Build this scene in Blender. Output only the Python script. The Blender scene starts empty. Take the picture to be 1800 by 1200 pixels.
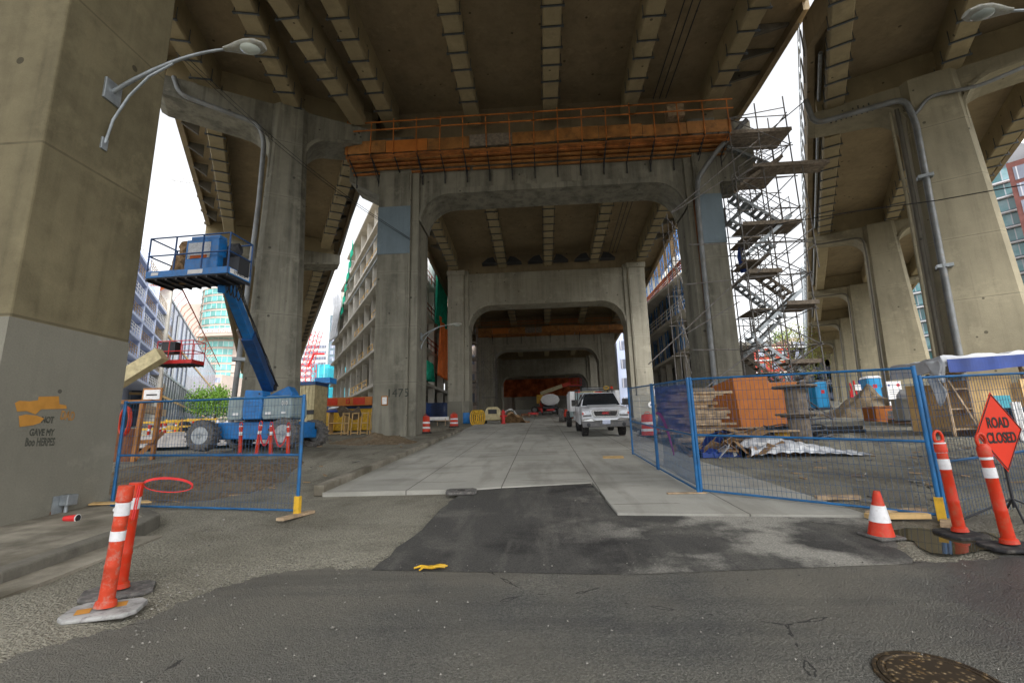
import bpy, bmesh, math, random
from mathutils import Vector, Matrix, Euler
R = math.radians
random.seed(7)
C = bpy.context.scene.collection
SC = bpy.context.scene
# ------------------------------------------------------------------ camera
F = 830.0; HC = 1.6
def _axes(vx=955, vy=765, sl=.025):
    r = Vector(((vx-900)/F, -(vy-600)/F, 1.)).normalized()
    h = Vector((1, sl, 0)); u = r.cross(h).normalized()
    if u.y < 0: u = -u
    x = u.cross(r).normalized()
    if x.x < 0: x = -x
    return x, r, u
AXX, AXY, AXZ = _axes()
def ray(px, py):
    c = Vector(((px-900)/F, -(py-600)/F, 1.))
    return Vector((AXX.dot(c), AXY.dot(c), AXZ.dot(c)))
cam = bpy.data.cameras.new('camera'); camo = bpy.data.objects.new('camera', cam); C.objects.link(camo)
cam.sensor_width = 36; cam.lens = F/1800*36; cam.clip_start = .05; cam.clip_end = 3000
right = Vector((AXX.x, AXY.x, AXZ.x)); up = Vector((AXX.y, AXY.y, AXZ.y)); fwd = Vector((AXX.z, AXY.z, AXZ.z))
up = fwd.cross(right)*-1 if fwd.cross(right).dot(up) < 0 else fwd.cross(right)
mw = Matrix((right, up, -fwd)).transposed().to_4x4(); mw.translation = (0, 0, HC)
camo.matrix_world = mw; SC.camera = camo
# ------------------------------------------------------------------ sky, sun, exposure
SUN_EL, SUN_AZ = 52, 150      # degrees; azimuth of the sun's position measured from +Y clockwise
w = bpy.data.worlds.new('World'); SC.world = w; w.use_nodes = True
nt = w.node_tree; bg = nt.nodes['Background']
sky = nt.nodes.new('ShaderNodeTexSky'); sky.sky_type = 'NISHITA'; sky.sun_disc = False
sky.sun_elevation = R(SUN_EL); sky.sun_rotation = R(SUN_AZ); sky.dust_density = 4; sky.air_density = 1.2
hs = nt.nodes.new('ShaderNodeHueSaturation'); hs.inputs['Saturation'].default_value = .12
nt.links.new(sky.outputs[0], hs.inputs['Color']); nt.links.new(hs.outputs[0], bg.inputs[0]); bg.inputs[1].default_value = .15
sl = bpy.data.lights.new('sun', 'SUN'); sl.energy = 1.0; sl.angle = R(14); sl.color = (1, .96, .9)
so = bpy.data.objects.new('sun', sl); C.objects.link(so)
az, el = R(SUN_AZ), R(SUN_EL)
sd = Vector((math.sin(az)*math.cos(el), math.cos(az)*math.cos(el), math.sin(el)))
so.rotation_euler = sd.to_track_quat('Z', 'Y').to_euler(); so.location = (0, 0, 60)
SC.view_settings.view_transform = 'Standard'; SC.view_settings.look = 'None'
SC.view_settings.gamma = 1; SC.view_settings.exposure = 1.35
SC.render.engine = 'CYCLES'
SC.cycles.max_bounces = 8; SC.cycles.diffuse_bounces = 5; SC.cycles.transparent_max_bounces = 24
# ------------------------------------------------------------------ placement: ground profile and rays
PROF = [(-200, -2.0), (-30, -2.0), (0, 0), (27, 1.93), (44, 2.95), (80, 5.5), (110, 7.6), (160, 9.5), (600, 12)]
def prof(y):
    for (a, za), (b, zb) in zip(PROF, PROF[1:]):
        if a <= y <= b: return za+(zb-za)*(y-a)/(b-a)
    return PROF[-1][1]
def A(px, py, Y):
    d = ray(px, py); t = Y/d.y; return Vector((d.x*t, Y, HC+d.z*t))
def ZP(px, py, z):
    d = ray(px, py); t = (z-HC)/d.z; return Vector((d.x*t, d.y*t, z))
def G(px, py):
    d = ray(px, py); t = 0.5
    while t < 400:
        p = d*t
        if HC+p.z <= prof(p.y): break
        t += .02 if t < 40 else .2
    return Vector((d.x*t, d.y*t, prof(d.y*t)))
# ------------------------------------------------------------------ materials
MATS = {}
class NG:
    def __init__(s, name, rough=.8, metal=0, spec=.3):
        s.m = bpy.data.materials.new(name); s.m.use_nodes = True; s.t = s.m.node_tree; s.b = s.t.nodes['Principled BSDF']
        s.b.inputs['Roughness'].default_value = rough; s.b.inputs['Metallic'].default_value = metal
        s.b.inputs['Specular IOR Level'].default_value = spec
        g = s.t.nodes.new('ShaderNodeNewGeometry'); s.pos = g.outputs['Position']; s.nrm = g.outputs['Normal']
        s.sep = s.t.nodes.new('ShaderNodeSeparateXYZ'); s.t.links.new(s.pos, s.sep.inputs[0])
        MATS[name] = s.m
    def L(s, a, b): s.t.links.new(a, b)
    def noise(s, sc, detail=4, vec=(1, 1, 1), rough=.55, off=0):
        mp = s.t.nodes.new('ShaderNodeMapping'); mp.inputs['Scale'].default_value = vec; mp.inputs['Location'].default_value = (off, off*.7, off*.3)
        s.L(s.pos, mp.inputs[0]); n = s.t.nodes.new('ShaderNodeTexNoise'); n.inputs['Scale'].default_value = sc
        n.inputs['Detail'].default_value = detail; n.inputs['Roughness'].default_value = rough; s.L(mp.outputs[0], n.inputs['Vector']); return n.outputs['Fac']
    def vor(s, sc, feat='F1', vec=(1, 1, 1)):
        mp = s.t.nodes.new('ShaderNodeMapping'); mp.inputs['Scale'].default_value = vec
        s.L(s.pos, mp.inputs[0]); n = s.t.nodes.new('ShaderNodeTexVoronoi'); n.inputs['Scale'].default_value = sc; n.feature = feat
        s.L(mp.outputs[0], n.inputs['Vector']); return n.outputs['Distance'], n.outputs.get('Color')
    def ramp(s, f, lo, hi, a=0, b=1):
        n = s.t.nodes.new('ShaderNodeMapRange'); n.inputs['From Min'].default_value = lo; n.inputs['From Max'].default_value = hi
        n.inputs['To Min'].default_value = a; n.inputs['To Max'].default_value = b; s.L(f, n.inputs['Value']); return n.outputs[0]
    def math(s, op, a, b=None, c=None):
        n = s.t.nodes.new('ShaderNodeMath'); n.operation = op
        for i, v in enumerate((a, b, c)):
            if v is None: continue
            if isinstance(v, (int, float)): n.inputs[i].default_value = v
            else: s.L(v, n.inputs[i])
        return n.outputs[0]
    def mix(s, f, a, b, mode='MIX'):
        n = s.t.nodes.new('ShaderNodeMix'); n.data_type = 'RGBA'; n.blend_type = mode
        for k, v in ((0, f), (6, a), (7, b)):
            if isinstance(v, (int, float)): n.inputs[k].default_value = v
            elif isinstance(v, tuple): n.inputs[k].default_value = (*v[:3], 1)
            else: s.L(v, n.inputs[k])
        return n.outputs[2]
    def col(s, c):
        if isinstance(c, tuple): s.b.inputs['Base Color'].default_value = (*c, 1)
        else: s.L(c, s.b.inputs['Base Color'])
    def rough(s, f): s.L(f, s.b.inputs['Roughness'])
    def bump(s, h, st=.3, d=.02):
        n = s.t.nodes.new('ShaderNodeBump'); n.inputs['Strength'].default_value = st; n.inputs['Distance'].default_value = d
        s.L(h, n.inputs['Height']); s.L(n.outputs[0], s.b.inputs['Normal'])
def sc3(c, k): return tuple(min(1, x*k) for x in c)
def concrete(name, base, dark=.5, light=1.3, tint=None, lines=2.4, streak=.7, rough=.85, seed=0, lift=0):
    g = NG(name, rough)
    big = g.ramp(g.noise(.45, 5, off=seed), .35, .65)
    st = g.ramp(g.noise(1.6, 5, (1, 1, .1), off=seed+3), .45, .68)
    st2 = g.ramp(g.noise(5.5, 4, (1, 1, .035), off=seed+13), .52, .7)
    med = g.ramp(g.noise(2.6, 8, rough=.65, off=seed+5), .35, .7)
    fine = g.noise(38, 3)
    c = g.mix(big, sc3(base, .86), sc3(base, 1.12))
    c = g.mix(g.math('MULTIPLY', st, streak), c, sc3(base, dark))
    c = g.mix(g.math('MULTIPLY', st2, streak*.6), c, sc3(base, dark*.9))
    c = g.mix(g.math('MULTIPLY', g.ramp(g.noise(.9, 7, rough=.7, off=seed+21), .56, .66), .45), c, sc3(base, 1.5))
    c = g.mix(g.math('MULTIPLY', med, .35), c, tint or sc3(base, light))
    c = g.mix(.55, c, g.mix(fine, (.72, .72, .72), (1.25, 1.25, 1.25)), 'MULTIPLY')
    h = g.math('ADD', g.math('MULTIPLY', med, .5), fine)
    if lines:
        fr = g.math('FRACT', g.math('DIVIDE', g.math('ADD', g.sep.outputs[2], lift), lines))
        nearl = g.math('LESS_THAN', g.math('ABSOLUTE', g.math('SUBTRACT', fr, .5)), .012/lines*1.6)
        c = g.mix(g.math('MULTIPLY', nearl, .8), c, sc3(base, .35))
        wide = g.ramp(g.math('ABSOLUTE', g.math('SUBTRACT', fr, .5)), .0, .05, 1, 0)
        c = g.mix(g.math('MULTIPLY', g.math('MULTIPLY', wide, g.noise(3, 4, off=seed+9)), .6), c, sc3(base, 1.45))
        h = g.math('SUBTRACT', h, g.math('MULTIPLY', nearl, 2))
    # small tie holes and pits
    d, _ = g.vor(1.1); pit = g.math('LESS_THAN', d, .075)
    c = g.mix(g.math('MULTIPLY', pit, .8), c, sc3(base, .25))
    g.col(c); g.bump(h, .35, .015); return g.m
def plain(name, c, rough=.5, metal=0, spec=.4, var=.15, sc=3, dirt=None, bump=0):
    g = NG(name, rough, metal, spec)
    n = g.ramp(g.noise(sc, 5), .35, .65)
    k = g.mix(n, sc3(c, 1-var), sc3(c, 1+var))
    if dirt:
        dn = g.ramp(g.noise(sc*2.3, 7, rough=.7, off=4), .5, .68)
        k = g.mix(g.math('MULTIPLY', dn, dirt[3]), k, dirt[:3])
    g.col(k)
    if bump: g.bump(g.noise(sc*8, 4), bump, .01)
    return g.m
BR = (.3, .255, .155)
m_pier_near = concrete('concrete_brown', (.165, .14, .082), .42, 1.35, (.27, .235, .14), 2.7, .55, seed=1, lift=.6)
m_pier_grey = concrete('concrete_grey', (.235, .224, .18), .36, 1.3, None, 3.0, .9, seed=11)
m_pier_lit = concrete('concrete_grey_lit', (.33, .31, .25), .5, 1.2, None, 3.0, .6, seed=17)  # farther portals: light from the open sides painted in as paler concrete
m_pier_warm = concrete('concrete_warm', (.275, .245, .17), .5, 1.2, None, 2.7, .45, seed=21)
m_soffit = concrete('concrete_soffit', (.27, .212, .13), .42, 1.25, None, 0, .3, seed=31)
m_girder = concrete('concrete_girder', (.3, .245, .145), .6, 1.2, None, 0, .3, seed=41)
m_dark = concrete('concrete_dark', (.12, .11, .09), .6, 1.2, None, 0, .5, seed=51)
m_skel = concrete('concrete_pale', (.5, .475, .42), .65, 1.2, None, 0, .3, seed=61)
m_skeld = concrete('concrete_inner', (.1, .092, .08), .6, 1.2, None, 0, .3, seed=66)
m_paint = concrete('grey_wall_paint', (.215, .205, .165), .82, 1.08, None, 0, .35, .7, seed=71)
m_bluegrey = concrete('blue_grey_paint', (.16, .21, .245), .75, 1.1, None, 0, .5, .6, seed=75)
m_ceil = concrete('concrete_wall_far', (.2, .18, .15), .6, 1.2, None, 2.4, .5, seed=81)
m_galv = plain('galvanised_steel', (.33, .36, .38), .45, .6, .4, .2, 6)
m_kerb = concrete('kerb_concrete', (.15, .14, .115), .5, 1.6, None, 0, .6, seed=91)
m_clamp = plain('grey_steel', (.09, .1, .108), .5, .4, .4, .2, 5)
m_pipe = plain('grey_pipe', (.19, .2, .205), .55, .3, .5, .2, 2, (.2, .15, .1, .4))
m_tubes = plain('scaffold_tube', (.2, .195, .19), .5, .4, .4, .3, 4, (.22, .1, .05, .5))
m_rust = plain('rusty_steel', (.2, .09, .05), .8, .2, .2, .3, 5)
m_sand = plain('pale_sand', (.48, .45, .42), .95, 0, .1, .2, 3, (.25, .22, .19, .5), .5)
m_black = plain('black_rubber', (.03, .03, .032), .8, 0, .3, .3, 6, (.2, .18, .15, .5))
m_rubber = plain('dusty_rubber', (.12, .115, .11), .85, 0, .2, .35, 9, (.3, .28, .25, .7), .3)
m_darks = plain('dark_steel', (.04, .042, .048), .5, .3)
m_orangewood = plain('orange_formply', (.37, .165, .05), .6, 0, .3, .3, 1.3, (.13, .075, .035, .75), .1)
m_orangebrown = plain('brown_formply', (.38, .14, .04), .65, 0, .3, .35, 1.5, (.08, .05, .03, .7), .1)
m_orangepole = plain('rusty_orange_pole', (.5, .17, .04), .6, 0, .3, .3, 2)
m_orangebox = plain('orange_plywood', (.52, .17, .035), .55, 0, .3, .1, 2.5, (.5, .2, .05, .4), .1)
m_ply = plain('plywood', (.62, .42, .19), .7, 0, .3, .15, 2, (.4, .25, .1, .5), .1)
m_lumber = plain('weathered_lumber', (.42, .31, .2), .8, 0, .2, .35, 5, (.2, .14, .09, .6), .2)
m_lumberd = plain('grey_lumber', (.23, .19, .15), .85, 0, .2, .3, 6, (.12, .1, .08, .5), .2)
m_card = plain('cardboard', (.33, .21, .11), .85, 0, .2, .35, 5, (.12, .08, .05, .6), .2)
m_blue = plain('blue_paint', (.008, .17, .5), .4, 0, .5, .15, 4, (.12, .15, .18, .5))
m_bluedk = plain('dark_blue_paint', (.012, .07, .22), .4, 0, .5, .2, 4, (.05, .05, .06, .5))
m_fblue = plain('fence_blue', (.008, .115, .3), .45, .1, .5, .25, 4, (.05, .08, .1, .5))
m_wire = plain('blue_wire', (.045, .11, .22), .6, .2, .4, .3, 9, (.08, .07, .06, .6))
m_cowl = plain('grey_green_cowl', (.26, .33, .34), .45, 0, .5, .12, 4, (.2, .2, .18, .5))
m_white = plain('white_paint', (.75, .75, .75), .35, 0, .5, .06, 3, (.4, .38, .34, .35))
m_truck = plain('white_car_paint', (.66, .68, .72), .2, 0, .6, .05, 2, (.35, .33, .3, .3))
m_chrome = plain('chrome', (.6, .62, .64), .18, .9, .6, .1, 4)
m_plastic = plain('grey_plastic', (.13, .13, .135), .6, 0, .3, .15, 4, (.3, .28, .25, .4))
m_rimg = plain('rim_grey', (.42, .45, .47), .5, .2, .4, .2, 6, (.2, .17, .13, .5))
m_orange = plain('safety_orange', (.56, .03, .005), .45, 0, .4, .08, 6, (.4, .12, .06, .6))
m_orangew = plain('worn_orange', (.55, .055, .02), .6, 0, .3, .2, 7, (.42, .24, .19, .75))
m_refl = plain('reflective_white', (.75, .75, .77), .35, 0, .5, .08, 9, (.45, .42, .4, .4))
m_sign = plain('sign_orange', (.66, .027, .003), .5, 0, .4, .05, 3)
m_red = plain('red_paint', (.6, .03, .03), .45, 0, .4, .15, 4)
m_redn = plain('red_netting', (.45, .11, .035), .8, 0, .2, .5, .8)
m_yellow = plain('yellow_paint', (.7, .42, .03), .5, 0, .4, .15, 5, (.2, .12, .04, .5))
m_cream = plain('cream_boom', (.6, .52, .3), .5, 0, .4, .15, 4, (.3, .22, .12, .5))
m_btext = plain('black_letters', (.015, .015, .015), .6)
m_gtext = plain('graffiti_black', (.05, .055, .045), .8)
m_gor = plain('graffiti_orange', (.5, .24, .05), .8, 0, .2, .12, 6)
m_redtext = plain('red_letters', (.55, .03, .04), .3)
m_green = plain('green_netting', (.02, .42, .27), .7, 0, .3, .25, 2)
m_orangetarp = plain('orange_tarp', (.95, .22, .05), .6, 0, .3, .15, 1)
m_tarpg = plain('silver_tarp', (.5, .52, .56), .4, 0, .5, .15, 2)
m_tarpb = plain('blue_tarp', (.012, .045, .24), .45, 0, .5, .2, 2)
m_porta = plain('porta_blue', (.02, .3, .62), .45, 0, .4, .1, 1)
m_brick = plain('red_brick', (.4, .07, .05), .8, 0, .2, .15, 1)
m_brickd = plain('brown_brick', (.2, .085, .075), .8, 0, .2, .15, 1)
m_bluewall = plain('pale_blue_render', (.5, .57, .76), .7, 0, .3, .08, .3)
m_stone = plain('pink_stone', (.5, .42, .37), .8, 0, .3, .08, .3)
m_tred = plain('rust_pipe', (.3, .07, .03), .7)
def glass(name, c, rough=.12, grid=None, c2=None):
    g = NG(name, rough, 0, .8)
    n = g.ramp(g.noise(.35, 3), .4, .6)
    k = g.mix(n, c, c2 or sc3(c, .5))
    if grid:
        ax, w_, mc = grid
        fr = g.math('FRACT', g.math('DIVIDE', g.math('ADD', g.math('MULTIPLY', g.sep.outputs[0], ax[0]), g.math('MULTIPLY', g.sep.outputs[1], ax[1])), w_))
        cell = g.math('FLOOR', g.math('DIVIDE', g.math('ADD', g.math('MULTIPLY', g.sep.outputs[0], ax[0]), g.math('MULTIPLY', g.sep.outputs[1], ax[1])), w_))
        wn = g.t.nodes.new('ShaderNodeTexWhiteNoise'); wn.noise_dimensions = '2D'
        cb = g.t.nodes.new('ShaderNodeCombineXYZ'); g.L(cell, cb.inputs[0]); g.L(g.math('FLOOR', g.math('DIVIDE', g.sep.outputs[2], 3.0)), cb.inputs[1])
        g.L(cb.outputs[0], wn.inputs['Vector'])
        k = g.mix(wn.outputs['Value'], k, sc3(c, .45))
        k = g.mix(g.math('LESS_THAN', fr, .1), k, mc)
    g.col(k); return g.m
m_gdark = glass('dark_glass', (.02, .025, .03), .05)
m_gtower = glass('green_glass', (.22, .62, .58), .15, ((.8, .6), 1.9, (.5, .6, .58)), (.1, .4, .4))
m_gcurt = glass('blue_curtain_glass', (.035, .05, .07), .1, ((.5, .85), 2.2, (.3, .35, .4)), (.12, .16, .24))
m_gcurt2 = glass('lilac_curtain_glass', (.36, .4, .62), .2, ((.5, .85), 2.2, (.45, .5, .66)), (.18, .25, .45))
m_gteal = glass('teal_glass', (.08, .28, .3), .1, ((.9, -.43), 1.5, (.4, .45, .48)), (.25, .42, .46))
m_gwin = glass('pale_window_glass', (.38, .42, .55), .12, ((.9, -.43), 1.3, (.6, .6, .65)))
m_gcyan = glass('cyan_panels', (.03, .55, .7), .3, ((1, 0), 2.5, (.3, .7, .8)))
# translucent screens
def translucent(name, c, alpha):
    g = NG(name, .5); n = g.ramp(g.noise(2.5, 4, (1, 1, 3)), .4, .65)
    g.col(g.mix(n, c, sc3(c, .5))); g.b.inputs['Alpha'].default_value = alpha; return g.m
m_banner = translucent('blue_mesh_banner', (.03, .06, .3), .72)
m_poly = NG('clear_polythene', .22, 0, .7); m_poly.col(m_poly.mix(m_poly.ramp(m_poly.noise(5, 6), .4, .6), (.85, .87, .9), (.4, .42, .46)))
m_poly.b.inputs['Alpha'].default_value = .9; m_poly = m_poly.m
# ground
g = NG('asphalt', .85, 0, .35)
sp, _ = g.vor(75); sp2 = g.noise(190, 2); big = g.ramp(g.noise(.55, 6, rough=.62), .38, .64); fn = g.noise(14, 5)
vb, vcol = g.vor(34)
c = g.mix(big, (.125, .127, .12), (.22, .212, .18)); c = g.mix(.65, c, g.mix(g.ramp(g.noise(48, 3, rough=.7), .38, .62), (.5, .5, .5), (1.6, 1.58, 1.52)), 'MULTIPLY')
c = g.mix(g.math('MULTIPLY', g.math('LESS_THAN', vb, .16), .75), c, (.22, .21, .19))
c = g.mix(g.ramp(sp, .0, .42, .75, 0), c, (.17, .165, .15))
c = g.mix(g.math('GREATER_THAN', sp2, .67), c, (.3, .29, .26)); c = g.mix(g.math('LESS_THAN', sp2, .36), c, (.02, .02, .021))
dust = g.math('MULTIPLY', g.ramp(g.sep.outputs[1], 3.6, 4.9), g.ramp(g.noise(1.3, 6, off=2), .42, .6))
c = g.mix(g.math('MULTIPLY', dust, .7), c, (.23, .212, .17))
edge_ = g.math('MULTIPLY', g.ramp(g.math('ADD', g.sep.outputs[0], g.math('MULTIPLY', g.sep.outputs[1], -.9)), -4.6, -6.9), g.ramp(g.noise(1.9, 6, rough=.65, off=12), .36, .62))
c = g.mix(g.math('MULTIPLY', edge_, .75), c, (.235, .22, .18))
c = g.mix(g.math('MULTIPLY', g.ramp(g.noise(.35, 5, rough=.6, off=22), .4, .62), .5), c, (.19, .178, .145))
tk = g.ramp(g.noise(2.6, 3, (.1, 1, 1), off=33), .55, .68)
c = g.mix(g.math('MULTIPLY', tk, .3), c, (.06, .06, .06))
wet = g.math('MULTIPLY', g.ramp(g.math('ADD', g.sep.outputs[0], g.math('MULTIPLY', g.noise(1.1, 5, off=9), 2.2)), 3.0, 4.3), g.ramp(g.noise(.9, 4, off=5), .3, .5))
c = g.mix(g.math('MULTIPLY', wet, .6), c, (.028, .03, .034))
ck, _c = g.vor(.55, 'DISTANCE_TO_EDGE', (1, 1.3, 1)); ckn = g.math('ADD', ck, g.math('MULTIPLY', g.math('SUBTRACT', g.noise(4, 5), .5), .09))
c = g.mix(g.math('MULTIPLY', g.math('LESS_THAN', g.math('ABSOLUTE', ckn), .0035), g.math('MULTIPLY', g.math('GREATER_THAN', g.noise(.6, 2, off=71), .5), .75)), c, (.018, .018, .018))
redd = g.math('MULTIPLY', g.ramp(g.noise(1.7, 5, off=31), .6, .7), g.ramp(g.sep.outputs[0], 3.4, 4.2))
c = g.mix(g.math('MULTIPLY', redd, .35), c, (.12, .025, .03))
g.col(c); g.rough(g.ramp(wet, 0, 1, .88, .3)); g.bump(g.math('ADD', g.math('MULTIPLY', sp, -1.2), g.math('ADD', sp2, fn)), 1.0, .02); m_asph = g.m
g = NG('asphalt_patch', .8, 0, .35)
b1 = g.noise(.75, 6, rough=.6, off=14); sp2 = g.noise(210, 2); tr = g.noise(3.2, 4, (1, .12, 1), off=3)
c = g.mix(g.ramp(b1, .4, .5), (.034, .033, .032), (.066, .064, .06)); c = g.mix(g.math('MULTIPLY', g.ramp(tr, .52, .62), .35), c, (.14, .135, .12))
pale = g.math('MULTIPLY', g.ramp(g.noise(.7, 6, rough=.6, off=52), .47, .56), g.ramp(g.sep.outputs[0], .2, 1.3))
c = g.mix(g.math('MULTIPLY', pale, .9), c, (.3, .29, .26)); c = g.mix(g.math('MULTIPLY', g.ramp(g.noise(1.1, 6, rough=.65, off=91), .54, .68), .35), c, (.21, .2, .175)); c = g.mix(.6, c, g.mix(g.ramp(g.noise(55, 3), .38, .62), (.55, .55, .55), (1.5, 1.5, 1.45)), 'MULTIPLY'); c = g.mix(g.math('GREATER_THAN', sp2, .69), c, (.2, .2, .18))
g.col(c); g.bump(g.noise(120, 3), .5, .008); m_patch = g.m
g = NG('gravel_ground', .95, 0, .15)
v, vc = g.vor(30); v2, _ = g.vor(66); big = g.ramp(g.noise(.5, 6, rough=.65, off=7), .35, .65); fn = g.noise(55, 4)
c = g.mix(big, (.22, .208, .168), (.32, .304, .25)); c = g.mix(.75, c, g.mix(g.ramp(v2, .05, .55), (1.25, 1.24, 1.2), (.75, .75, .75)), 'MULTIPLY')
c = g.mix(.8, c, g.mix(g.ramp(fn, .35, .65), (.6, .6, .6), (1.4, 1.4, 1.37)), 'MULTIPLY'); c = g.mix(g.math('MULTIPLY', g.ramp(g.noise(2.2, 6, rough=.7, off=44), .52, .66), .3), c, (.11, .1, .08))
c = g.mix(g.math('MULTIPLY', g.ramp(g.noise(.8, 5, off=40), .56, .68), .35), c, (.09, .075, .055))
rt = g.ramp(g.noise(2.2, 4, (1, .22, 1), off=65), .5, .66)
c = g.mix(g.math('MULTIPLY', g.math('MULTIPLY', rt, .5), g.ramp(g.sep.outputs[1], 7, 9)), c, (.11, .095, .072))
wt = g.math('MULTIPLY', g.ramp(g.noise(.7, 4, off=60), .5, .56), g.ramp(g.sep.outputs[0], 3.4, 4.4))
c = g.mix(g.math('MULTIPLY', wt, .4), c, (.06, .055, .048))
g.col(c); g.rough(g.ramp(wt, 0, 1, .95, .35)); g.bump(g.math('ADD', g.math('MULTIPLY', v, -1.6), g.math('ADD', g.math('MULTIPLY', v2, -1), g.math('MULTIPLY', g.noise(5, 5), 3))), .55, .03); m_gravel = g.m
g = NG('earth', .95, 0, .1); fn = g.noise(9, 8, rough=.7); c = g.mix(g.ramp(fn, .35, .65), (.11, .08, .05), (.25, .195, .13))
c = g.mix(g.math('MULTIPLY', g.ramp(g.noise(1.2, 5, off=3), .52, .62), .6), c, (.2, .18, .14)); g.col(c); g.bump(fn, 1, .08); m_earth = g.m
g = NG('road_concrete', .8, 0, .3)
X, Y = g.sep.outputs[0], g.sep.outputs[1]
def joint(g, v, sp, off, wd): 
    f = g.math('FRACT', g.math('DIVIDE', g.math('ADD', v, off), sp)); return g.math('LESS_THAN', g.math('ABSOLUTE', g.math('SUBTRACT', f, .5)), wd/sp)
jx = joint(g, g.math('ADD', X, g.math('MULTIPLY', g.noise(3, 2), .02)), 1.75, 5.175, .011); jy = joint(g, Y, 2.3, .55, .013)
dots = g.ramp(g.noise(.8, 4, off=17), .5, .55)
c = g.mix(g.ramp(g.noise(.5, 6, rough=.6, off=5), .36, .64), (.33, .325, .29), (.44, .43, .385)); 
c = g.mix(g.math('MULTIPLY', g.ramp(g.noise(2.4, 6, (1, .18, 1), off=8), .5, .66), .45), c, (.21, .2, .17))
c = g.mix(g.math('MULTIPLY', g.ramp(g.noise(1.4, 6, (.3, 1.2, 1), off=28), .55, .68), .4), c, (.16, .155, .13))
c = g.mix(.4, c, g.mix(g.noise(60, 3), (.6, .6, .6), (1.4, 1.4, 1.4)), 'MULTIPLY')
c = g.mix(g.math('MULTIPLY', jx, .75), c, (.07, .065, .055)); c = g.mix(g.math('MULTIPLY', g.math('MULTIPLY', jy, dots), .75), c, (.07, .065, .055))
g.col(c); g.bump(g.math('SUBTRACT', g.noise(50, 4), g.math('MULTIPLY', g.math('MAXIMUM', jx, jy), 1.5)), .4, .008); m_road = g.m
g = NG('pavement_concrete', .85, 0, .3)
c = g.mix(g.ramp(g.noise(1.1, 7, rough=.65, off=5), .36, .64), (.13, .118, .09), (.34, .31, .25)); c = g.mix(.4, c, g.mix(g.noise(70, 3), (.6, .6, .6), (1.4, 1.4, 1.4)), 'MULTIPLY')
c = g.mix(g.math('MULTIPLY', g.ramp(g.noise(.9, 4, off=77), .5, .62), .6), c, (.08, .068, .045)); g.col(c); g.bump(g.noise(60, 4), .4, .008); m_pave = g.m
g = NG('puddle_water', .02, 0, .8); g.col((.055, .045, .025)); m_water = g.m
g = NG('rusty_manhole', .6, .5, .5); v, vc = g.vor(28); n = g.noise(7, 6)
c = g.mix(g.ramp(n, .4, .6), (.2, .125, .05), (.3, .22, .12)); c = g.mix(g.ramp(v, .2, .45), c, (.05, .035, .02)); g.col(c); g.bump(g.math('SUBTRACT', 1, g.ramp(v, .15, .3)), 1, .02); m_man = g.m
def foliage(name, c):
    g = NG(name, .6, 0, .3); oi = g.ramp(g.noise(1.5, 3), .3, .7); g.col(g.mix(oi, sc3(c, .55), sc3(c, 1.4)))
    g.b.inputs['Subsurface Weight'].default_value = 0; return g.m
m_leaf = foliage('bright_leaves', (.13, .26, .03)); m_leafy = foliage('yellow_green_leaves', (.24, .26, .05)); m_bark = plain('bark', (.1, .08, .06), .9)
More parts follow.
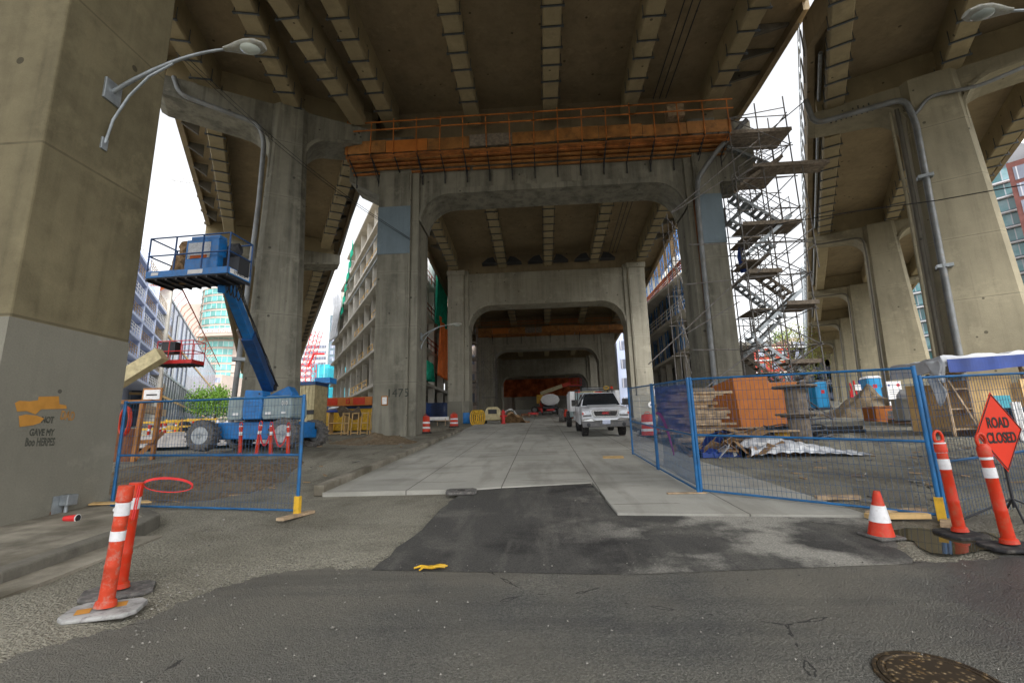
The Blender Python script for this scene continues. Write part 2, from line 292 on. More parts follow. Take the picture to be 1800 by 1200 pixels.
# ------------------------------------------------------------------ mesh builder
class MB:
    def __init__(s): s.v = []; s.f = []; s.mi = []; s.cur = 0
    def add(s, vs, fs):
        o = len(s.v); s.v += [Vector(p) for p in vs]; s.f += [[i+o for i in f] for f in fs]; s.mi += [s.cur]*len(fs); return s
    def box(s, x0, x1, y0, y1, z0, z1, m=None):
        vs = [Vector((x, y, z)) for z in (z0, z1) for x, y in ((x0, y0), (x1, y0), (x1, y1), (x0, y1))]
        if m is not None: vs = [m @ p for p in vs]
        return s.add(vs, [(3, 2, 1, 0), (4, 5, 6, 7), (0, 1, 5, 4), (1, 2, 6, 5), (2, 3, 7, 6), (3, 0, 4, 7)])
    def bar(s, p, q, w_, h_, upv=(0, 0, 1)):
        p, q = Vector(p), Vector(q); d = (q-p).normalized(); u = Vector(upv)
        if abs(d.dot(u)) > .97: u = Vector((0, 1, 0))
        a = d.cross(u).normalized()*w_/2; b = a.cross(d).normalized()*h_/2
        vs = [e+i*a+j*b for e in (p, q) for i, j in ((-1, -1), (1, -1), (1, 1), (-1, 1))]
        return s.add(vs, [(3, 2, 1, 0), (4, 5, 6, 7), (0, 1, 5, 4), (1, 2, 6, 5), (2, 3, 7, 6), (3, 0, 4, 7)])
    def tube(s, p, q, r, n=8, r2=None, cap=True):
        p, q = Vector(p), Vector(q); d = (q-p).normalized(); u = Vector((0, 0, 1)) if abs(d.z) < .95 else Vector((1, 0, 0))
        a = d.cross(u).normalized(); b = a.cross(d); r2 = r if r2 is None else r2
        vs = [e+(a*math.cos(2*math.pi*i/n)+b*math.sin(2*math.pi*i/n))*rr for e, rr in ((p, r), (q, r2)) for i in range(n)]
        fs = [(i, (i+1) % n, n+(i+1) % n, n+i) for i in range(n)]
        if cap: fs += [tuple(range(n))[::-1], tuple(range(n, 2*n))]
        return s.add(vs, fs)
    def path(s, pts, r, n=8):
        pts = [Vector(p) for p in pts]
        rings = []; prev = None
        for i, p in enumerate(pts):
            d = (pts[min(i+1, len(pts)-1)]-pts[max(i-1, 0)]).normalized()
            if prev is None:
                u = Vector((0, 0, 1)) if abs(d.z) < .9 else Vector((1, 0, 0)); a = d.cross(u).normalized()
            else: a = (prev-d*prev.dot(d)).normalized()
            prev = a; b = a.cross(d); rr = r[i] if isinstance(r, (list, tuple)) else r
            rings += [p+(a*math.cos(2*math.pi*k/n)+b*math.sin(2*math.pi*k/n))*rr for k in range(n)]
        m = len(pts); fs = [(i*n+k, i*n+(k+1) % n, (i+1)*n+(k+1) % n, (i+1)*n+k) for i in range(m-1) for k in range(n)]
        fs += [tuple(range(n))[::-1], tuple(range((m-1)*n, m*n))]
        return s.add(rings, fs)
    def lathe(s, prof_, n=20, c=(0, 0, 0), axis='z', m=None, cap=True):
        c = Vector(c); vs = []
        for r, z in prof_:
            for k in range(n):
                a = 2*math.pi*k/n; p = (r*math.cos(a), r*math.sin(a), z)
                if axis == 'x': p = (p[2], p[0], p[1])
                if axis == 'y': p = (p[0], p[2], p[1])
                p = Vector(p)
                if m is not None: p = m @ p
                vs.append(c+p)
        k_ = len(prof_); fs = [(i*n+k, i*n+(k+1) % n, (i+1)*n+(k+1) % n, (i+1)*n+k) for i in range(k_-1) for k in range(n)]
        if cap: fs += [tuple(range(n))[::-1], tuple(range((k_-1)*n, k_*n))]
        return s.add(vs, fs)
    def prism(s, pts, d):           # polygon of 3D points extruded by vector d
        pts = [Vector(p) for p in pts]; d = Vector(d); n = len(pts)
        fs = [tuple(range(n))[::-1], tuple(range(n, 2*n))]+[(i, (i+1) % n, n+(i+1) % n, n+i) for i in range(n)]
        return s.add(pts+[p+d for p in pts], fs)
    def grid(s, fn, nu, nv):
        vs = [fn(i/nu, j/nv) for j in range(nv+1) for i in range(nu+1)]
        return s.add(vs, [(j*(nu+1)+i, j*(nu+1)+i+1, (j+1)*(nu+1)+i+1, (j+1)*(nu+1)+i) for j in range(nv) for i in range(nu)])
    def blob(s, c, r, seed=0, sub=1, jit=.25, sq=(1, 1, 1)):
        bm = bmesh.new(); bmesh.ops.create_icosphere(bm, subdivisions=sub, radius=1); rn = random.Random(seed)
        vs = [Vector(c)+Vector((v.co.x*sq[0], v.co.y*sq[1], v.co.z*sq[2]))*r*(1+rn.uniform(-jit, jit)) for v in bm.verts]
        fs = [[v.index for v in f.verts] for f in bm.faces]; bm.free(); return s.add(vs, fs)
    def build(s, name, mat, parent=None, smooth=False, bevel=0, kind=None, label=None, world=False, fix=True, solid=0):
        me = bpy.data.meshes.new(name)
        vs = s.v
        if world and parent is not None:
            inv = parent.matrix_basis.inverted(); vs = [inv @ p for p in vs]
        me.from_pydata([tuple(p) for p in vs], [], s.f)
        for m in (mat if isinstance(mat, (list, tuple)) else [mat]): me.materials.append(m)
        for p, i in zip(me.polygons, s.mi): p.material_index = i
        if fix:
            bm = bmesh.new(); bm.from_mesh(me); bmesh.ops.recalc_face_normals(bm, faces=bm.faces)
            big = [f for f in bm.faces if len(f.verts) > 4]
            if big: bmesh.ops.triangulate(bm, faces=big)
            bm.to_mesh(me); bm.free()
        if smooth:
            for p in me.polygons: p.use_smooth = True
        o = bpy.data.objects.new(name, me); C.objects.link(o)
        if smooth:
            try: me.set_sharp_from_angle(angle=R(38))
            except Exception: pass
        if solid:
            md = o.modifiers.new('s', 'SOLIDIFY'); md.thickness = solid
        if bevel:
            md = o.modifiers.new('b', 'BEVEL'); md.width = bevel; md.segments = 2; md.limit_method = 'ANGLE'; md.angle_limit = R(30)
        if parent is not None: o.parent = parent
        if kind: o['kind'] = kind
        if label: o['label'] = label
        return o
def thing(name, label, cat, loc=(0, 0, 0), rz=0, group=None, tilt=0):
    o = bpy.data.objects.new(name, None); C.objects.link(o); o.location = loc; o.rotation_euler = (tilt, 0, rz); o.empty_display_size = .2
    o['label'] = label; o['category'] = cat
    if group: o['group'] = group
    o.matrix_basis = Matrix.Translation(Vector(loc)) @ Euler((tilt, 0, rz)).to_matrix().to_4x4()
    return o
def tag(o, label, cat, group=None):
    o['label'] = label; o['category'] = cat
    if group: o['group'] = group
    return o
def copy_tree(o, parent=None, keep=True):
    c = o.copy(); C.objects.link(c); c.parent = parent
    for ch in list(o.children): copy_tree(ch, c)
    return c
def dup(src, label, loc, rz=0, group=None, tilt=0):
    c = copy_tree(src); c.location = loc; c.rotation_euler = (tilt, 0, rz); c['label'] = label
    if group: c['group'] = group
    return c
def text(body, size, mat, m, name='lettering', parent=None, ext=.003, ax='CENTER', bold=0, sx=1, world=True):
    cu = bpy.data.curves.new(name, 'FONT'); cu.body = body; cu.size = size; cu.extrude = ext; cu.align_x = ax; cu.align_y = 'CENTER'; cu.offset = bold
    to = bpy.data.objects.new('tmp', cu); C.objects.link(to)
    dg = bpy.context.evaluated_depsgraph_get(); me = bpy.data.meshes.new_from_object(to.evaluated_get(dg)); bpy.data.objects.remove(to)
    mm = m @ Matrix.Diagonal((sx, 1, 1, 1))
    if world and parent is not None: mm = parent.matrix_basis.inverted() @ mm
    me.transform(mm); me.materials.clear(); me.materials.append(mat)
    o = bpy.data.objects.new(name, me); C.objects.link(o)
    if parent is not None: o.parent = parent
    return o
def frame(o, xdir, ydir):
    x = Vector(xdir).normalized(); y = Vector(ydir).normalized(); z = x.cross(y)
    m = Matrix((x, y, z)).transposed().to_4x4(); m.translation = Vector(o); return m
# ================================================================== GROUND
def sm(a, b, t): t = max(0, min(1, (t-a)/(b-a))); return t*t*(3-2*t)
def inroad(x, y): return (y < 5.05 and x > -3.4) or (-4.55 < x < 3.75 and y > 6.6) or (-1.6 < x < 3.2+(y-4.9)*.4 and 4.8 < y <= 6.6) or (x < -5 and y < 7.3 and x > -12)
from mathutils import noise as mnoise
def gz(x, y):
    z = prof(y)
    if inroad(x, y): return z-.05
    if abs(x-4.2) < 1.1 and abs(y-5.6) < .9: return z
    if -60 < x < 60 and y < 120:
        k = .07*mnoise.noise(Vector((x*.5, y*.5, 3)))+.025*mnoise.noise(Vector((x*2.1, y*2.1, 9)))
        edge = 1.0
        z += k*edge
    z += .25*math.exp(-(((x+9.6)/3.2)**2+((y-16.2)/2.3)**2)) # raised pad under the boom lift
    z -= .42*math.exp(-(((x+7.9)/1.8)**2+((y-10.6)/1.3)**2)) # shallow dug pit behind the fence
    z += .3*math.exp(-(((x+8.5)/2.6)**2+((y-13.2)/.7)**2))
    return z
def lin(a, b, n): return [a+(b-a)*i/n for i in range(n)]
xs = [-400, -200, -120, -80, -60, -45, -35]+lin(-28, -16, 12)+lin(-16, 18, 110)+lin(18, 34, 16)+[36, 45, 60, 80, 120, 200, 400]
ys = [-200, -60, -30, -15, -6]+lin(-2, 30, 105)+lin(30, 60, 30)+[44.0, 62, 66, 70, 75, 80, 90, 100, 110, 125, 160, 220, 300, 450, 600]; ys = sorted(set(ys+[27.0]))
m = MB(); m.v = [Vector((x, y, gz(x, y))) for y in ys for x in xs]; nx = len(xs)
m.f = [[j*nx+i, j*nx+i+1, (j+1)*nx+i+1, (j+1)*nx+i] for j in range(len(ys)-1) for i in range(nx-1)]; m.mi = [0]*len(m.f)
m.build('ground', m_gravel, kind='structure', smooth=True, fix=False)
def sheet(name, pts, mat, off, thick=0):   # flat polygon split at the profile's breaks
    brk = [p[0] for p in PROF]
    import bmesh as bmx
    bm = bmx.new(); vs = [bm.verts.new((x, y, 0)) for x, y in pts]; bm.faces.new(vs)
    for b in brk: bmx.ops.bisect_plane(bm, geom=bm.verts[:]+bm.edges[:]+bm.faces[:], plane_co=(0, b, 0), plane_no=(0, 1, 0))
    bmx.ops.triangulate(bm, faces=bm.faces[:])
    for v in bm.verts: v.co.z = prof(v.co.y)+off
    if thick:
        r = bmx.ops.extrude_face_region(bm, geom=bm.faces[:])
        for v in [e for e in r['geom'] if isinstance(e, bmx.types.BMVert)]: v.co.z -= thick
    bmx.ops.recalc_face_normals(bm, faces=bm.faces[:])
    me = bpy.data.meshes.new(name); bm.to_mesh(me); bm.free(); me.materials.append(mat)
    if not thick:
        for p in me.polygons:
            if p.normal.z < 0: p.flip()
    o = bpy.data.objects.new(name, me); C.objects.link(o); o['kind'] = 'structure'; return o
def wob(pts, amp=.05, n=6, seed=1):
    out = []; rn = random.Random(seed)
    for (a, b), (c, d) in zip(pts, pts[1:]):
        for i in range(n): t = i/n; out.append((a+(c-a)*t+rn.uniform(-amp, amp)*(i > 0), b+(d-b)*t+rn.uniform(-amp, amp)*(i > 0)))
    return out+[pts[-1]]
asph = wob([(-8.5, -3), (-4.6, 2.2), (-3.64, 3.25), (-3.2, 3.72), (-3.0, 4.4), (-2.7, 4.8), (-2.34, 4.9), (-1.56, 4.95), (.7, 4.75), (2.1, 4.88), (3.21, 5.0), (3.75, 4.95), (4.6, 5.15), (6, 5.5), (14, 6.5), (60, 9)], .045, 14)+[(60, -40), (-60, -40), (-60, -3)]
sheet('asphalt_road', asph, m_asph, .004)
patch = wob([(-1.72, 4.85), (-1.62, 6), (-1.6, 7.5), (-1.5, 8.9)], .04, 5, 3)+[(.86, 9.6), (.98, 6.9), (4.1, 6.58)]+wob([(4.0, 6.2), (3.7, 5.6), (3.35, 4.9)], .04, 5, 4)+[(.7, 4.68)]
sheet('asphalt_patch', patch, m_patch, .009)
slab = [(-4.12, 8.88), (-1.6, 8.95), (.9, 9.45), (.985, 6.93), (4.12, 6.62), (4.0, 9), (3.8, 12), (4.1, 20), (4.7, 27), (6.5, 36), (7.4, 60), (7.6, 110), (-6.5, 110), (-6.2, 45), (-5.2, 36), (-4.9, 30), (-4.6, 27), (-4.35, 18)]
sheet('concrete_road', slab, m_road, .03, .12)
side = [(-5.38, -6), (-5.38, 4.5), (-5.5, 6.1), (-5.75, 6.75), (-6.3, 7.15), (-7.4, 7.75), (-16, 7.75), (-16, -6)]
sheet('sidewalk', side, m_pave, .12, .2)
m = MB()
kp = [(-5.28, -6), (-5.28, 4.5), (-5.4, 6.1), (-5.65, 6.8), (-6.25, 7.25)]
for (a, b), (c, d) in zip(kp, kp[1:]): m.bar((a, b, prof(b)+.02), (c, d, prof(d)+.02), .2, .235)
m.build('kerb', m_kerb, kind='structure', bevel=.02)
m = MB(); gp = [(-4.98, -6), (-4.98, 4.5), (-5.1, 6.1)]
for (a, b), (c, d) in zip(gp, gp[1:]): m.bar((a, b, prof(b)-.02), (c, d, prof(d)-.02), .38, .1)
m.build('gutter', m_pave, kind='structure')
m = MB(); kc = [(-4.2, 8.88), (-4.42, 18), (-4.68, 26.5), (-4.9, 27.6), (-5.5, 28.2), (-6.5, 28.4), (-9, 27.9), (-12, 27.4)]
for (a, b), (c, d) in zip(kc, kc[1:]): m.bar((a, b, prof(b)+.06), (c, d, prof(d)+.06), .2, .2)
m.build('kerb', m_pave, kind='structure', bevel=.02)
m = MB(); m.cur = 0
for (a, b), (c, d) in zip([(4.35, 20), (5.0, 27), (6.8, 36)], [(5.0, 27), (6.8, 36), (7.7, 60)]): m.bar((a, b, prof(b)+.06), (c, d, prof(d)+.06), .25, .2)
m.build('kerb', m_pave, kind='structure', bevel=.02)
# puddle
rn = random.Random(3); pts = []
for k in range(40):
    a = 2*math.pi*k/40; r = 1+.22*math.sin(3*a+1)+.13*math.sin(5*a)+rn.uniform(-.05, .05)
    pts.append((4.22+.52*r*math.cos(a)+.1*math.sin(a), 5.62+.42*r*math.sin(a)))
m = MB(); zc = prof(5.25)+.012+.012
m.add([(x, y, prof(y)+.016) for x, y in pts], [tuple(range(40))]); m.build('puddle', m_water, kind='structure')
# loose stones, strewn over road and gravel
m = MB(); rn = random.Random(5)
for k in range(6500):
    y = 2.2+rn.random()**1.7*12; x = rn.uniform(-.95, .95)*y+(.3 if y < 5 else 0)
    if y < 4.9 and x > -2.8 and rn.random() < .8: continue
    if -4 < x < 3.9 and y > 5 and rn.random() < .93: continue
    if x < -5.2 and y < 7.3: continue
    r = rn.uniform(.004, .011)*(1.5 if rn.random() < .06 else 1)
    on = inroad(x, y); z = (prof(y)+.01) if on else gz(x, y)
    m.cur = rn.choice((0, 0, 1)); m.blob((x, y, z+r*.3), r, k, 0 if False else 1, .3, (1.2, 1, .7)) if r > .012 else m.add([(x+r, y, z), (x-r*.6, y+r, z), (x-r*.5, y-r, z), (x, y, z+r*1.1)], [(0, 1, 3), (1, 2, 3), (2, 0, 3)])
sto = plain('stone_light', (.24, .23, .205), .85, 0, .2, .4, 60); sto3 = plain('wood_chip', (.3, .21, .12), .85); sto2 = plain('stone_dark', (.11, .105, .095), .85, 0, .2, .4, 60)
tag(m.build('loose_stones', [sto, sto2], kind='stuff'), 'small loose stones strewn over the asphalt and gravel', 'stones')
m = MB(); rn = random.Random(15)
for k in range(260):
    if rn.random() < .6: y = rn.uniform(7, 19); x = rn.uniform(4.6, 12)
    else: y = rn.uniform(9, 24); x = rn.uniform(-13, -5)
    if -4.6 < x < 4.4: continue
    e = Matrix.Translation((x, y, gz(x, y)+.015)) @ Euler((rn.uniform(-.2, .2), rn.uniform(-.2, .2), rn.random()*6)).to_matrix().to_4x4(); s_ = rn.uniform(.02, .12)
    m.cur = rn.choice((0, 0, 1, 2)); m.box(-s_, s_, -s_*.25, s_*.25, -.01, .012, e)
tag(m.build('site_litter', [sto3, sto2, sto], kind='stuff'), 'wood chips and scraps trodden into the dirt of the yard and dug ground', 'litter')
# ================================================================== BRIDGES
zg_key = [(-30, 19.4), (24, 19.2), (43.6, 17.7), (61, 15.8), (80, 14.9), (100, 13.5), (140, 12)]
def kz(y, off=0):
    for (a, za), (b, zb) in zip(zg_key, zg_key[1:]):
        if a <= y <= b: return za+(zb-za)*(y-a)/(b-a)+off
def deck(parent, st, name='deck_slab', par=(1, 1), drop=.35, mat=None):   # st: (L xy, R xy, soffit z)
    m = MB(); n = len(st)
    for (l, r, z) in st: m.v += [Vector((*l, z)), Vector((*r, z)), Vector((*r, z+.35)), Vector((*l, z+.35))]
    for i in range(n-1):
        a, b = i*4, i*4+4
        for k in range(4): m.f.append([a+k, a+(k+1) % 4, b+(k+1) % 4, b+k])
    m.f += [[0, 1, 2, 3], [4*n-4, 4*n-3, 4*n-2, 4*n-1]]; m.mi = [0]*len(m.f)
    m.build(name, mat or m_soffit, parent, world=True)
    for side in (0, 1):
        m = MB(); k0 = par[side]
        for (s0, s1) in list(zip(st, st[1:]))[k0-1 if k0 else 0:] if k0 else []:
            p, q = Vector((*s0[side], s0[2]+.3)), Vector((*s1[side], s1[2]+.3)); m.bar(p, q, .3, 1.5)
        if m.v: m.build('parapet', m_soffit, parent, world=True)
clampm = None
def clamp_mesh(w_=.86):
    m = MB(); m.bar((-w_/2-.06, 0, -.05), (w_/2+.06, 0, -.05), .07, .05)
    for s in (-1, 1):
        m.tube((s*(w_/2+.03), 0, -.1), (s*(w_/2+.03), 0, .55), .018, 6); m.box(s*(w_/2+.03)-.05, s*(w_/2+.03)+.05, -.05, .05, -.09, -.03)
    return m
_c = clamp_mesh().build('clamp', m_clamp); cl_me = _c.data; bpy.data.objects.remove(_c)
def girder(parent, p, q, w_=.8, dep=1.6, clamps=(), stuff=None):
    p, q = Vector(p), Vector(q); m = MB()
    up_ = Vector((0, 0, 1)); d = (q-p).normalized(); a = d.cross(up_).normalized()*w_/2
    vs = []
    for e in (p, q): vs += [e-a, e+a, e+a+up_*dep, e-a+up_*dep, e-a*1.35+up_*dep*.45, e+a*1.35+up_*dep*.45]
    # bulb-tee like: bottom flange chamfer
    vs = []
    pr = [(-.46, .08), (-.4, 0), (.4, 0), (.46, .08), (.46, .5), (.36, .62), (.36, dep), (-.36, dep), (-.36, .62), (-.46, .5)]
    n = len(pr); s = w_/.92
    for e in (p, q): vs += [e+a*2/w_*x*s+up_*z for x, z in pr]
    m.add(vs, [tuple(range(n)), tuple(range(n, 2*n))]+[(i, (i+1) % n, n+(i+1) % n, n+i) for i in range(n)])
    o = m.build('girder', m_girder, parent, world=True)
    L_ = (q-p).length; rz = math.atan2(d.y, d.x)-math.pi/2
    for t in clamps:
        c = p+d*t
        if stuff is not None:
            mm = Matrix.Translation(c) @ Matrix.Rotation(rz, 4, 'Z'); k = clamp_mesh(); stuff.add([mm @ v for v in k.v], k.f)
        else:
            co = bpy.data.objects.new('clamp', cl_me); C.objects.link(co); co.parent = o
            par = parent.matrix_basis.inverted(); co.location = par @ c; co.rotation_euler = (0, 0, rz)
    return o
def brackets(parent, p, q, dirv, ln, n, ht=.7):     # triangular ribs under an overhang
    p, q, dirv = Vector(p), Vector(q), Vector(dirv)
    m0 = None
    for i in range(n):
        c = p+(q-p)*(i+.5)/n; along = (q-p).normalized()*.14
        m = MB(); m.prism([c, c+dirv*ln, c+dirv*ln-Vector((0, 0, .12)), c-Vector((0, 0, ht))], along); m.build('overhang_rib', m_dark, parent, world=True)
# central bridge
CB = thing('bridge_deck', 'middle concrete bridge deck spanning the road, with five girders underneath', 'bridge', (0, 24, 19))
def cst(y, l=None, r=None): return ((l if l is not None else -9.2, y), (r if r is not None else 12.2, y), kz(y, 1.55))
deck(CB, [cst(-14, -8.9, 12.7), cst(6, -8.9, 12.7), cst(19, -8.9, 12.7), cst(24, -9.2, 12.7), cst(30, -9.6), cst(43.6, -10.5), cst(61, -10.5), cst(80, -10.5), cst(100, -10.5), cst(120, -10.5)], par=(4, 3))
sp2 = MB()
for i, x in enumerate((-8.1, -3.35, 1.05, 5.45, 9.9)):
    x0 = x*.99
    girder(CB, (x0, 5, kz(5)), (x, 24.2, kz(24)), clamps=[8.2+k*1.12+random.Random(k*7+i).uniform(-.1, .16) for k in range(9)])
    girder(CB, (x, 26.6, kz(26.6)), (x, 43.6, kz(43.6)), clamps=[1+k*1.15 for k in range(14)], stuff=sp2)
    girder(CB, (x, 46, kz(46)), (x, 61, kz(61)), clamps=[1+k*1.3 for k in range(10)], stuff=sp2)
    girder(CB, (x, 63, kz(63)), (x, 80, kz(80)))
    girder(CB, (x, 82, kz(82)), (x, 100, kz(100)))
tagk = sp2.build('clamps', m_clamp, CB, world=True, kind='stuff')
for y0, y1, n in ((19.3, 23.9, 3), (27, 42.5, 6), (47, 60, 5)):
    brackets(CB, (10.4, y0, kz(y0, 1.53)), (10.4, y1, kz(y1, 1.53)), (1, 0, 0), 2.1 if y0 < 20 else 1.65, n)
    if y0 > 20: brackets(CB, (-8.7, y0, kz(y0, 1.53)), (-8.7, y1, kz(y1, 1.53)), (-1, 0, 0), 1.2, n)
# thin conduits hung beneath the deck between two girders
for dx in (0, .35, .7):
    m = MB(); m.tube((6.9+dx, 6, 20.3), (6.9+dx, 24, 20.1), .03, 6); m.tube((6.9+dx, 26.5, 19.9), (6.9+dx, 43.4, 18.6), .03, 6); m.build('conduit', m_darks, CB, world=True)
for x in (-3.35, 1.05, 5.45):     # bearing jaws where the girders sit on the second pier
    for s in (-1, 1):
        m = MB(); m.prism([(x+s*.5, 42.3, 17.75), (x+s*1.9, 42.3, 17.75), (x+s*1.3, 42.3, 18.25), (x+s*.8, 42.3, 18.35)], (0, .8, 0)); m.build('bearing', m_darks, CB, world=True)
# left ramp
LD = Vector((-.515, .857, 0)); LN = Vector((.857, .515, 0)); L1 = Vector((-13, 21.7, 0))
RD = Vector((.469, .883, 0)); RN = Vector((.883, -.469, 0)); R1 = Vector((18.9, 21, 0))
def pt(base, D_, N_, t, h): v = base+D_*t+N_*h; return (v.x, v.y)
LB = thing('ramp_deck', 'left concrete bridge ramp curving away above the blue boom lift', 'bridge', (-13, 21.7, 18))
SL = 20.1
deck(LB, [((-15.2, -14), (-8.3, -14), SL), ((-14.9, 6), (-8.3, 6), SL), ((-15.6, 12), (-8.4, 12), SL), (pt(L1, LD, LN, 0, -5.7), (-8.5, 22.5), SL), (pt(L1, LD, LN, 2, -5.6), pt(L1, LD, LN, 2, 4.7), SL), (pt(L1, LD, LN, 20, -5.2), pt(L1, LD, LN, 20, 5.2), SL-.6), (pt(L1, LD, LN, 40, -5.2), pt(L1, LD, LN, 40, 5.3), SL-1.2), (pt(L1, LD, LN, 95, -5.2), pt(L1, LD, LN, 95, 5.3), SL-3)], par=(2, 4))
Lg = [((-10.2, 6), (-9.55, 22.6)), ((-9.9, 8), (-12.6, 21.9)), ((-12.9, 8), (-16.0, 20.2))]
for k, (a, b) in enumerate(Lg): girder(LB, (*a, SL-1.5), (*b, SL-1.5), clamps=[7.5+j*1.12 for j in range(7)])
for h in (-3.6, .2, 3.7):
    girder(LB, (*pt(L1, LD, LN, 1.2, h), SL-1.5), (*pt(L1, LD, LN, 17, h), SL-1.9), clamps=[2+j*1.3 for j in range(9)])
    girder(LB, (*pt(L1, LD, LN, 19, h), SL-2), (*pt(L1, LD, LN, 38, h), SL-2.5), clamps=[2+j*1.6 for j in range(8)])
p0, p1 = pt(L1, LD, LN, -6, -4.6), pt(L1, LD, LN, 40, -4.4)
brackets(LB, (*p0, SL-.02), (*p1, SL-1.2), -LN, 1.1, 20, .8)
p0, p1 = pt(L1, LD, LN, 2, 4.0), pt(L1, LD, LN, 60, 4.5)
brackets(LB, (*p0, SL-.02), (*p1, SL-1.9), LN, .7, 24, .5)
m = MB(); m.tube((*pt(L1, LD, LN, 2, 5.0), SL-.55), (*pt(L1, LD, LN, 80, 5.5), SL-2.9), .06, 6); m.build('edge_pipe', m_galv, LB, world=True)
# right ramp
RB = thing('ramp_deck', 'right concrete bridge ramp on single broad piers, over the yard', 'bridge', (18.9, 21, 17))
SR = 19.0
rl = lambda t: pt(R1, RD, RN, t, -4.6); rr = lambda t: pt(R1, RD, RN, t, 6.3)
deck(RB, [((12.6, -14), (22.5, -14), SR), ((12.6, 5), (20, 5), SR), ((12.62, 16), (20.6, 13), SR), (rl(-4.4), rr(-4.4), SR), (rl(0), rr(0), SR), (rl(20), rr(20), SR-.1), (rl(40), rr(40), SR-.2), (rl(90), rr(90), SR-.5), (rl(150), rr(150), SR-.8)], par=(3, 3), drop=.5)
for h in (-3.7, .7, 4.9):
    girder(RB, (*pt(R1, RD, RN, -15, h), SR-1.6), (*pt(R1, RD, RN, .1, h), SR-1.6), clamps=[7+j*1.25 for j in range(7)])
    girder(RB, (*pt(R1, RD, RN, 2, h), SR-1.6), (*pt(R1, RD, RN, 18, h), SR-1.6), clamps=[1+j*1.4 for j in range(11)])
    girder(RB, (*pt(R1, RD, RN, 20, h), SR-1.6), (*pt(R1, RD, RN, 60, h), SR-1.8))
brackets(RB, (*pt(R1, RD, RN, -1, 5.2), SR-.02), (*pt(R1, RD, RN, 40, 5.2), SR-.2), RN, 1.0, 16, .9)
m = MB(); m.tube((*pt(R1, RD, RN, -4, -4.25), SR-.6), (*pt(R1, RD, RN, 150, -4.25), SR-1.4), .09, 6); m.build('edge_pipe', m_galv, RB, world=True)
m = MB()
for t in range(-4, 90, 2): m.tube((*pt(R1, RD, RN, t, -4.85), SR-.5), (*pt(R1, RD, RN, t, -4.85), SR+1.9), .035, 5)
for dz in (1.2, 1.9): m.tube((*pt(R1, RD, RN, -4, -4.85), SR+dz), (*pt(R1, RD, RN, 88, -4.85), SR+dz-.4), .03, 5)
m.build('edge_railing', m_galv, RB, world=True)
# ---- portal piers of the middle bridge
def arcpts(cx, cz, r, a0, a1, n=8): return [(cx+r*math.cos(R(a0+(a1-a0)*i/n)), cz+r*math.sin(R(a0+(a1-a0)*i/n))) for i in range(n+1)]
def portal(label, y, dep, xa, xb, xc, xd, zu, zt, mat, rr_=2.2, ledge=0, cap=True, base=None, wing=0):
    zb = prof(y)-.6
    t = thing('portal_pier', label, 'bridge pier', ((xa+xd)/2, y, prof(y)))
    for (a, b, s) in ((xa, xb, 1), (xd, xc, -1)):
        m = MB(); inn = b-s*.42 if y > 10 else b
        m.box(min(a, inn), max(a, inn), y, y+dep, zb, zt)
        if y > 10:
            m.box(min(inn, b), max(inn, b), y+.16, y+dep-.16, zb, zt-.01)
            m.box(min(inn-s*.2, inn-s*.1), max(inn-s*.2, inn-s*.1), y-.03, y+.1, zb, zt-.3)
        if cap: m.box(min(a, inn)-.1, max(a, inn)+.1, y-.1, y+dep+.1, zt-.45, zt+.02)
        m.build('column', mat, t, world=True, bevel=.03)
    m = MB()
    pts = [(xb, zt-.3), (xb, zu-rr_)]+[p for p in arcpts(xb+rr_, zu-rr_, rr_, 180, 90)][1:]+arcpts(xc-rr_, zu-rr_, rr_, 90, 0)+[(xc, zt-.3)]
    m.prism([(x, y+.3, z) for x, z in pts], (0, dep-.6, 0)); m.build('crossbeam', mat, t, world=True)
    # raised rim round the opening
    m = MB(); ins = [(xb, zu-rr_-3)]+arcpts(xb+rr_, zu-rr_, rr_, 180, 90)+arcpts(xc-rr_, zu-rr_, rr_, 90, 0)+[(xc, zu-rr_-3)]
    m2 = [(xb, zu-rr_-3)]+arcpts(xb+rr_, zu-rr_, rr_-.1, 180, 90)+arcpts(xc-rr_, zu-rr_, rr_-.1, 90, 0)+[(xc, zu-rr_-3)]
    n = len(ins)
    for i in range(n-1):
        a, b = ins[i], ins[i+1]; c, d = m2[i+1], m2[i]
        if i in (0, n-2): continue
        m.prism([(a[0], y+.18, a[1]+.01), (b[0], y+.18, b[1]+.01), (c[0], y+.18, c[1]-.22), (d[0], y+.18, d[1]-.22)][:4], (0, dep-.4, 0))
    m.build('arch_rim', mat, t, world=True)
    return t
for yy in (24.7, 44.3, 61.8, 80.8):
    m = MB(); m.box(-8.9 if yy > 30 else -10.9, 10.4, yy, yy+.5, kz(yy)-.75, kz(yy, 1.56)); m.build('end_diaphragm', m_soffit, CB, world=True)
for par_, B_, D_, N_, h0, h1, zz0, zz1, ts in ((LB, L1, LD, LN, -5.4, 4.5, 18.4, 20.12, (0, 18.3)), (RB, R1, RD, RN, -4.4, 6.0, 17.2, 19.02, (0, 18.5, 37, 55.5, 74, 92.5))):
    for k, tt in enumerate(ts):
        a, b, c, d = [pt(B_, D_, N_, tt+e, h) for e, h in ((-.3, h0), (-.3, h1), (.3, h1), (.3, h0))]; dz = (-.6 if par_ is LB and k else 0)-(.1*k if par_ is RB else 0)
        m = MB(); m.prism([(*a, zz0+dz), (*b, zz0+dz), (*c, zz0+dz), (*d, zz0+dz)], (0, 0, zz1-zz0-.01*k)); m.build('end_diaphragm', m_girder, par_, world=True)
P0 = portal('near bridge pier with brown concrete and a grey painted foot, carrying the lamp', 5.95, 1.95, -9.6, -7.4, 10.6, 12.8, 15.3, 19.35, m_pier_near)
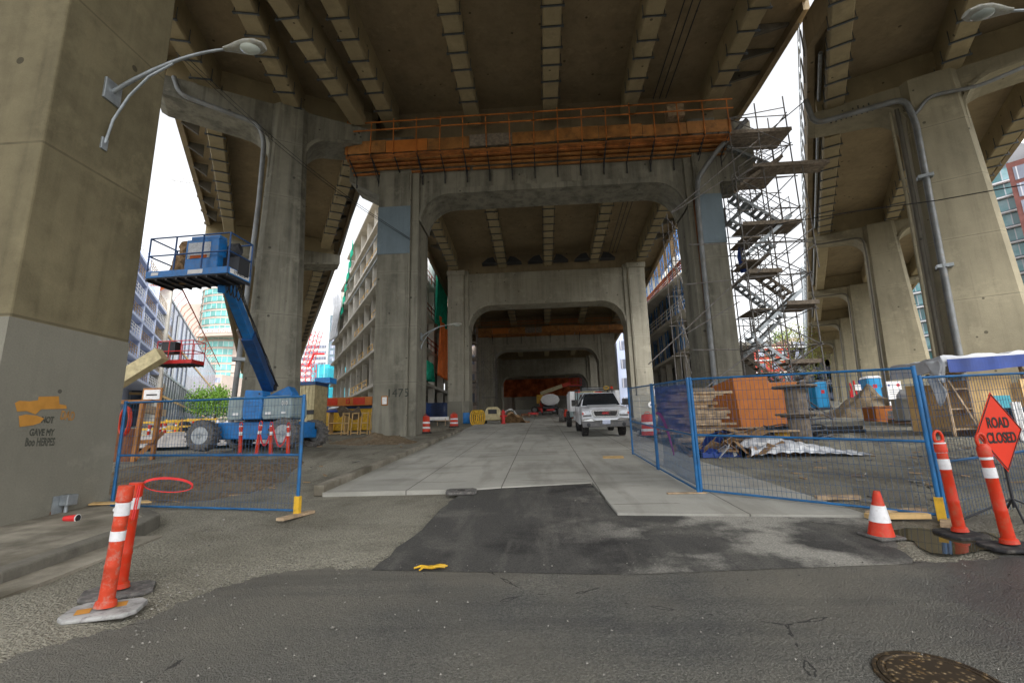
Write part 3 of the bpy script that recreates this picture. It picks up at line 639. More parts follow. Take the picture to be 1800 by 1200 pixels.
P1 = portal('nearest full portal pier, wearing blue grey bands and orange formwork', 24, 2.5, -8.75, -6.5, 8.25, 10.0, 15.4, 18.6, m_pier_grey, 1.75)
P2 = portal('second portal pier under the bridge, with the plain rounded opening', 43.6, 2.4, -8.75, -6.75, 8.2, 10.2, 14.35, 17.6, m_pier_lit)
P3 = portal('third portal pier with an orange work platform across its beam', 61, 2.4, -8.4, -6.3, 7.5, 9.7, 13.1, 15.7, m_pier_lit, 1.9)
P4 = portal('fourth portal pier, far inside, hung with orange netting behind', 80, 2.2, -8.4, -6.8, 7.8, 10.2, 12.1, 14.8, m_pier_lit, 1.8)
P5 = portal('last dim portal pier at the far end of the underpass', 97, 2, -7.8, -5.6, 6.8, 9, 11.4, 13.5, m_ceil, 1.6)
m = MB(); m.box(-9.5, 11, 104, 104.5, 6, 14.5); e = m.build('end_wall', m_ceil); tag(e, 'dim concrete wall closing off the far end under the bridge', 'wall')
m = MB(); m.box(-9.5, 11, 103.9, 103.998, 6, 9.3); m.build('painted_band', m_paint, None); bpy.data.objects['painted_band'].parent = e
m = MB(); m.grid(lambda u, v: Vector((-7.2+14.4*u, 89.5+.12*math.sin(u*60)*(1-v*.5), 12.2-3.3*v-.08*abs(math.sin(u*9)))), 90, 6)
tag(m.build('debris_netting', m_redn, solid=.02), 'dark orange netting hung inside the far end of the underpass', 'netting')
# painted bands
for xa, xb_, s in ((-8.755, -6.93, 1), (8.66, 10.005, 1)):
    m = MB(); z0, z1 = (11.55, 14.35) if xa < 0 else (11.3, 14.1); m.box(xa-.003, xb_, 23.965, 26.5, z0, z1); m.build('painted_band', m_bluegrey, P1, world=True)
m = MB(); m.box(-9.61, -7.396, 5.945, 7.905, 0, 3.42); m.build('painted_band', m_paint, P0, world=True)
m = MB(); m.box(-6.95, -6.9, 23.99, 24.02, 1.5, 11.5);
for x0, x1 in ((-8.76, -6.74), (8.19, 10.21)):
    m = MB(); m.box(x0, x1, 43.58, 46.02, 2, 4.9); m.build('painted_band', m_paint, P2, world=True)
# wings left and right of portal 1's beam
for s, x0, x1 in ((-1, -10.6, -8.75), (1, 10.0, 12.1)):
    m = MB()
    if s < 0: m.prism([(x1, 24.2, 18.5), (x0, 24.2, 18.5), (x0, 24.2, 16.2), (x1+.0, 24.2, 15.2)], (0, 2, 0))
    else: m.prism([(x0, 24.2, 18.5), (x1, 24.2, 18.5), (x1, 24.2, 15.6), (x1-.7, 24.2, 14.9), (x0, 24.2, 14.9)], (0, 2, 0))
    m.build('beam_end', m_pier_grey, P1, world=True)
# lettering on the first column
fm = lambda px, py, Y, xd=(1, 0, 0), yd=(0, 0, 1): frame(A(px, py, Y), xd, yd)
text('1475', .6, m_gtext, fm(699, 691, 23.985), 'pier_number', P1, sx=1.0)
text('[]', .5, m_gtext, fm(738, 690, 23.985), 'pier_number', P1) if 0 else None
q = A(676, 704, 23.97); m = MB(); m.box(q.x-.17, q.x+.17, 23.955, 23.985, q.z-.24, q.z+.24); nb = m.build('notice', m_orangewood, P1, world=True)
m = MB(); m.box(q.x-.12, q.x+.12, 23.945, 23.956, q.z-.18, q.z+.18); o = m.build('paper', m_white, nb); o.location = -Vector(P1.location)
# graffiti on pier 0's road side face (x = -7.396)
def onx(px, py, X=-7.392):
    d = ray(px, py); t = X/d.x; return Vector((X, d.y*t, HC+d.z*t))
def gtext(b, px, py, size, mat, sx=1, rot=0):
    yd = Vector((0, -math.sin(rot), math.cos(rot))); xd = Vector((0, math.cos(rot), math.sin(rot)))
    m0 = text(b, size, mat, frame(onx(px, py, -7.39), xd, yd), 'graffiti', P0, .001, sx=sx, bold=0); return m0
def outline_text(b, px, py, size, mat, sx=1, rot=0, thick=.004):
    cu = bpy.data.curves.new('g', 'FONT'); cu.body = b; cu.size = size; cu.fill_mode = 'NONE'; cu.bevel_depth = thick; cu.align_x = 'CENTER'; cu.align_y = 'CENTER'; cu.resolution_u = 4; cu.bevel_resolution = 0
    to = bpy.data.objects.new('tmp', cu); C.objects.link(to); dg = bpy.context.evaluated_depsgraph_get(); me = bpy.data.meshes.new_from_object(to.evaluated_get(dg)); bpy.data.objects.remove(to)
    yd = Vector((0, -math.sin(rot), math.cos(rot))); xd = Vector((0, math.cos(rot), math.sin(rot)))
    me.transform(P0.matrix_basis.inverted() @ frame(onx(px, py, -7.392), xd, yd) @ Matrix.Diagonal((sx, 1, .3, 1)))
    me.materials.clear(); me.materials.append(mat); o = bpy.data.objects.new('graffiti', me); C.objects.link(o); o.parent = P0
outline_text('NOT', 84, 738, .13, m_gtext, .62)
outline_text('GAVE MY', 74, 760, .135, m_gtext, .62)
outline_text('Boo HERPES', 71, 777, .16, m_gtext, .5)
outline_text('DAD', 119, 731, .19, m_gor, .55, -.05, .005)
for poly in ([(26, 708), (34, 704), (52, 705), (67, 703), (68, 697), (103, 696), (104, 710), (116, 712), (117, 718), (72, 719), (62, 728), (46, 722), (30, 723)],
             [(33, 731), (45, 728), (64, 730), (77, 735), (70, 743), (58, 747), (34, 750)]):
    m = MB(); m.prism([onx(a, b, -7.393) for a, b in poly], (.004, 0, 0)); m.build('graffiti', m_gor, P0, world=True)
# ---- ramp piers (broad flared columns with haunched arms)
def ramp_pier(label, base, rz, zu, zt, wl, wr, bl, br, armL, armR, mat, dep=2.2):
    t = thing('ramp_pier', label, 'bridge pier', (base.x, base.y, prof(base.y)), rz); z0 = -prof(base.y)
    m = MB(); zb = -.8
    vs = []
    for z, a, b, d in ((zb, -bl, br, dep*.56), (zt+z0, -wl, wr, dep*.5)):
        vs += [Vector((a+.25, -d, z)), Vector((b-.25, -d, z)), Vector((b, -d+.25, z)), Vector((b, d-.25, z)), Vector((b-.25, d, z)), Vector((a+.25, d, z)), Vector((a, d-.25, z)), Vector((a, -d+.25, z))]
    m.add(vs, [tuple(range(8)), tuple(range(8, 16))]+[(i, (i+1) % 8, 8+(i+1) % 8, 8+i) for i in range(8)])
    m.build('column', mat, t)
    m = MB(); Zu, Zt = zu+z0, zt+z0; r = 1.3
    pts = [(-armL, Zt), (-armL, Zu+.7), (-armL+.3, Zu+.55)]+[(-wl-r+r*math.cos(R(a)), Zu-r+.25+r*math.sin(R(a))) for a in (90, 75, 60, 45, 30, 15, 0)]+[(-wl+.3, Zu-2.2), (wr-.3, Zu-2.2)]
    pts += [(wr+r-r*math.cos(R(a)), Zu-r+.25+r*math.sin(R(a))) for a in (0, 15, 30, 45, 60, 75, 90)]+[(armR-.3, Zu+.55), (armR, Zu+.7), (armR, Zt)]
    m.prism([(x, -dep*.5+.28, z) for x, z in pts], (0, dep-.56, 0)); m.build('crossbeam', mat, t)
    for sg, w0, ar in ((-1, wl, armL), (1, wr, armR)):
        m = MB(); q = [(sg*(w0+.02), Zu-2.6)]+[(sg*(w0+r-r*math.cos(R(a))), Zu-r+.25+r*math.sin(R(a))) for a in (0, 15, 30, 45, 60, 75, 90)]+[(sg*(ar-.3), Zu+.55)]
        for a, b in zip(q, q[1:]): m.prism([(a[0], -dep*.5+.1, a[1]), (b[0], -dep*.5+.1, b[1]), (b[0]-sg*.02, -dep*.5+.1, b[1]+.2), (a[0]-sg*.16, -dep*.5+.1, a[1]+.1)], (0, .2, 0))
        m.build('arch_rim', mat, t)
    return t
LRZ = math.atan2(.515, .857); RRZ = -math.atan2(.469, .883)
PL1 = ramp_pier('broad concrete pier with haunched arms behind the blue boom lift', L1, LRZ, 17.0, 18.65, .72, .9, 1.15, 1.45, 5.6, 4.2, m_pier_grey)
v = L1+LD*18.3; PL2 = ramp_pier('second pier of the left ramp, mostly hidden behind the first', v, LRZ, 16.5, 18.0, 1.2, 1.3, 1.9, 1.6, 5.0, 5.0, m_pier_grey)
Rl = ['nearest pier of the right ramp, widest, with a fat grey drainpipe on its left edge', 'second pier of the right ramp, tall with a white notice board at its foot', 'third pier of the right ramp, pale with a mossy stain', 'fourth pier of the right ramp, narrow from here', 'fifth pier of the right ramp, in shade', 'sixth and farthest pier of the right ramp']
PR = []
for k, lb in enumerate(Rl):
    v = R1+RD*(18.5*k); PR.append(ramp_pier(lb, v, RRZ, 16.4-.03*k, 17.45-.1*k, 1.15, .85, 1.55, 1.55, 4.9, 6.2, m_pier_warm))
# painted foot of the second and third right piers
for k in (1,):
    v = PR[k]; m = MB(); a, b, d = -1.53, 1.53, 1.24
    m.prism([(a+.22, -d, -.5), (b-.22, -d, -.5), (b+.01, -d+.25, -.5), (b+.01, d, -.5), (a-.01, d, -.5), (a-.01, -d+.25, -.5)], (0, 0, 2.6)); m.build('painted_band', m_paint, v)
m = MB(); m.prism([(-1.54+.22, -1.24, -.5), (1.56-.22, -1.24, -.5), (1.56, -1.0, -.5), (1.56, 1.2, -.5), (-1.56, 1.2, -.5), (-1.56, -1.0, -.5)], (0, 0, 2.2)); m.build('painted_band', m_paint, PR[2])
# drain pipes
def pipe(parent, pts, r, mat=None, name='drainpipe', n=12):
    out = []; P = [Vector(p) for p in pts]
    for i, p in enumerate(P):
        if 0 < i < len(P)-1:
            a = p+(P[i-1]-p).normalized()*min(.45, (P[i-1]-p).length*.4); b = p+(P[i+1]-p).normalized()*min(.45, (P[i+1]-p).length*.4)
            for k in range(6): t_ = k/5; out.append(a*(1-t_)**2+p*2*t_*(1-t_)+b*t_*t_)
        else: out.append(p)
    m = MB(); m.path(out, r, n); return m.build(name, mat or m_pipe, parent, smooth=True)
z0 = -prof(R1.y)
pipe(PR[0], [(-4.9, -1.5, 17.9+z0), (-4.7, -1.25, 16.6+z0), (-1.15, -1.25, 16.5+z0), (-.95, -1.25, 15.2+z0), (-1.25, -1.4, -.3)], .13)
pipe(PR[0], [(6.4, -1.35, 16.9+z0), (1.3, -1.3, 16.0+z0), (-.3, -1.2, 16.3+z0), (-.9, -1.2, 15.6+z0)], .08)
pipe(PR[0], [(-1.45, -1.0, 16.2+z0), (-1.5, -1.0, 12+z0), (-1.72, -1.1, -.3)], .09, m_dark)
pipe(PR[0], [(-1.7, -.9, 16.2+z0), (-1.72, -.95, 12+z0), (-1.95, -1.0, -.3)], .07, m_pier_warm, 'conduit')
for zz in (12.4, 8.2): m = MB(); m.box(-1.3, -.75, -1.45, -1.1, zz+z0, zz+.14+z0); m.build('pipe_clamp', m_galv, PR[0])
z0 = -prof(L1.y)
pipe(PL1, [(-4.9, -1.2, 18.4+z0), (-4.6, -1.25, 17.55+z0), (-1.3, -1.3, 17.0+z0), (-1.0, -1.3, 16.1+z0), (-1.0, -1.35, 13+z0), (-1.35, -1.45, .1)], .11)
m = MB(); m.box(-1.5, -1.0, -1.6, -1.2, 3.6, 3.75); m.build('pipe_clamp', m_galv, PL1)
pipe(P1, [P1.matrix_basis.inverted() @ Vector(p) for p in ((11.5, 23.3, 17.9), (9.9, 23.5, 16.4), (8.75, 23.7, 14.9), (8.62, 23.75, 13.5), (8.5, 23.8, 3))], .13)
m = MB(); m.box(8.5, 8.62, 23.97, 24.05, 2.5, 13.9); m.build('rust_stain_strip', plain('rust_stain', (.16, .07, .03), .9, 0, .2, .5, 1.2), P1, world=True)
for k in (1, 2, 3, 4):
    z0 = -prof((R1+RD*18.5*k).y); pipe(PR[k], [(-4.6, -1.2, 17+z0), (-4.5, -1.2, 16.5+z0), (-1.3, -1.2, 16.4+z0), (-1.25, -1.2, 15+z0), (-1.6, -1.3, -.3)], .07, m_dark)
for r_, wd in (((0, 0), 'illegible'),): pass
gm = frame(PR[0].matrix_basis @ Vector((-3.1, -.83, 16.62-prof(R1.y))), PR[0].matrix_basis.to_3x3() @ Vector((1, 0, 0)), (0, 0, 1))
# orange soffit stains and scrawl on the arm: short dark strokes as in the photo
m = MB(); rn = random.Random(9)
for row, n in ((0, 9), (1, 11)):
    for i in range(n):
        x = -4.1+i*.21+row*.1; z = 16.98-.28*row-prof(R1.y); m.box(x, x+.06, -.84, -.822, z-.1, z+.12*rn.uniform(.3, 1.2))
m.build('graffiti', m_gtext, PR[0])
# overhead slack cables
for dz in (0, .25):
    m = MB(); a, b = Vector((-15.6, 17.0, 18.6+dz)), Vector((-6.9, 24.0, 12.3+dz*.3))
    m.path([a+(b-a)*t-Vector((0, 0, .6*math.sin(math.pi*t))) for t in [i/14 for i in range(15)]], .014, 5)
    tag(m.build('cable', m_btext), 'upper of two thin black cables slung from the left ramp to the portal column' if dz else 'lower of two thin black cables slung from the left ramp to the portal column', 'cable')
m = MB(); m.path([A(1350, 397, 20), A(1500, 372, 18), A(1650, 352, 16.5), A(1800, 325, 15)], .02, 5)
tag(m.build('cable', m_btext), 'thin black cable crossing in front of the widest right hand pier', 'cable')
# ================================================================== STREET FURNITURE AND SITE THINGS
UP = Vector((0, 0, 1))
GT = math.atan(.0715)      # slope of the road
def gp3(px, py, off=0): v = G(px, py); return Vector((v.x, v.y, v.z+off))
# ---- street lamps
def street_lamp(label, base, dirx, ln, rise, plate=True, low=-1.15, near=None):
    t = thing('street_lamp', label, 'street lamp', base)
    s = 1 if dirx > 0 else -1
    m = MB(); m.box(-.02*s, .03*s, -.16, .16, -.2, .2); m.build('wall_plate', m_galv, t, bevel=.01)
    m = MB(); m.box(-.02*s, .025*s, -.06, .06, low-.12, low+.1); m.build('wall_plate', m_galv, t, bevel=.01)
    pts = [(s*x*ln, 0, rise*math.sin(x*math.pi/2)**.9) for x in [i/12 for i in range(13)]]
    m = MB(); m.path(pts, [.038-.014*i/12 for i in range(13)], 10); m.build('arm', m_galv, t, smooth=True)
    m = MB(); q = [(s*.02, 0, low), (s*.1, 0, low*.55), (s*.32*ln*.5, 0, low*.1), (s*.45*ln*.7, 0, rise*.38), (s*.52*ln, 0, rise*.70)]
    m.path(q, .022, 8); m.build('brace', m_galv, t, smooth=True)
    hm = Matrix.Translation((s*ln, 0, rise))
    m = MB(); 
    secs = [(-.06, .05, .05), (.05, .07, .07), (.2, .12, .10), (.38, .165, .115), (.55, .16, .10), (.68, .09, .05)]
    for x, wy, hz in secs:
        for k in range(14):
            a = 2*math.pi*k/14; zz = math.sin(a); m.v.append(Vector((s*(ln+x), wy*math.cos(a), rise+(hz*zz if zz > 0 else hz*.45*zz))))
    n = 14; m.f = [[i*n+k, i*n+(k+1) % n, (i+1)*n+(k+1) % n, (i+1)*n+k] for i in range(5) for k in range(n)]+[list(range(n)), list(range(5*n, 6*n))]; m.mi = [0]*len(m.f)
    h = m.build('lamp_head', plain('mossy_metal', (.36, .36, .33), .6, .2, .3, .15, 9, (.3, .27, .12, .6)) if 'mossy_metal' not in MATS else MATS['mossy_metal'], t, smooth=True)
    m = MB(); m.lathe([(.0, -.075), (.07, -.06), (.125, -.02), (.135, .0)], 18); m.v = [Vector((s*(ln+.42)+p.x*1.35, p.y, rise-.03+p.z)) for p in m.v]
    m.build('lens', glass('lamp_lens', (.5, .55, .5), .15) if 'lamp_lens' not in MATS else MATS['lamp_lens'], h, smooth=True)
    return t
lb = onx(197, 163); street_lamp('grey curved lamp arm bolted to the brown near pier at left', lb, 1, 2.05, .72, low=-1.0)
b = A(1740, 25, 7.3)
t = street_lamp('grey lamp head reaching in from the right edge above the yard', Vector((10.59, 7.3, b.z-.55)), -1, 10.59-b.x-.3, .58, low=-1.0)
b = A(737, 592, 24.9); t = street_lamp('small dark lamp arm on the inner side of the numbered portal column', Vector((-6.45, 24.9, b.z)), 1, 1.55, .6, low=-.55)
# junction box on pier 0
q = onx(105, 885); t = thing('junction_box', 'grey electrical box with a short conduit on the foot of the left pier', 'electrical box', q)
m = MB(); m.box(0, .012, -.12, .05, -.16, .12); m.build('back_plate', m_galv, t)
m = MB(); m.box(.012, .15, -.03, .14, -.03, .13); m.build('enclosure', m_galv, t, bevel=.012)
m = MB(); m.tube((.06, .05, -.03), (.06, .05, -.34), .025, 10); m.build('conduit', m_galv, t)
m = MB(); m.box(.001, .008, -.13, .12, -.34, -.1); m.build('bare_patch', m_rust, t)
# cups, glove, plank, plates
def cup(label, p, rz, mat, r=.042, L_=.15, name='paper_cup'):
    t = thing(name, label, 'cup', p, rz)
    m = MB(); m.lathe([(r*.7, -L_/2), (r, L_/2)], 20, axis='x'); m.build('cup_body', mat, t, smooth=True)
    m = MB(); m.lathe([(r*.97, L_/2+.001), (r*1.07, L_/2+.002), (r*1.07, L_/2+.012), (r*.9, L_/2+.012)], 20, axis='x'); m.build('rim', m_white, t, smooth=True)
    m = MB(); m.lathe([(r*.9, L_/2+.011), (r*.9, L_/2+.014)], 20, axis='x'); m.build('mouth', m_black, t); return t
q = gp3(78, 937); cup('red paper cup lying on the left pavement', (q.x+.2, q.y+.15, prof(q.y)+.165), .1, m_red, .05, .17)
q = gp3(195, 916); cup('white paper cup lying on the pavement behind the leaning orange tube', (q.x+.1, q.y, prof(q.y)+.16), .15, m_white, .045, .13)
q = gp3(757, 1004); t = thing('work_glove', 'crumpled yellow work glove dropped on the asphalt', 'glove', (q.x, q.y, q.z+.02), .2)
m = MB(); m.blob((0, 0, .012), .05, 2, 2, .15, (1.1, .8, .3)); m.build('palm', m_yellow, t, smooth=True)
for k, (a, l) in enumerate(((.2, .12), (-.1, .13), (-.4, .11), (2.9, .13), (3.6, .1))):
    m = MB(); m.path([(math.cos(a)*.03, math.sin(a)*.03, .015), (math.cos(a)*(.03+l*.5), math.sin(a)*(.03+l*.5), .024), (math.cos(a+.2)*(.03+l), math.sin(a+.2)*(.03+l), .012)], [.013, .012, .008], 7); m.build('finger', m_yellow, t, smooth=True)
q = gp3(1078, 806); m = MB(); m.box(-.27, .27, -.2, .2, 0, .02); o = m.build('plywood_offcut', m_ply, bevel=.003); o.location = (q.x, q.y, q.z+.035); o.rotation_euler = (GT, 0, -.1); tag(o, 'square offcut of plywood lying flat on the concrete road', 'board')
def base_plate(parent, a=.26, b=.18, th=.035, mat=None, z=0):
    m = MB(); pts = [(-a, -b*.6), (-a*.75, -b), (a*.75, -b), (a, -b*.6), (a, b*.6), (a*.75, b), (-a*.75, b), (-a, b*.6)]
    m.prism([(x, y, z) for x, y in pts], (0, 0, th)); return m.build('rubber_base', mat or m_rubber, parent, bevel=.012)
q = gp3(811, 868); t = thing('tube_base', 'empty grey rubber base with a round hole, left on the asphalt patch', 'rubber base', (q.x, q.y, q.z+.015), .1, tilt=GT)
base_plate(t, .27, .2, .05); m = MB(); m.lathe([(.055, .051), (.07, .052), (.07, .058), (.055, .058)], 20); m.build('socket', m_black, t)
# ---- delineator tubes
def delineator(label, loc, rz=0, h=1.08, lean=(0, 0), mat=None, base=True, bm_=None, bands=((.62, .72), (.80, .90)), group=None, handle=True, r=.052, bsz=(.26, .18), brz=0):
    t = thing('delineator', label, 'traffic delineator', loc, 0, group)
    mm = Matrix.Rotation(lean[0], 4, 'Y') @ Matrix.Rotation(lean[1], 4, 'X')
    if base: b_ = base_plate(t, *bsz, mat=bm_); b_.rotation_euler = (GT, 0, brz)
    pr = [(r*1.5, .05), (r*1.35, .09), (r*1.08, .1), (r*1.02, .3*h), (r*1.06, .31*h), (r*1.06, .33*h), (r, .34*h), (r*.97, .6*h), (r*1.02, .605*h), (r*.98, .615*h), (r*.92, .78*h), (r*1.12, .785*h), (r*1.1, .86*h if handle else .9*h), (r*.7, .9*h)]
    m = MB(); m.lathe(pr, 20, m=mm); m.build('tube', mat or m_orange, t, smooth=True)
    if handle:
        m = MB(); pts = [mm @ Vector((.045*math.cos(a), 0, .925*h+.075*math.sin(a))) for a in [2*math.pi*i/16 for i in range(17)]]; m.path(pts, .016, 8); m.build('handle', mat or m_orange, t, smooth=True)
    for a, b in bands:
        m = MB(); m.lathe([(r*1.03, a*h), (r*1.035, b*h)], 20, m=mm); m.build('reflective_band', m_refl, t, smooth=True)
    return t
q = gp3(183, 1078); d1 = delineator('front leaning orange tube on a worn white base by the left kerb', (q.x, q.y, q.z), 0, 1.1, (.05, 0), m_orangew, bm_=plain('worn_white_base', (.36, .36, .35), .8, 0, .2, .2, 7, (.12, .1, .1, .7)), bands=((.5, .57), (.68, .775)), brz=.35, handle=False)
for a, b, y0 in ((-.3, -.12, 0), (.05, .2, .08)):
    m = MB(); m.box(a*.6, b*.7, -.06+y0*.5, .05+y0*.5, .036, .038); o = m.build('paint_mark', m_gor, d1); o.rotation_euler = (GT, 0, .6)
q = gp3(208, 1043); d2 = delineator('orange tube on a black base standing right behind the front one at left', (q.x, q.y, q.z), 0, 1.06, (.045, 0), m_orange, bm_=m_rubber, bands=((.68, .775),), brz=.6, handle=False)
m = MB(); c = Vector((d2.location.x, d2.location.y, d2.location.z+.93))
pts = []
for i in range(26):
    a = math.pi*2*i/25; pts.append(c+Vector((.28-.24*math.cos(a)+.03, .05*math.sin(a)+.05, .06*math.sin(a+.4)-.01)))
for i, (p, q_) in enumerate(zip(pts, pts[1:])): m.bar(p, q_, .004, .022 if i < 13 else .008)
for dx in (0, .02): m.bar(c+Vector((.11+dx, -.05, 0)), c+Vector((.09+dx, -.06, -.3)), .012, .004)
tag(m.build('warning_tape', m_redn if False else m_red), 'loop of red warning tape tied to the tops of the left tubes', 'tape')
q = gp3(1690, 944); delineator('left of the two orange tubes at the right fence, tipped slightly', (q.x, q.y, q.z+.01), 0, 1.13, (-.035, 0), m_orange, bands=((.62, .72), (.78, .88)), bm_=m_black, bsz=(.2, .19))
q = gp3(1778, 966); delineator('orange tube with a looped handle standing in front of the road closed sign', (q.x, q.y, q.z+.01), 0, 1.13, (-.06, 0), m_orange, bands=((.60, .69), (.76, .86)), bm_=m_black, bsz=(.24, .17))
LF = ['leftmost orange tube in front of the lift between its two wheels', 'orange tube with tape trailing off it, second beside the lift', 'orange tube standing just before the lift front wheel', 'rightmost orange tube by the lift, nearest the fence post']
for k, (px, py) in enumerate(((421, 796), (449, 802), (474, 806), (504, 814))):
    q = A(px+1, py, 14.3); delineator(LF[k], (q.x, 14.3, gz(q.x, 14.3)), 0, 1.05, (-.03 if k != 1 else .09, .02), m_orange, base=False, group='orange tubes beside the boom lift')
m = MB(); P = [A(450, 806, 14.25), A(475, 806, 14.25), A(505, 814, 14.25)]; P = [Vector((p.x, p.y, gz(p.x, p.y)+.95)) for p in P]
for a, b in zip(P, P[1:]):
    pp = [a+(b-a)*i/12-Vector((0, 0, .62*math.sin(math.pi*i/12))) for i in range(13)]
    for u, v in zip(pp, pp[1:]): m.bar(u, v, .004, .05)
tag(m.build('warning_tape', m_red), 'sagging red tape strung between the tubes beside the lift', 'tape')
# ---- cone
q = gp3(1550, 946); t = thing('traffic_cone', 'small orange traffic cone with one white band by the puddle', 'traffic cone', (q.x, q.y, q.z+.01), .2, tilt=GT)
m = MB(); m.box(-.155, .155, -.155, .155, 0, .03); m.build('cone_base', m_rubber, t, bevel=.012)
m = MB(); m.lathe([(.125, .03), (.12, .045), (.035, .47), (.03, .49), (.018, .492)], 24); m.build('cone_body', m_orange, t, smooth=True)
m = MB(); m.lathe([(.0985, .17), (.0635, .34)], 24); m.v = [p*1 for p in m.v]; m.build('reflective_band', m_refl, t, smooth=True); t.children[-1].scale = (1.03, 1.03, 1)
# ---- drums
def drum(label, q, rz=0):
    t = thing('traffic_drum', label, 'traffic drum', q, rz, 'orange and white traffic drums')
    m = MB(); m.lathe([(.36, 0), (.36, .06), (.3, .09)], 24); m.build('rubber_ring', m_black, t, smooth=True)
    m = MB(); pr = [(.285, .06), (.285, .33), (.27, .35), (.27, .6), (.255, .62), (.255, .84), (.24, .86), (.235, .92), (.1, .95)]; m.lathe(pr, 24); m.build('drum_body', m_orange, t, smooth=True)
    for a, b, r in ((.25, .35, .288), (.52, .62, .275)):
        m = MB(); m.lathe([(r, a), (r-.002, b)], 24); m.build('reflective_band', m_refl, t, smooth=True)
    m = MB(); m.path([(-.1, 0, .94), (-.08, 0, 1.02), (.08, 0, 1.02), (.1, 0, .94)], .02, 8); m.build('handle', m_orange, t); return t
for (px, py, lb) in ((747, 762, 'orange and white drum nearest the numbered portal column'), (798, 751, 'orange and white drum at the foot of the second portal, left of the road'), (1141, 768, 'orange drum right of the white pickup, by the blue fence')):
    q = gp3(px, py); drum(lb, (q.x, q.y, gz(q.x, q.y)-.02))
# ---- fence panels
def fence(label, p, q, h=1.85, midf=.5, feet=(0, 1), extra=None, wires=True, zoff=0.03, sx=.062, sz=.15, base=True):
    p, q = Vector(p), Vector(q); d = q-p; L_ = math.hypot(d.x, d.y); rz = math.atan2(d.y, d.x); dz = d.z
    t = thing('fence_panel', label, 'fence panel', p, rz, 'blue temporary fence panels')
    sh = dz/L_
    def pp(x, z, y=0): return Vector((x, y, z+x*sh))
    for x in (0, L_): m = MB(); m.tube(pp(x, -.02), pp(x, h+.03), .027, 10); m.build('post', m_fblue, t, smooth=True)
    for z in (.05, h*midf, h): m = MB(); m.tube(pp(0, z), pp(L_, z), .017, 8); m.build('rail', m_fblue, t, smooth=True)
    if wires:
        m = MB(); x = sx
        while x < L_-.02: m.tube(pp(x, .05), pp(x, h), .003, 3, cap=False); x += sx
        z = sz
        while z < h: m.tube(pp(0, z, .004), pp(L_, z, .004), .003, 3, cap=False); z += sz
        m.build('wire_mesh', m_wire, t)
    for f in feet:
        x = f*L_; m = MB(); m.box(x-.045, x+.045, -.035, .035, x*sh-.02, x*sh+.26); m.build('foot_sleeve', m_yellow, t, bevel=.005)
        if base:
            m = MB(); m.box(x-.04+.02, x+.1, -.42, .3, x*sh-.03, x*sh+.01); m.build('foot_board', m_lumber, t)
    return t
a, b = G(196, 893), G(522, 903)
F1 = fence('blue wire fence panel at left, between the pier and the dug ground', (a.x, a.y, prof(a.y)), (b.x, b.y, prof(b.y)), 1.78, .49, feet=(1,))
a, b, c, e_ = G(1158, 828), G(1228, 870), G(1657, 916), G(1800, 903)
F2 = fence('blue fence panel turned side on to the road, hung with a blue banner', (a.x, a.y+.0, prof(a.y)+.02), (b.x, b.y, prof(b.y)+.03), 1.86, .5, feet=())
F3 = fence('long blue wire fence panel across the yard, between two posts', (b.x+.05, b.y, prof(b.y)+.03), (c.x, c.y, prof(c.y)+.02), 1.86, .5, feet=(1,))
dirv = (Vector((e_.x, e_.y, 0))-Vector((c.x, c.y, 0))).normalized()
q = Vector((c.x, c.y, 0))+dirv*2.95+Vector((.1, .55, 0)); F4 = fence('blue fence panel behind the road closed sign', (c.x+.09, c.y+.05, prof(c.y)-.1), (q.x, q.y, prof(q.y)-.05), 1.86, .42, feet=())
a2 = Vector((2.4, 13.75)); F2b = fence('farthest blue fence panel, behind the banner panel beside the road', (2.5, 13.85, prof(13.85)+.02), (2.48, 10.9, prof(10.9)+.02), 1.86, .5, feet=(), sx=.11)
for px, lb in ((1232, 0),):
    m = MB(); m.box(b.x-.5, b.x+.12, b.y-.06, b.y+.04, prof(b.y)+.03, prof(b.y)+.05); tag(m.build('foot_board', m_lumber), 'thin board under the post where the banner panel meets the yard fence', 'board')
# banner on the side-on panel
m = MB(); X0 = a.x+.04
m.grid(lambda u, v: Vector((X0+.02*math.sin(u*9+v*4), a.y-.1-(a.y-b.y-.2)*u, prof(a.y-(a.y-b.y)*u)+.98+.84*v)), 14, 8); o1 = m.build('banner', m_banner); tag(o1, 'dark blue see-through mesh banner tied to the upper half of the side-on fence panel', 'banner')
m = MB(); m.grid(lambda u, v: Vector((X0+.03+.03*math.sin(u*7+v*4), a.y-.15-(a.y-b.y)*.85*u, prof(a.y-(a.y-b.y)*u)+.12+.8*v)), 14, 8); o1 = m.build('banner', translucent('blue_mesh_lower', (.04, .14, .28), .4)); tag(o1, 'pale blue torn screen on the lower half of the side-on fence panel', 'banner')
m = MB(); pts = [Vector((X0-.01, a.y-.05-1.0*(i/14)**.7*1.2, prof(a.y)+1.25-.85*(i/14)**1.6)) for i in range(15)]
for i, (p, q) in enumerate(zip(pts, pts[1:])): m.bar(p, q, .005, .05+.08*math.sin(math.pi*i/14))
mm = m.build('banner_stripe', plain('magenta_print', (.3, .02, .2), .6)); mm.parent = o1
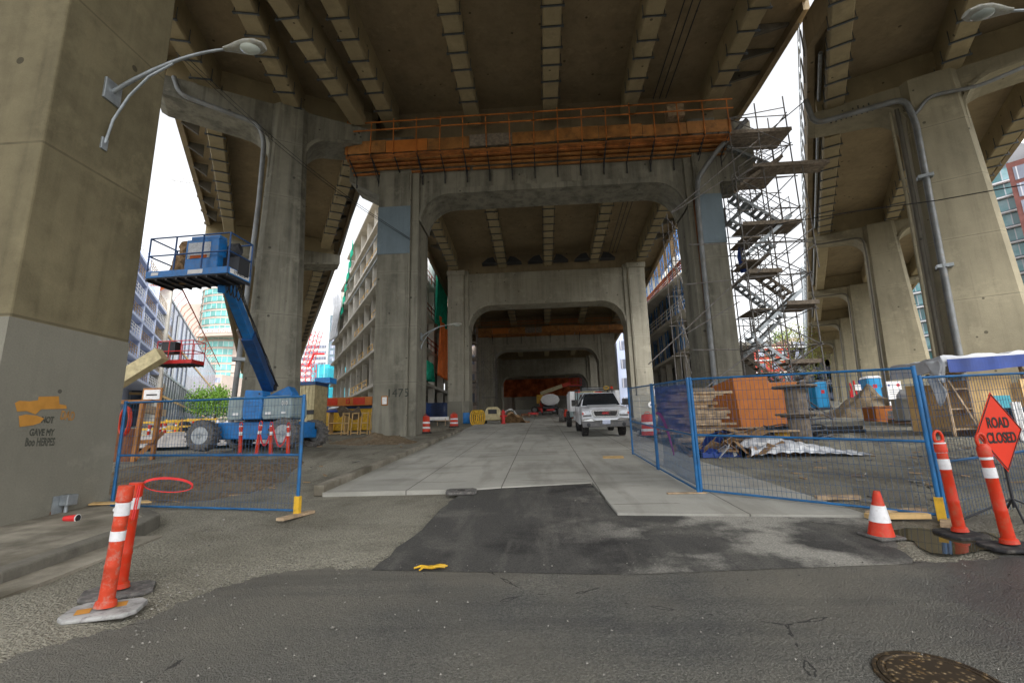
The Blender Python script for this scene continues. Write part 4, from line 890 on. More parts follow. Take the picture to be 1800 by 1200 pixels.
# ---- road closed sign
Ysg = 6.15; sgc = A(1757, 758, Ysg); t = thing('road_sign', 'orange diamond ROAD CLOSED sign on a folding stand behind the right tubes', 'road sign', (sgc.x, Ysg, prof(Ysg)))
hz = sgc.z-prof(Ysg); t.rotation_euler = (0, 0, R(21)); t.matrix_basis = Matrix.Translation(t.location) @ Euler((0, 0, R(21))).to_matrix().to_4x4()
m = MB(); m.prism([(-.43, 0, hz-.02), (0, 0, hz-.47), (.43, 0, hz+.02), (-.02, 0, hz+.47)], (0, .004, 0)); pn = m.build('sign_panel', m_sign, t)
m = MB()
for p, q_ in (((-.41, -.003, hz-.02), (0, -.003, hz-.445)), ((0, -.003, hz-.445), (.41, -.003, hz+.02)), ((.41, -.003, hz+.02), (-.02, -.003, hz+.445)), ((-.02, -.003, hz+.445), (-.41, -.003, hz-.02))): m.bar(p, q_, .003, .012)
m.build('sign_border', m_btext, t)
for wd, dx, dz in (('ROAD', 0, .1), ('CLOSED', .01, -.078)):
    text(wd, .17, m_btext, Matrix.Translation((dx, -.004, hz+dz)) @ Matrix(((1, 0, 0, 0), (0, 0, -1, 0), (0, 1, 0, 0), (0, 0, 0, 1))), 'lettering', t, .001, bold=.005, sx=.86, world=False)
m = MB(); m.bar((0, .02, .2), (0, .02, hz+.44), .03, .02); m.bar((-.41, .02, hz), (.41, .02, hz), .02, .03); m.build('spreader', m_darks, t)
for dx, dy in ((-.45, -.3), (.45, -.3), (-.45, .4), (.45, .4)):
    m = MB(); m.tube((0, .02, .3), (dx, dy, 0), .012, 8); m.build('leg', m_darks, t)
# ---- manhole
q = gp3(1645, 1198); t = thing('manhole_cover', 'round rusty manhole cover in the asphalt at the lower right', 'manhole cover', (q.x+.02, q.y+.0, q.z+.004), 0, tilt=GT)
m = MB(); m.lathe([(.27, 0), (.27, .012), (.25, .014), (.243, .008), (.236, .008), (.23, .014), (.0, .016)], 48); m.build('lid', m_man, t)
m = MB(); m.lathe([(.278, -.0), (.278, .012), (.297, .012), (.3, 0)], 48, cap=False); m.build('ring', m_man, t)
# ================================================================== ORANGE FORMWORK
def formwork(label, Yb, x0, x1, zt, zm, zb, zr, n, face, zbr, parts=True):
    t = thing('work_platform', label, 'work platform', ((x0+x1)/2, Yb, zb)); rn = random.Random(n)
    segs = 9; w_ = (x1-x0)/segs
    for i in range(segs):
        a, b = x0+i*w_, x0+(i+1)*w_-.03; dz = rn.uniform(-.05, .06)
        m = MB(); m.box(a, b, Yb-.03+rn.uniform(-.02, .02), Yb+.03, zm+dz, zt+dz+rn.uniform(-.06, .05)); m.build('fascia_board', [m_orangewood, m_orangebox, m_orangewood, m_lumberd][i % 4 if rn.random() < .8 else 3] if i in (1, 3) else m_orangewood, t, world=True)
    rows = 5
    for k in range(rows):
        f = (k+.5)/rows; y = Yb+(face-Yb)*f*.92; z = zm-(zm-zb)*f
        for h in range(3):
            a = x0+(x1-x0)*h/3+rn.uniform(-.1, .1); b = x0+(x1-x0)*(h+1)/3+rn.uniform(-.2, .3)
            m = MB(); m.box(max(a, x0), min(b, x1), y-.02, y+.12, z-.035-.012*h, z+.045-.012*h); m.build('soffit_board', m_orangewood if rn.random() < .7 else m_orangebrown, t, world=True)
    m = MB(); m.box(x0, x1, Yb+.1, face-.02, zb+.38, zb+.42); m.build('deck_boards', m_orangebrown, t, world=True)
    for i in range(n):
        x = x0+.15+(x1-x0-.3)*i/(n-1)
        m = MB(); m.bar((x, Yb-.05, zm+.05), (x, face-.1, zb-.05), .05, .1); m.bar((x, face-.1, zb+.1), (x, face-.06, zbr), .05, .08); m.bar((x, Yb-.02, zm-.02), (x, face-.08, zbr+.2), .03, .05) if i % 2 else None; m.build('bracket', m_darks, t, world=True)
        m = MB(); m.bar((x, Yb-.05, zm-.1), (x+rn.uniform(-.05, .05), Yb-.05, zr+rn.uniform(-.05, .1)), .05, .05); m.build('upright', m_orangepole, t, world=True)
    for z in (zr-.1, (zr+zt)/2+.02):
        segs2 = 4
        for i in range(segs2):
            a = x0+(x1-x0)*i/segs2-.1; b = x0+(x1-x0)*(i+1)/segs2+.15
            m = MB(); m.bar((a, Yb-.09, z+rn.uniform(-.03, .03)), (b, Yb-.09, z+rn.uniform(-.03, .03)), .03, .07); m.build('guard_rail', m_orangepole, t, world=True)
    return t
Yf = 22.75
zt, zm, zb_, zr_ = A(950, 231, Yf).z, A(950, 251, Yf).z, A(950, 282, 23.6).z, A(950, 195, Yf).z
W1 = formwork('big orange timber work platform along the beam of the nearest portal', Yf, -10.3, 10.45, zt, zm, zb_, zr_, 17, 24.3, A(950, 312, 24.2).z)
q = A(1187, 195, 23.2); m = MB(); m.box(q.x-.45, q.x+.45, 23.1, 23.7, q.z-.35, q.z+.35); tag(m.build('plywood_box', m_lumber), 'pale plywood box standing at the right end of the orange platform', 'box')
W3 = formwork('smaller orange work platform across the third portal, deep under the bridge', 60.0, A(837, 585, 60).x, A(1100, 580, 60).x, A(950, 574, 60).z, A(950, 584, 60).z, A(950, 588, 60.4).z, A(950, 562, 60).z, 11, 61.3, A(950, 602, 61).z)
# ================================================================== SCAFFOLDING
def scaffold(label, xs_, ys_, z0, z1, step=2.0, plat=(), stairs=None, brace=True, r=.032, over=.9, planks=m_lumberd):
    t = thing('scaffold_tower', label, 'scaffolding', (xs_[0], ys_[0], z0)); rn = random.Random(int(xs_[0]*7))
    for x in xs_:
        for y in ys_: m = MB(); m.tube((x, y, z0), (x, y, z1+rn.uniform(.1, over)), r, 6); m.build('standard', m_tubes, t, world=True)
    z = z0+.4; k = 0
    while z < z1:
        for y in ys_: m = MB(); m.tube((xs_[0]-.15, y, z), (xs_[-1]+.15, y, z), r*.85, 6); m.build('ledger', m_tubes, t, world=True)
        for x in (xs_[0], xs_[-1]): m = MB(); m.tube((x, ys_[0]-.15, z+.06), (x, ys_[-1]+.15, z+.06), r*.85, 6); m.build('transom', m_tubes, t, world=True)
        if brace:
            a, b = (xs_[0], xs_[-1]) if k % 2 else (xs_[-1], xs_[0])
            m = MB(); m.tube((a, ys_[0]-.04, z), (b, ys_[0]-.04, min(z+step, z1)), r*.8, 6); m.build('brace', m_tubes, t, world=True)
            m = MB(); m.tube((xs_[-1]+.05, ys_[0], z), (xs_[-1]+.05, ys_[-1], min(z+step, z1)), r*.8, 6); m.build('brace', m_tubes, t, world=True)
        z += step; k += 1
    for (a, b, c, d, z) in plat:
        m = MB(); n = int((d-c)/.24)
        for i in range(n): m.box(a, b, c+i*.24, c+i*.24+.215, z+rn.uniform(0, .01), z+.045)
        m.box(a, b, c-.05, c-.02, z-.02, z+.18); m.build('platform', planks, t, world=True)
    for (sx0, sx1, sy, sw, fl) in (stairs or ()):
        for i in range(len(fl)-1):
            za, zb = fl[i], fl[i+1]; a, b = (sx0, sx1) if i % 2 == 0 else (sx1, sx0); y = sy+(i % 2)*(sw+.1)
            n = 9; m = MB()
            for s in (0, sw): m.bar((a, y+s, za), (b, y+s, zb), .04, .16)
            for j in range(n): f = (j+.5)/n; x = a+(b-a)*f; m.box(x-.12, x+.12, y, y+sw, za+(zb-za)*f-.02, za+(zb-za)*f+.02)
            m.build('stair_flight', m_galv if i % 3 else m_lumberd, t, world=True)
            m = MB()
            for s in (0, sw):
                m.tube((a, y+s, za+1.0), (b, y+s, zb+1.0), .02, 6); m.tube((a, y+s, za+.5), (b, y+s, zb+.5), .018, 6)
                for f in (0, .5, 1): x = a+(b-a)*f; zz = za+(zb-za)*f; m.tube((x, y+s, zz), (x, y+s, zz+1.0), .02, 6)
            m.build('handrail', m_tubes, t, world=True)
    return t
TX0, TX1 = 10.35, 13.3
S1 = scaffold('tall scaffold stair tower beside the right portal column', (TX0, 11.8, TX1), (22.9, 24.6, 26.3), prof(24)-.1, 18.2, 1.75,
    plat=[(10.3, 13.5, 22.9, 24.6, A(1325, 232, 23).z-.1), (10.3, 13.3, 24.6, 26.2, A(1325, 232, 23).z-1.7), (11.3, 15.1, 22.9, 23.9, A(1370, 293, 23).z), (10.4, 13.3, 22.9, 24.4, A(1330, 393, 23).z-.1), (11.9, 13.4, 22.7, 24.4, A(1330, 540, 23).z), (10.4, 12.0, 22.9, 24.3, A(1330, 470, 23).z-.3), (11.6, 13.3, 23, 24.4, A(1330, 640, 23).z)],
    stairs=[(10.6, 12.9, 23.0, .8, [2.3, 4.3, 6.3, 8.3, 10.3, 12.2, 14.0, 15.5, 16.8]), (12.9, 10.7, 24.9, .6, [3.3, 5.3, 7.3, 9.3, 11.2, 13.0, 14.8])])
# long bracing tubes tying tower to the pier and ramp
TB = [((1180, 373), (1418, 175), 22.4, 23.4), ((1140, 640), (1425, 372), 21.5, 23), ((1180, 375), (1270, 318), 22.5, 22.6), ((1200, 590), (1300, 530), 22.3, 22.3), ((1205, 500), (1425, 478), 22.2, 23), ((1210, 430), (1425, 425), 22.2, 23), ((1330, 480), (1430, 400), 22.7, 24), ((1325, 520), (1432, 430), 22.7, 24), ((1300, 470), (1420, 365), 22.7, 24), ((1215, 615), (1300, 614), 22.3, 22.4), ((1190, 720), (1360, 590), 21.8, 22.8), ((1330, 600), (1400, 680), 22.6, 22.2), ((1410, 290), (1440, 470), 23, 22.6)]
for k, (p, q, ya, yb) in enumerate(TB):
    m = MB(); m.tube(A(*p, ya), A(*q, yb), .028, 6); m.build('tie_tube', m_tubes, S1, world=True)
m = MB(); a = A(1325, 412, 23.2)
for zz in (4.2, 7.3, 9.8, 11.0): m = MB(); m.box(10.3, 11.2, 22.8, 24.5, zz, zz+.06); m.build('plank', m_lumberd, S1, world=True)
m = MB(); q = A(1303, 450, 24); m.grid(lambda u, v: Vector((q.x-.15+.3*u+.05*math.sin(v*9), 24+.1*math.sin(u*5+v*6), q.z-.9+1.8*v)), 5, 10); m.build('blue_rag', m_tarpb, S1, world=True, solid=.01)
S2 = scaffold('slim scaffold tower just left of the right portal column, behind it', (A(1184, 500, 31).x, A(1203, 500, 31).x), (31, 32.4), prof(31)-.1, A(1190, 385, 31).z, 2.1, plat=())
S3 = scaffold('slim scaffold tower inside the left of the third portal', (A(862, 650, 55).x-1, A(862, 650, 55).x+.6), (55, 56.4), prof(55)-.1, 11.5, 2.1)
q = A(829, 600, 50); S4 = scaffold('narrow scaffold glimpsed in the gap right of the second portal column', (q.x-.4, q.x+.5), (50, 51.2), prof(50)-.1, 13.2, 1.6, plat=[(q.x-.4, q.x+.5, 50, 51.2, z) for z in (5, 7.4, 9.8, 11.6)])
# ================================================================== BOOM LIFTS
def wheel(parent, x, y, z, r, w_, side, seed=0):
    wh = bpy.data.objects.new('wheel', None); wh.empty_display_size = .1; C.objects.link(wh); wh.parent = parent; wh.location = (x, y, z)
    m = MB(); m.lathe([(r*.58, -w_/2+.02), (r*.72, -w_/2), (r*.93, -w_/2+.01), (r, -w_/2+.06), (r, w_/2-.06), (r*.93, w_/2-.01), (r*.72, w_/2), (r*.58, w_/2-.02)], 32, axis='y', cap=False)
    n = 20
    for k in range(n):   # lugs
        for s in (-1, 1):
            a = 2*math.pi*(k+(.5 if s > 0 else 0))/n; c = Vector((math.cos(a)*r, s*w_*.24, math.sin(a)*r)); t_ = Vector((-math.sin(a), 0, math.cos(a)))
            m.bar(c-Vector((0, w_*.23, 0))-t_*.03*s, c+Vector((0, w_*.23, 0))+t_*.03*s, .045, .05, upv=(math.cos(a), 0, math.sin(a)))
    m.build('tyre', m_rubber, wh, smooth=True)
    m = MB(); s = side
    m.lathe([(r*.6, s*(w_/2-.02)), (r*.56, s*(w_/2-.03)), (r*.5, s*(w_/2-.14)), (r*.24, s*(w_/2-.14)), (r*.2, s*(w_/2-.05)), (r*.05, s*(w_/2-.04))], 28, axis='y')
    for k in range(8): a = 2*math.pi*k/8; m.tube((math.cos(a)*r*.15, s*(w_/2-.06), math.sin(a)*r*.15), (math.cos(a)*r*.15, s*(w_/2-.02), math.sin(a)*r*.15), .02, 6)
    m.build('rim', m_rimg, wh, smooth=True); return wh
def boom_lift(label, loc, rz, mb, mbd, mcowl, boom, basket=None, wide=2.3, wb=2.75, r=.48, boom_mat=None, yaw_t=0, tilt=0, cat='boom lift', bw=.34):
    t = thing('boom_lift', label, cat, loc, rz, tilt=tilt)
    for x in (-wb/2, wb/2):
        for y, s in ((-wide/2+.18, -1), (wide/2-.18, 1)): wheel(t, x, y, r, r, .4, s)
    m = MB(); m.prism([(-wb/2-.1, -wide/2+.42, .62), (-wb/2+.55, -wide/2+.42, .35), (wb/2-.6, -wide/2+.42, .3), (wb/2+.15, -wide/2+.42, .55), (wb/2+.15, -wide/2+.42, .88), (-wb/2-.1, -wide/2+.42, .9)], (0, wide-.84, 0)); m.build('chassis', mb, t, bevel=.03)
    for x in (-wb/2, wb/2): m = MB(); m.box(x-.16, x+.16, -wide/2+.3, wide/2-.3, r-.14, r+.16); m.build('axle', mb, t, bevel=.02)
    m = MB(); m.lathe([(.55, .86), (.55, .99)], 24); m.build('turntable', m_darks, t)
    # cowls: rounded covers at both sides of the turret
    for x0, x1 in ((-.66, -.09), (.53, 1.55)):
        m = MB(); m.prism([(x0+.03, -.98, .96), (x1-.06, -.98, .96), (x1, -.98, 1.06), (x1-.03, -.98, 1.6), (x1-.12, -.98, 1.71), (x0+.1, -.98, 1.71), (x0+.02, -.98, 1.62), (x0, -.98, 1.06)], (0, 1.05, 0)); m.build('cowl', mcowl, t, bevel=.06)
    m = MB(); m.prism([(-.07, -1.03, .96), (.52, -1.03, .96), (.56, -1.03, 1.3), (.54, -1.03, 1.88), (-.06, -1.03, 1.92), (-.1, -1.03, 1.3)], (0, .5, 0)); m.build('control_cover', mb, t, bevel=.04)
    m = MB(); m.box(-.35, .9, -.4, .5, 1.04, 1.6); m.build('turret', mb, t)
    m = MB(); m.prism([(.3, -.22, 1.5), (1.1, -.22, 1.55), (1.12, -.22, 1.85), (.95, -.22, 2.1), (.3, -.22, 1.8)], (0, .44, 0)); m.build('riser', mb, t, bevel=.02)
    if boom:
        P = [Vector(p) for p in boom]
        m = MB(); m.bar(P[0], P[0]+(P[1]-P[0])*.55, bw, bw*1.25); m.build('boom', boom_mat or mbd, t, bevel=.02)
        m = MB(); m.bar(P[0]+(P[1]-P[0])*.3, P[1], bw*.74, bw*.95); m.build('boom_extension', boom_mat or mb, t, bevel=.02)
        dd = (P[1]-P[0]).normalized(); sd_ = dd.cross(UP).normalized()
        m = MB(); m.path([P[0]+sd_*bw*.62+dd*.4, P[0]+(P[1]-P[0])*.5+sd_*bw*.62, P[1]+sd_*bw*.5-dd*.2], .035, 6); m.build('hose_track', m_darks, t)
        m = MB(); m.path([P[0]+sd_*bw*.8+dd*1.2-Vector((0, 0, 0)), P[0]+(P[1]-P[0])*.6+sd_*bw*.75], .05, 8); m.build('hydraulic_ram', m_chrome, t)
        m = MB(); m.tube(P[0]-sd_*bw*.6, P[0]+sd_*bw*.6, .12, 12); m.build('pivot', m_darks, t)
        for p, q in zip(P[1:], P[2:]): m = MB(); m.bar(p, q, bw*.5, bw*.6); m.build('jib', mb, t, bevel=.01)
    return t
LX = A(427, 780, 14.85); lz = gz(-9.7, 15.9)
inv = None
lift_loc = Vector((-9.66, 15.95, lz+.02))
bk = A(385, 500, 11.35)
b0 = A(474, 681, 15.8); b1 = A(400, 497, 12.2)
BL = boom_lift('blue boom lift with grey cowls parked on the dirt at left, boom raised', lift_loc, 0, m_blue, m_bluedk, m_cowl, [b0-lift_loc, b1-lift_loc, bk-lift_loc+Vector((0, .1, -.1))], bw=.34)
def basket(parent, cen, hx, hy, h, mb, rz=0, sign=None, world=True):   # work basket: floor centre, half sizes
    bk_ = bpy.data.objects.new('basket', None); bk_.empty_display_size = .2; C.objects.link(bk_); bk_.parent = parent
    bk_.location = Vector(cen)-Vector(parent.location); bk_.rotation_euler = (0, 0, rz-parent.rotation_euler.z)
    m = MB(); m.box(-hx, hx, -hy, hy, -.03, 0)
    for i in range(9): x = -hx+2*hx*i/8; m.bar((x, -hy, -.05), (x, hy, -.05), .04, .06)
    m.build('floor', m_darks, bk_)
    for nm, (x0, x1, y0, y1) in (('f', (-hx, hx, -hy-.02, -hy)), ('b', (-hx, hx, hy, hy+.02)), ('l', (-hx-.02, -hx, -hy, hy)), ('r', (hx, hx+.02, -hy, hy))):
        m = MB(); m.box(x0, x1, y0, y1, 0, .17); m.build('toe_board', mb, bk_)
    for x in (-hx, -hx*.34, hx*.34, hx):
        for y in (-hy, hy): m = MB(); m.tube((x, y, 0), (x, y, h), .021, 8); m.build('post', m_bluedk if mb is m_blue else mb, bk_)
    for z in (h*.55, h):
        m = MB(); pts = [(-hx, -hy, z), (hx, -hy, z), (hx, hy, z), (-hx, hy, z), (-hx, -hy, z)]
        for a, b in zip(pts, pts[1:]): m.tube(a, b, .021, 8)
        m.build('guard_rail', m_bluedk if mb is m_blue else mb, bk_)
    return bk_
c = A(327, 487, 10.85); fl = basket(BL, Vector((c.x, 11.3, c.z+.05)), 1.13, .42, 1.08, m_blue, -.06)
m = MB(); m.box(-.2, .72, -.30, .0, .22, 1.02); m.box(-.1, .72, -.28, -.02, 1.02, 1.12); m.build('control_box', m_blue, fl, bevel=.015)
m = MB(); m.box(-.13, .5, -.315, -.301, .5, .93); m.build('warning_panel', plain('worn_label', (.55, .57, .6), .5, 0, .3, .15, 14, (.2, .1, .12, .5)), fl)
m = MB(); m.box(-.05, .42, -.32, -.316, .5, .58); m.build('warning_stripe', m_redn, fl)
m = MB(); m.box(.05, .46, -.447, -.441, .03, .14); m.build('rating_plate', m_white, fl)
m = MB(); m.box(-.98, -.78, -.447, -.441, .05, .13); m.build('rating_plate', m_white, fl)
m = MB(); m.box(.72, 1.18, -.1, .3, .1, .55); m.blob((.9, .05, .75), .18, 4, 2, .3, (1, .8, 1.3)); m.build('hose_bundle', m_darks, fl)
m = MB(); m.box(1.151, 1.156, -.36, .36, .03, .15); m.build('number_plate', m_white, fl)
text('276-BLUE', .11, m_btext, Matrix.Translation((1.157, 0, .09)) @ Matrix(((0, 0, 1, 0), (1, 0, 0, 0), (0, 1, 0, 0), (0, 0, 0, 1))), 'lettering', fl, world=False, sx=1.0)
text('010', .2, m_white, frame(lift_loc+Vector((1.3, -1.0, 1.45)), (0, 0, -1) if False else (1, 0, 0), (0, 0, 1)), 'lettering', BL, sx=.7)
for x in (-.45, .66): m = MB(); m.box(x, x+.2, -.99, -.982, 1.1, 1.18); m.build('decal', m_white, BL)
for k in range(5):     # slack hoses and cables between basket and boom, and along the boom
    a, b = fl.location+BL.location+Vector((.5+.13*k, .35, .2)), b1+Vector((.1*k-.1, -.1, .1)); 
    m = MB(); m.path([a+(b-a)*i/12-Vector((0, 0, (.35+.08*k)*math.sin(math.pi*i/12))) for i in range(13)], .014, 6); m.build('hose', m_black, BL, world=True)
for k in range(3):
    m = MB(); dd = b1-b0; m.path([b0+dd*(i/10)+Vector((.28+.03*k, -.05, .03*math.sin(i*2+k))) for i in range(11)], .013, 6); m.build('hose', m_black, BL, world=True)
for (x, z, w2, h2, mt) in ((.0, 1.2, .4, .012, m_bluedk), (.42, 1.75, .05, .05, m_darks), (-.02, 1.5, .5, .01, m_bluedk), (1.2, 1.12, .14, .06, m_white), (.85, .99, .5, .012, m_darks)):
    m = MB(); yy = -1.04 if x < .5 else -.99; m.box(x, x+w2, yy-.003, yy+.003, z, z+h2); m.build('decal' if mt is m_white else 'panel_seam', mt, BL)
m = MB(); rn = random.Random(4)
for k in range(6): m.blob((-.5+rn.uniform(-.12, .12), .1+rn.uniform(-.1, .1), .25+.14*k), .27-.02*k, k, 2, .3, (1, .8, 1))
o = m.build('rag_bag', m_card); o.location = fl.location+BL.location; tag(o, 'crumpled brown paper bag standing in the blue lift basket', 'bag')
# other lifts
q = A(220, 660, 19); b2 = A(285, 622, 19.6)
L2o = boom_lift('red lift with a cream boom poking out from behind the left pier', (-20.2, 18.5, gz(-20, 18.5)), .2, m_red, m_cream, m_red, None)
m = MB(); m.bar(A(150, 706, 19.2), b2, .5, .55); o = m.build('boom', m_cream, L2o, world=True)
fl2 = basket(L2o, b2+Vector((.45, .2, -.35)), .85, .4, 1.05, m_red, 0)
m = MB(); m.box(-.75, -.1, -.3, .1, .5, 1.05); m.build('control_box', m_darks, fl2, bevel=.02)
def farlift(label, px, py, Y, boompts, cream=True, rz=0):
    g0 = A(px, py, Y); base = Vector((g0.x, Y, prof(Y)+.03))
    return boom_lift(label, base, rz, m_orange, m_cream, m_orange, [A(*p)-base if rz == 0 else Matrix.Rotation(-rz, 4, 'Z') @ (A(*p)-base) for p in boompts] if boompts else None, tilt=0, bw=.3)
LF1 = farlift('yellow and orange lift far back by the tank, boom reaching right', 958, 730, 66, [(950, 712, 66.5), (950, 692, 66.5)])
for (p, q, mt) in (((950, 692, 66.5), (988, 678, 66.5), m_cream), ((988, 678, 66.5), (1003, 674, 66.5), m_orange)):
    m = MB(); m.bar(A(*p), A(*q), .45, .5); m.build('boom', mt, LF1, world=True)
m = MB(); m.bar(A(949, 694, 66.3), A(949, 709, 66.3), .9, .3); m.build('tower_boom', m_yellow, LF1, world=True)
q = A(1008, 676, 66.5); basket(LF1, q+Vector((.3, 0, -.2)), .8, .4, 1.0, m_red)
LF2 = farlift('orange lift parked close behind the white pickup', 1012, 738, 37.5, None, rz=1.45)
m = MB(); m.bar(A(1003, 697, 37), A(1045, 690, 36), .4, .45); m.build('boom', m_cream, LF2, world=True)
# tank trailer
q = A(968, 728, 60); t = thing('tank_trailer', 'white oval water tank on a dark trailer, far down the road', 'tank trailer', (q.x, 60, prof(60)+.03))
m = MB(); m.lathe([(.6, 0), (1.02, .06), (1.05, 3.4), (.6, 3.5)], 10, axis='y', c=(0, 0, 1.9)); m.v = [Vector((p.x*1.18, p.y, 1.9+(p.z-1.9)*.72)) for p in m.v]; m.build('tank', m_refl, t)
m = MB(); m.box(-.9, .9, 0, 3.4, .75, 1.05); m.build('frame', m_darks, t)
for x in (-.95, .95):
    for y in (.6, 2.4): m = MB(); m.lathe([(.1, -.13), (.42, -.13), (.46, 0), (.42, .13), (.1, .13)], 18, c=(x, y, .46), axis='x'); m.build('wheel', m_black, t)
m = MB(); m.box(-1.2, -1.0, -.2, 0, .3, .8); m.box(-.5, .5, -.1, -.05, .5, .72); m.build('bumper', m_red, t)
# ================================================================== PICKUP
def pickup(label, loc, rz=0):
    t = thing('pickup_truck', label, 'pickup truck', loc, rz, tilt=GT)
    W = .97
    # lower body side profile (y back, z up), front at y=0
    prof_ = [(.1, .55), (.02, .75), (.02, .95), (.06, 1.12), (.35, 1.19), (1.45, 1.27), (1.5, 1.25), (3.75, 1.27), (5.6, 1.27), (5.62, .55), (4.95, .5), (4.9, .72), (4.7, .93), (4.4, 1.0), (4.1, .93), (3.9, .72), (3.85, .5), (1.55, .45), (1.5, .68), (1.3, .9), (1.0, .97), (.7, .9), (.5, .68), (.45, .55)]
    m = MB(); m.prism([(-W, y, z) for y, z in prof_], (2*W, 0, 0)); m.build('body', m_truck, t, bevel=.05)
    # hood bulge
    m = MB(); m.prism([(-.66, .2, 1.17), (-.66, 1.42, 1.27), (-.6, 1.42, 1.325), (-.6, .28, 1.215)], (1.3, 0, 0)); m.build('hood', m_truck, t, bevel=.03)
    cab = [(-.9, 1.38, 1.25), (.9, 1.38, 1.25), (.7, 2.08, 1.86), (-.7, 2.08, 1.86), (-.92, 3.6, 1.25), (.92, 3.6, 1.25), (.72, 3.4, 1.86), (-.72, 3.4, 1.86)]
    m = MB(); m.add(cab, [(0, 1, 2, 3), (4, 7, 6, 5), (3, 2, 6, 7), (0, 3, 7, 4), (1, 5, 6, 2), (0, 4, 5, 1)]); m.build('cab', m_truck, t, bevel=.04)
    m = MB(); n = Vector((0, -.61, .7)).normalized()*.012
    m.prism([Vector(p)+n for p in ((-.83, 1.42, 1.285), (.83, 1.42, 1.285), (.655, 2.03, 1.815), (-.655, 2.03, 1.815))], n*.5); m.build('windscreen', m_gdark, t)
    for s in (-1, 1):
        nn = Vector((s, 0, .3)).normalized()*.012
        for ya, yb in ((1.72, 2.45), (2.55, 3.3)):
            f = lambda y, z: Vector((s*(.91-.2*(z-1.25)/.61), y, z)); m = MB(); m.prism([f(ya, 1.3)+nn, f(yb, 1.3)+nn, f(yb-.02, 1.78)+nn, f(ya+.42 if ya < 2 else ya, 1.78)+nn], nn*.4); m.build('side_window', m_gdark, t)
        m = MB(); m.box(s*.98 if s > 0 else -1.28, s*1.28 if s > 0 else -.98, 1.62, 1.72, 1.28, 1.56)
        m.box(min(s*.93, s*1.0), max(s*.93, s*1.0), 1.64, 1.7, 1.3, 1.36); m.build('wing_mirror', m_black, t, bevel=.02)
        m = MB(); m.prism([(s*.58, -.0, .93), (s*.93, .03, .93), (s*.95, .06, 1.1), (s*.62, .03, 1.1)], (0, .03, 0)); h = m.build('headlight', plain('headlight_glass', (.3, .32, .35), .1, .3, .8) if 'headlight_glass' not in MATS else MATS['headlight_glass'], t, bevel=.008)
        m = MB(); m.box(min(s*.9, s*.955), max(s*.9, s*.955), .008, .03, .94, 1.03); m.build('indicator', m_orange, h)
        m = MB(); m.box(min(s*.58, s*.93), max(s*.58, s*.93), .0, .05, .86, .92); m.build('fog_trim', m_plastic, t)
    m = MB(); m.prism([(-.56, -.02, 1.12), (.56, -.02, 1.12), (.53, -.02, .9), (.46, -.02, .82), (-.46, -.02, .82), (-.53, -.02, .9)], (0, .05, 0)); g_ = m.build('grille', m_chrome, t, bevel=.015)
    m = MB(); m.prism([(-.48, -.03, 1.07), (.48, -.03, 1.07), (.455, -.03, .93), (.4, -.03, .875), (-.4, -.03, .875), (-.455, -.03, .93)], (0, .02, 0)); m.build('grille_mesh', m_black, g_)
    text('GMC', .11, m_redtext, t.matrix_basis @ frame(Vector((0, -.035, .985)), (1, 0, 0), (0, 0, 1)), 'emblem', t, .008, bold=.004, sx=1.15)
    m = MB(); m.prism([(-.98, -.06, .76), (-.6, -.1, .8), (-.45, -.14, .74), (.45, -.14, .74), (.6, -.1, .8), (.98, -.06, .76), (.98, -.06, .68), (.5, -.12, .66), (-.5, -.12, .66), (-.98, -.06, .68)], (0, .16, 0)); m.build('bumper', m_chrome, t, bevel=.02)
    m = MB(); m.box(-.975, .975, -.085, .1, .55, .675); m.build('bumper_lower', m_cowl if False else m_plastic, t, bevel=.02)
    m = MB(); m.box(-.97, .97, -.09, .1, .42, .6); m.build('valance', m_plastic, t, bevel=.04)
    for s in (-1, 1): m = MB(); m.lathe([(.01, -.11), (.075, -.1), (.08, -.09)], 16, axis='y', c=(s*.72, .0, .53)); m.build('fog_lamp', m_darks, t)
    m = MB(); m.box(-.16, .16, -.155, -.145, .55, .72); pl = m.build('number_plate', plain('plate_blue_white', (.5, .55, .7), .4, 0, .3, .25, 40), t)
    for x in (-.79, .79):
        for y in (1.0, 4.4):
            wh = bpy.data.objects.new('wheel', None); C.objects.link(wh); wh.parent = t; wh.location = (x, y, .39); wh.empty_display_size = .1; s = 1 if x > 0 else -1
            m = MB(); m.lathe([(.22, -.13), (.3, -.14), (.37, -.13), (.395, -.09), (.395, .09), (.37, .13), (.3, .14), (.22, .13)], 28, axis='x', cap=False); m.build('tyre', m_black, wh, smooth=True)
            m = MB(); m.lathe([(.23, s*.11), (.2, s*.07), (.08, s*.1), (.03, s*.11)], 20, axis='x'); m.build('rim', m_chrome, wh, smooth=True)
    m = MB(); m.box(-.17, .17, 2.12, 2.2, 1.875, 1.905); m.build('roof_light', m_red, t)
    # open driver's side door seen on the left of the picture
    d = bpy.data.objects.new('door', None); C.objects.link(d); d.parent = t; d.location = (-.96, 1.62, 0); d.rotation_euler = (0, 0, -R(52)) ; d.empty_display_size = .1
    m = MB(); m.box(-.05, .0, 0, 1.05, .55, 1.27); m.build('door_panel', m_truck, d, bevel=.02)
    m = MB()
    for p, q in (((-.03, 0, 1.25), (-.0, .38, 1.8)), ((0, .38, 1.8), (0, 1.0, 1.82)), ((0, 1.0, 1.82), (-.03, 1.04, 1.25))): m.bar(p, q, .05, .05)
    m.build('window_frame', m_darks, d)
    m = MB(); m.box(.001, .02, .05, 1.0, .6, 1.22); m.build('door_lining', m_plastic, d)
    # rack and load
    m = MB()
    for y in (3.7, 5.3):
        for s in (-.85, .85): m.bar((s, y, 1.25), (s, y, 2.02), .05, .05)
        m.bar((-.88, y, 2.02), (.88, y, 2.02), .05, .05)
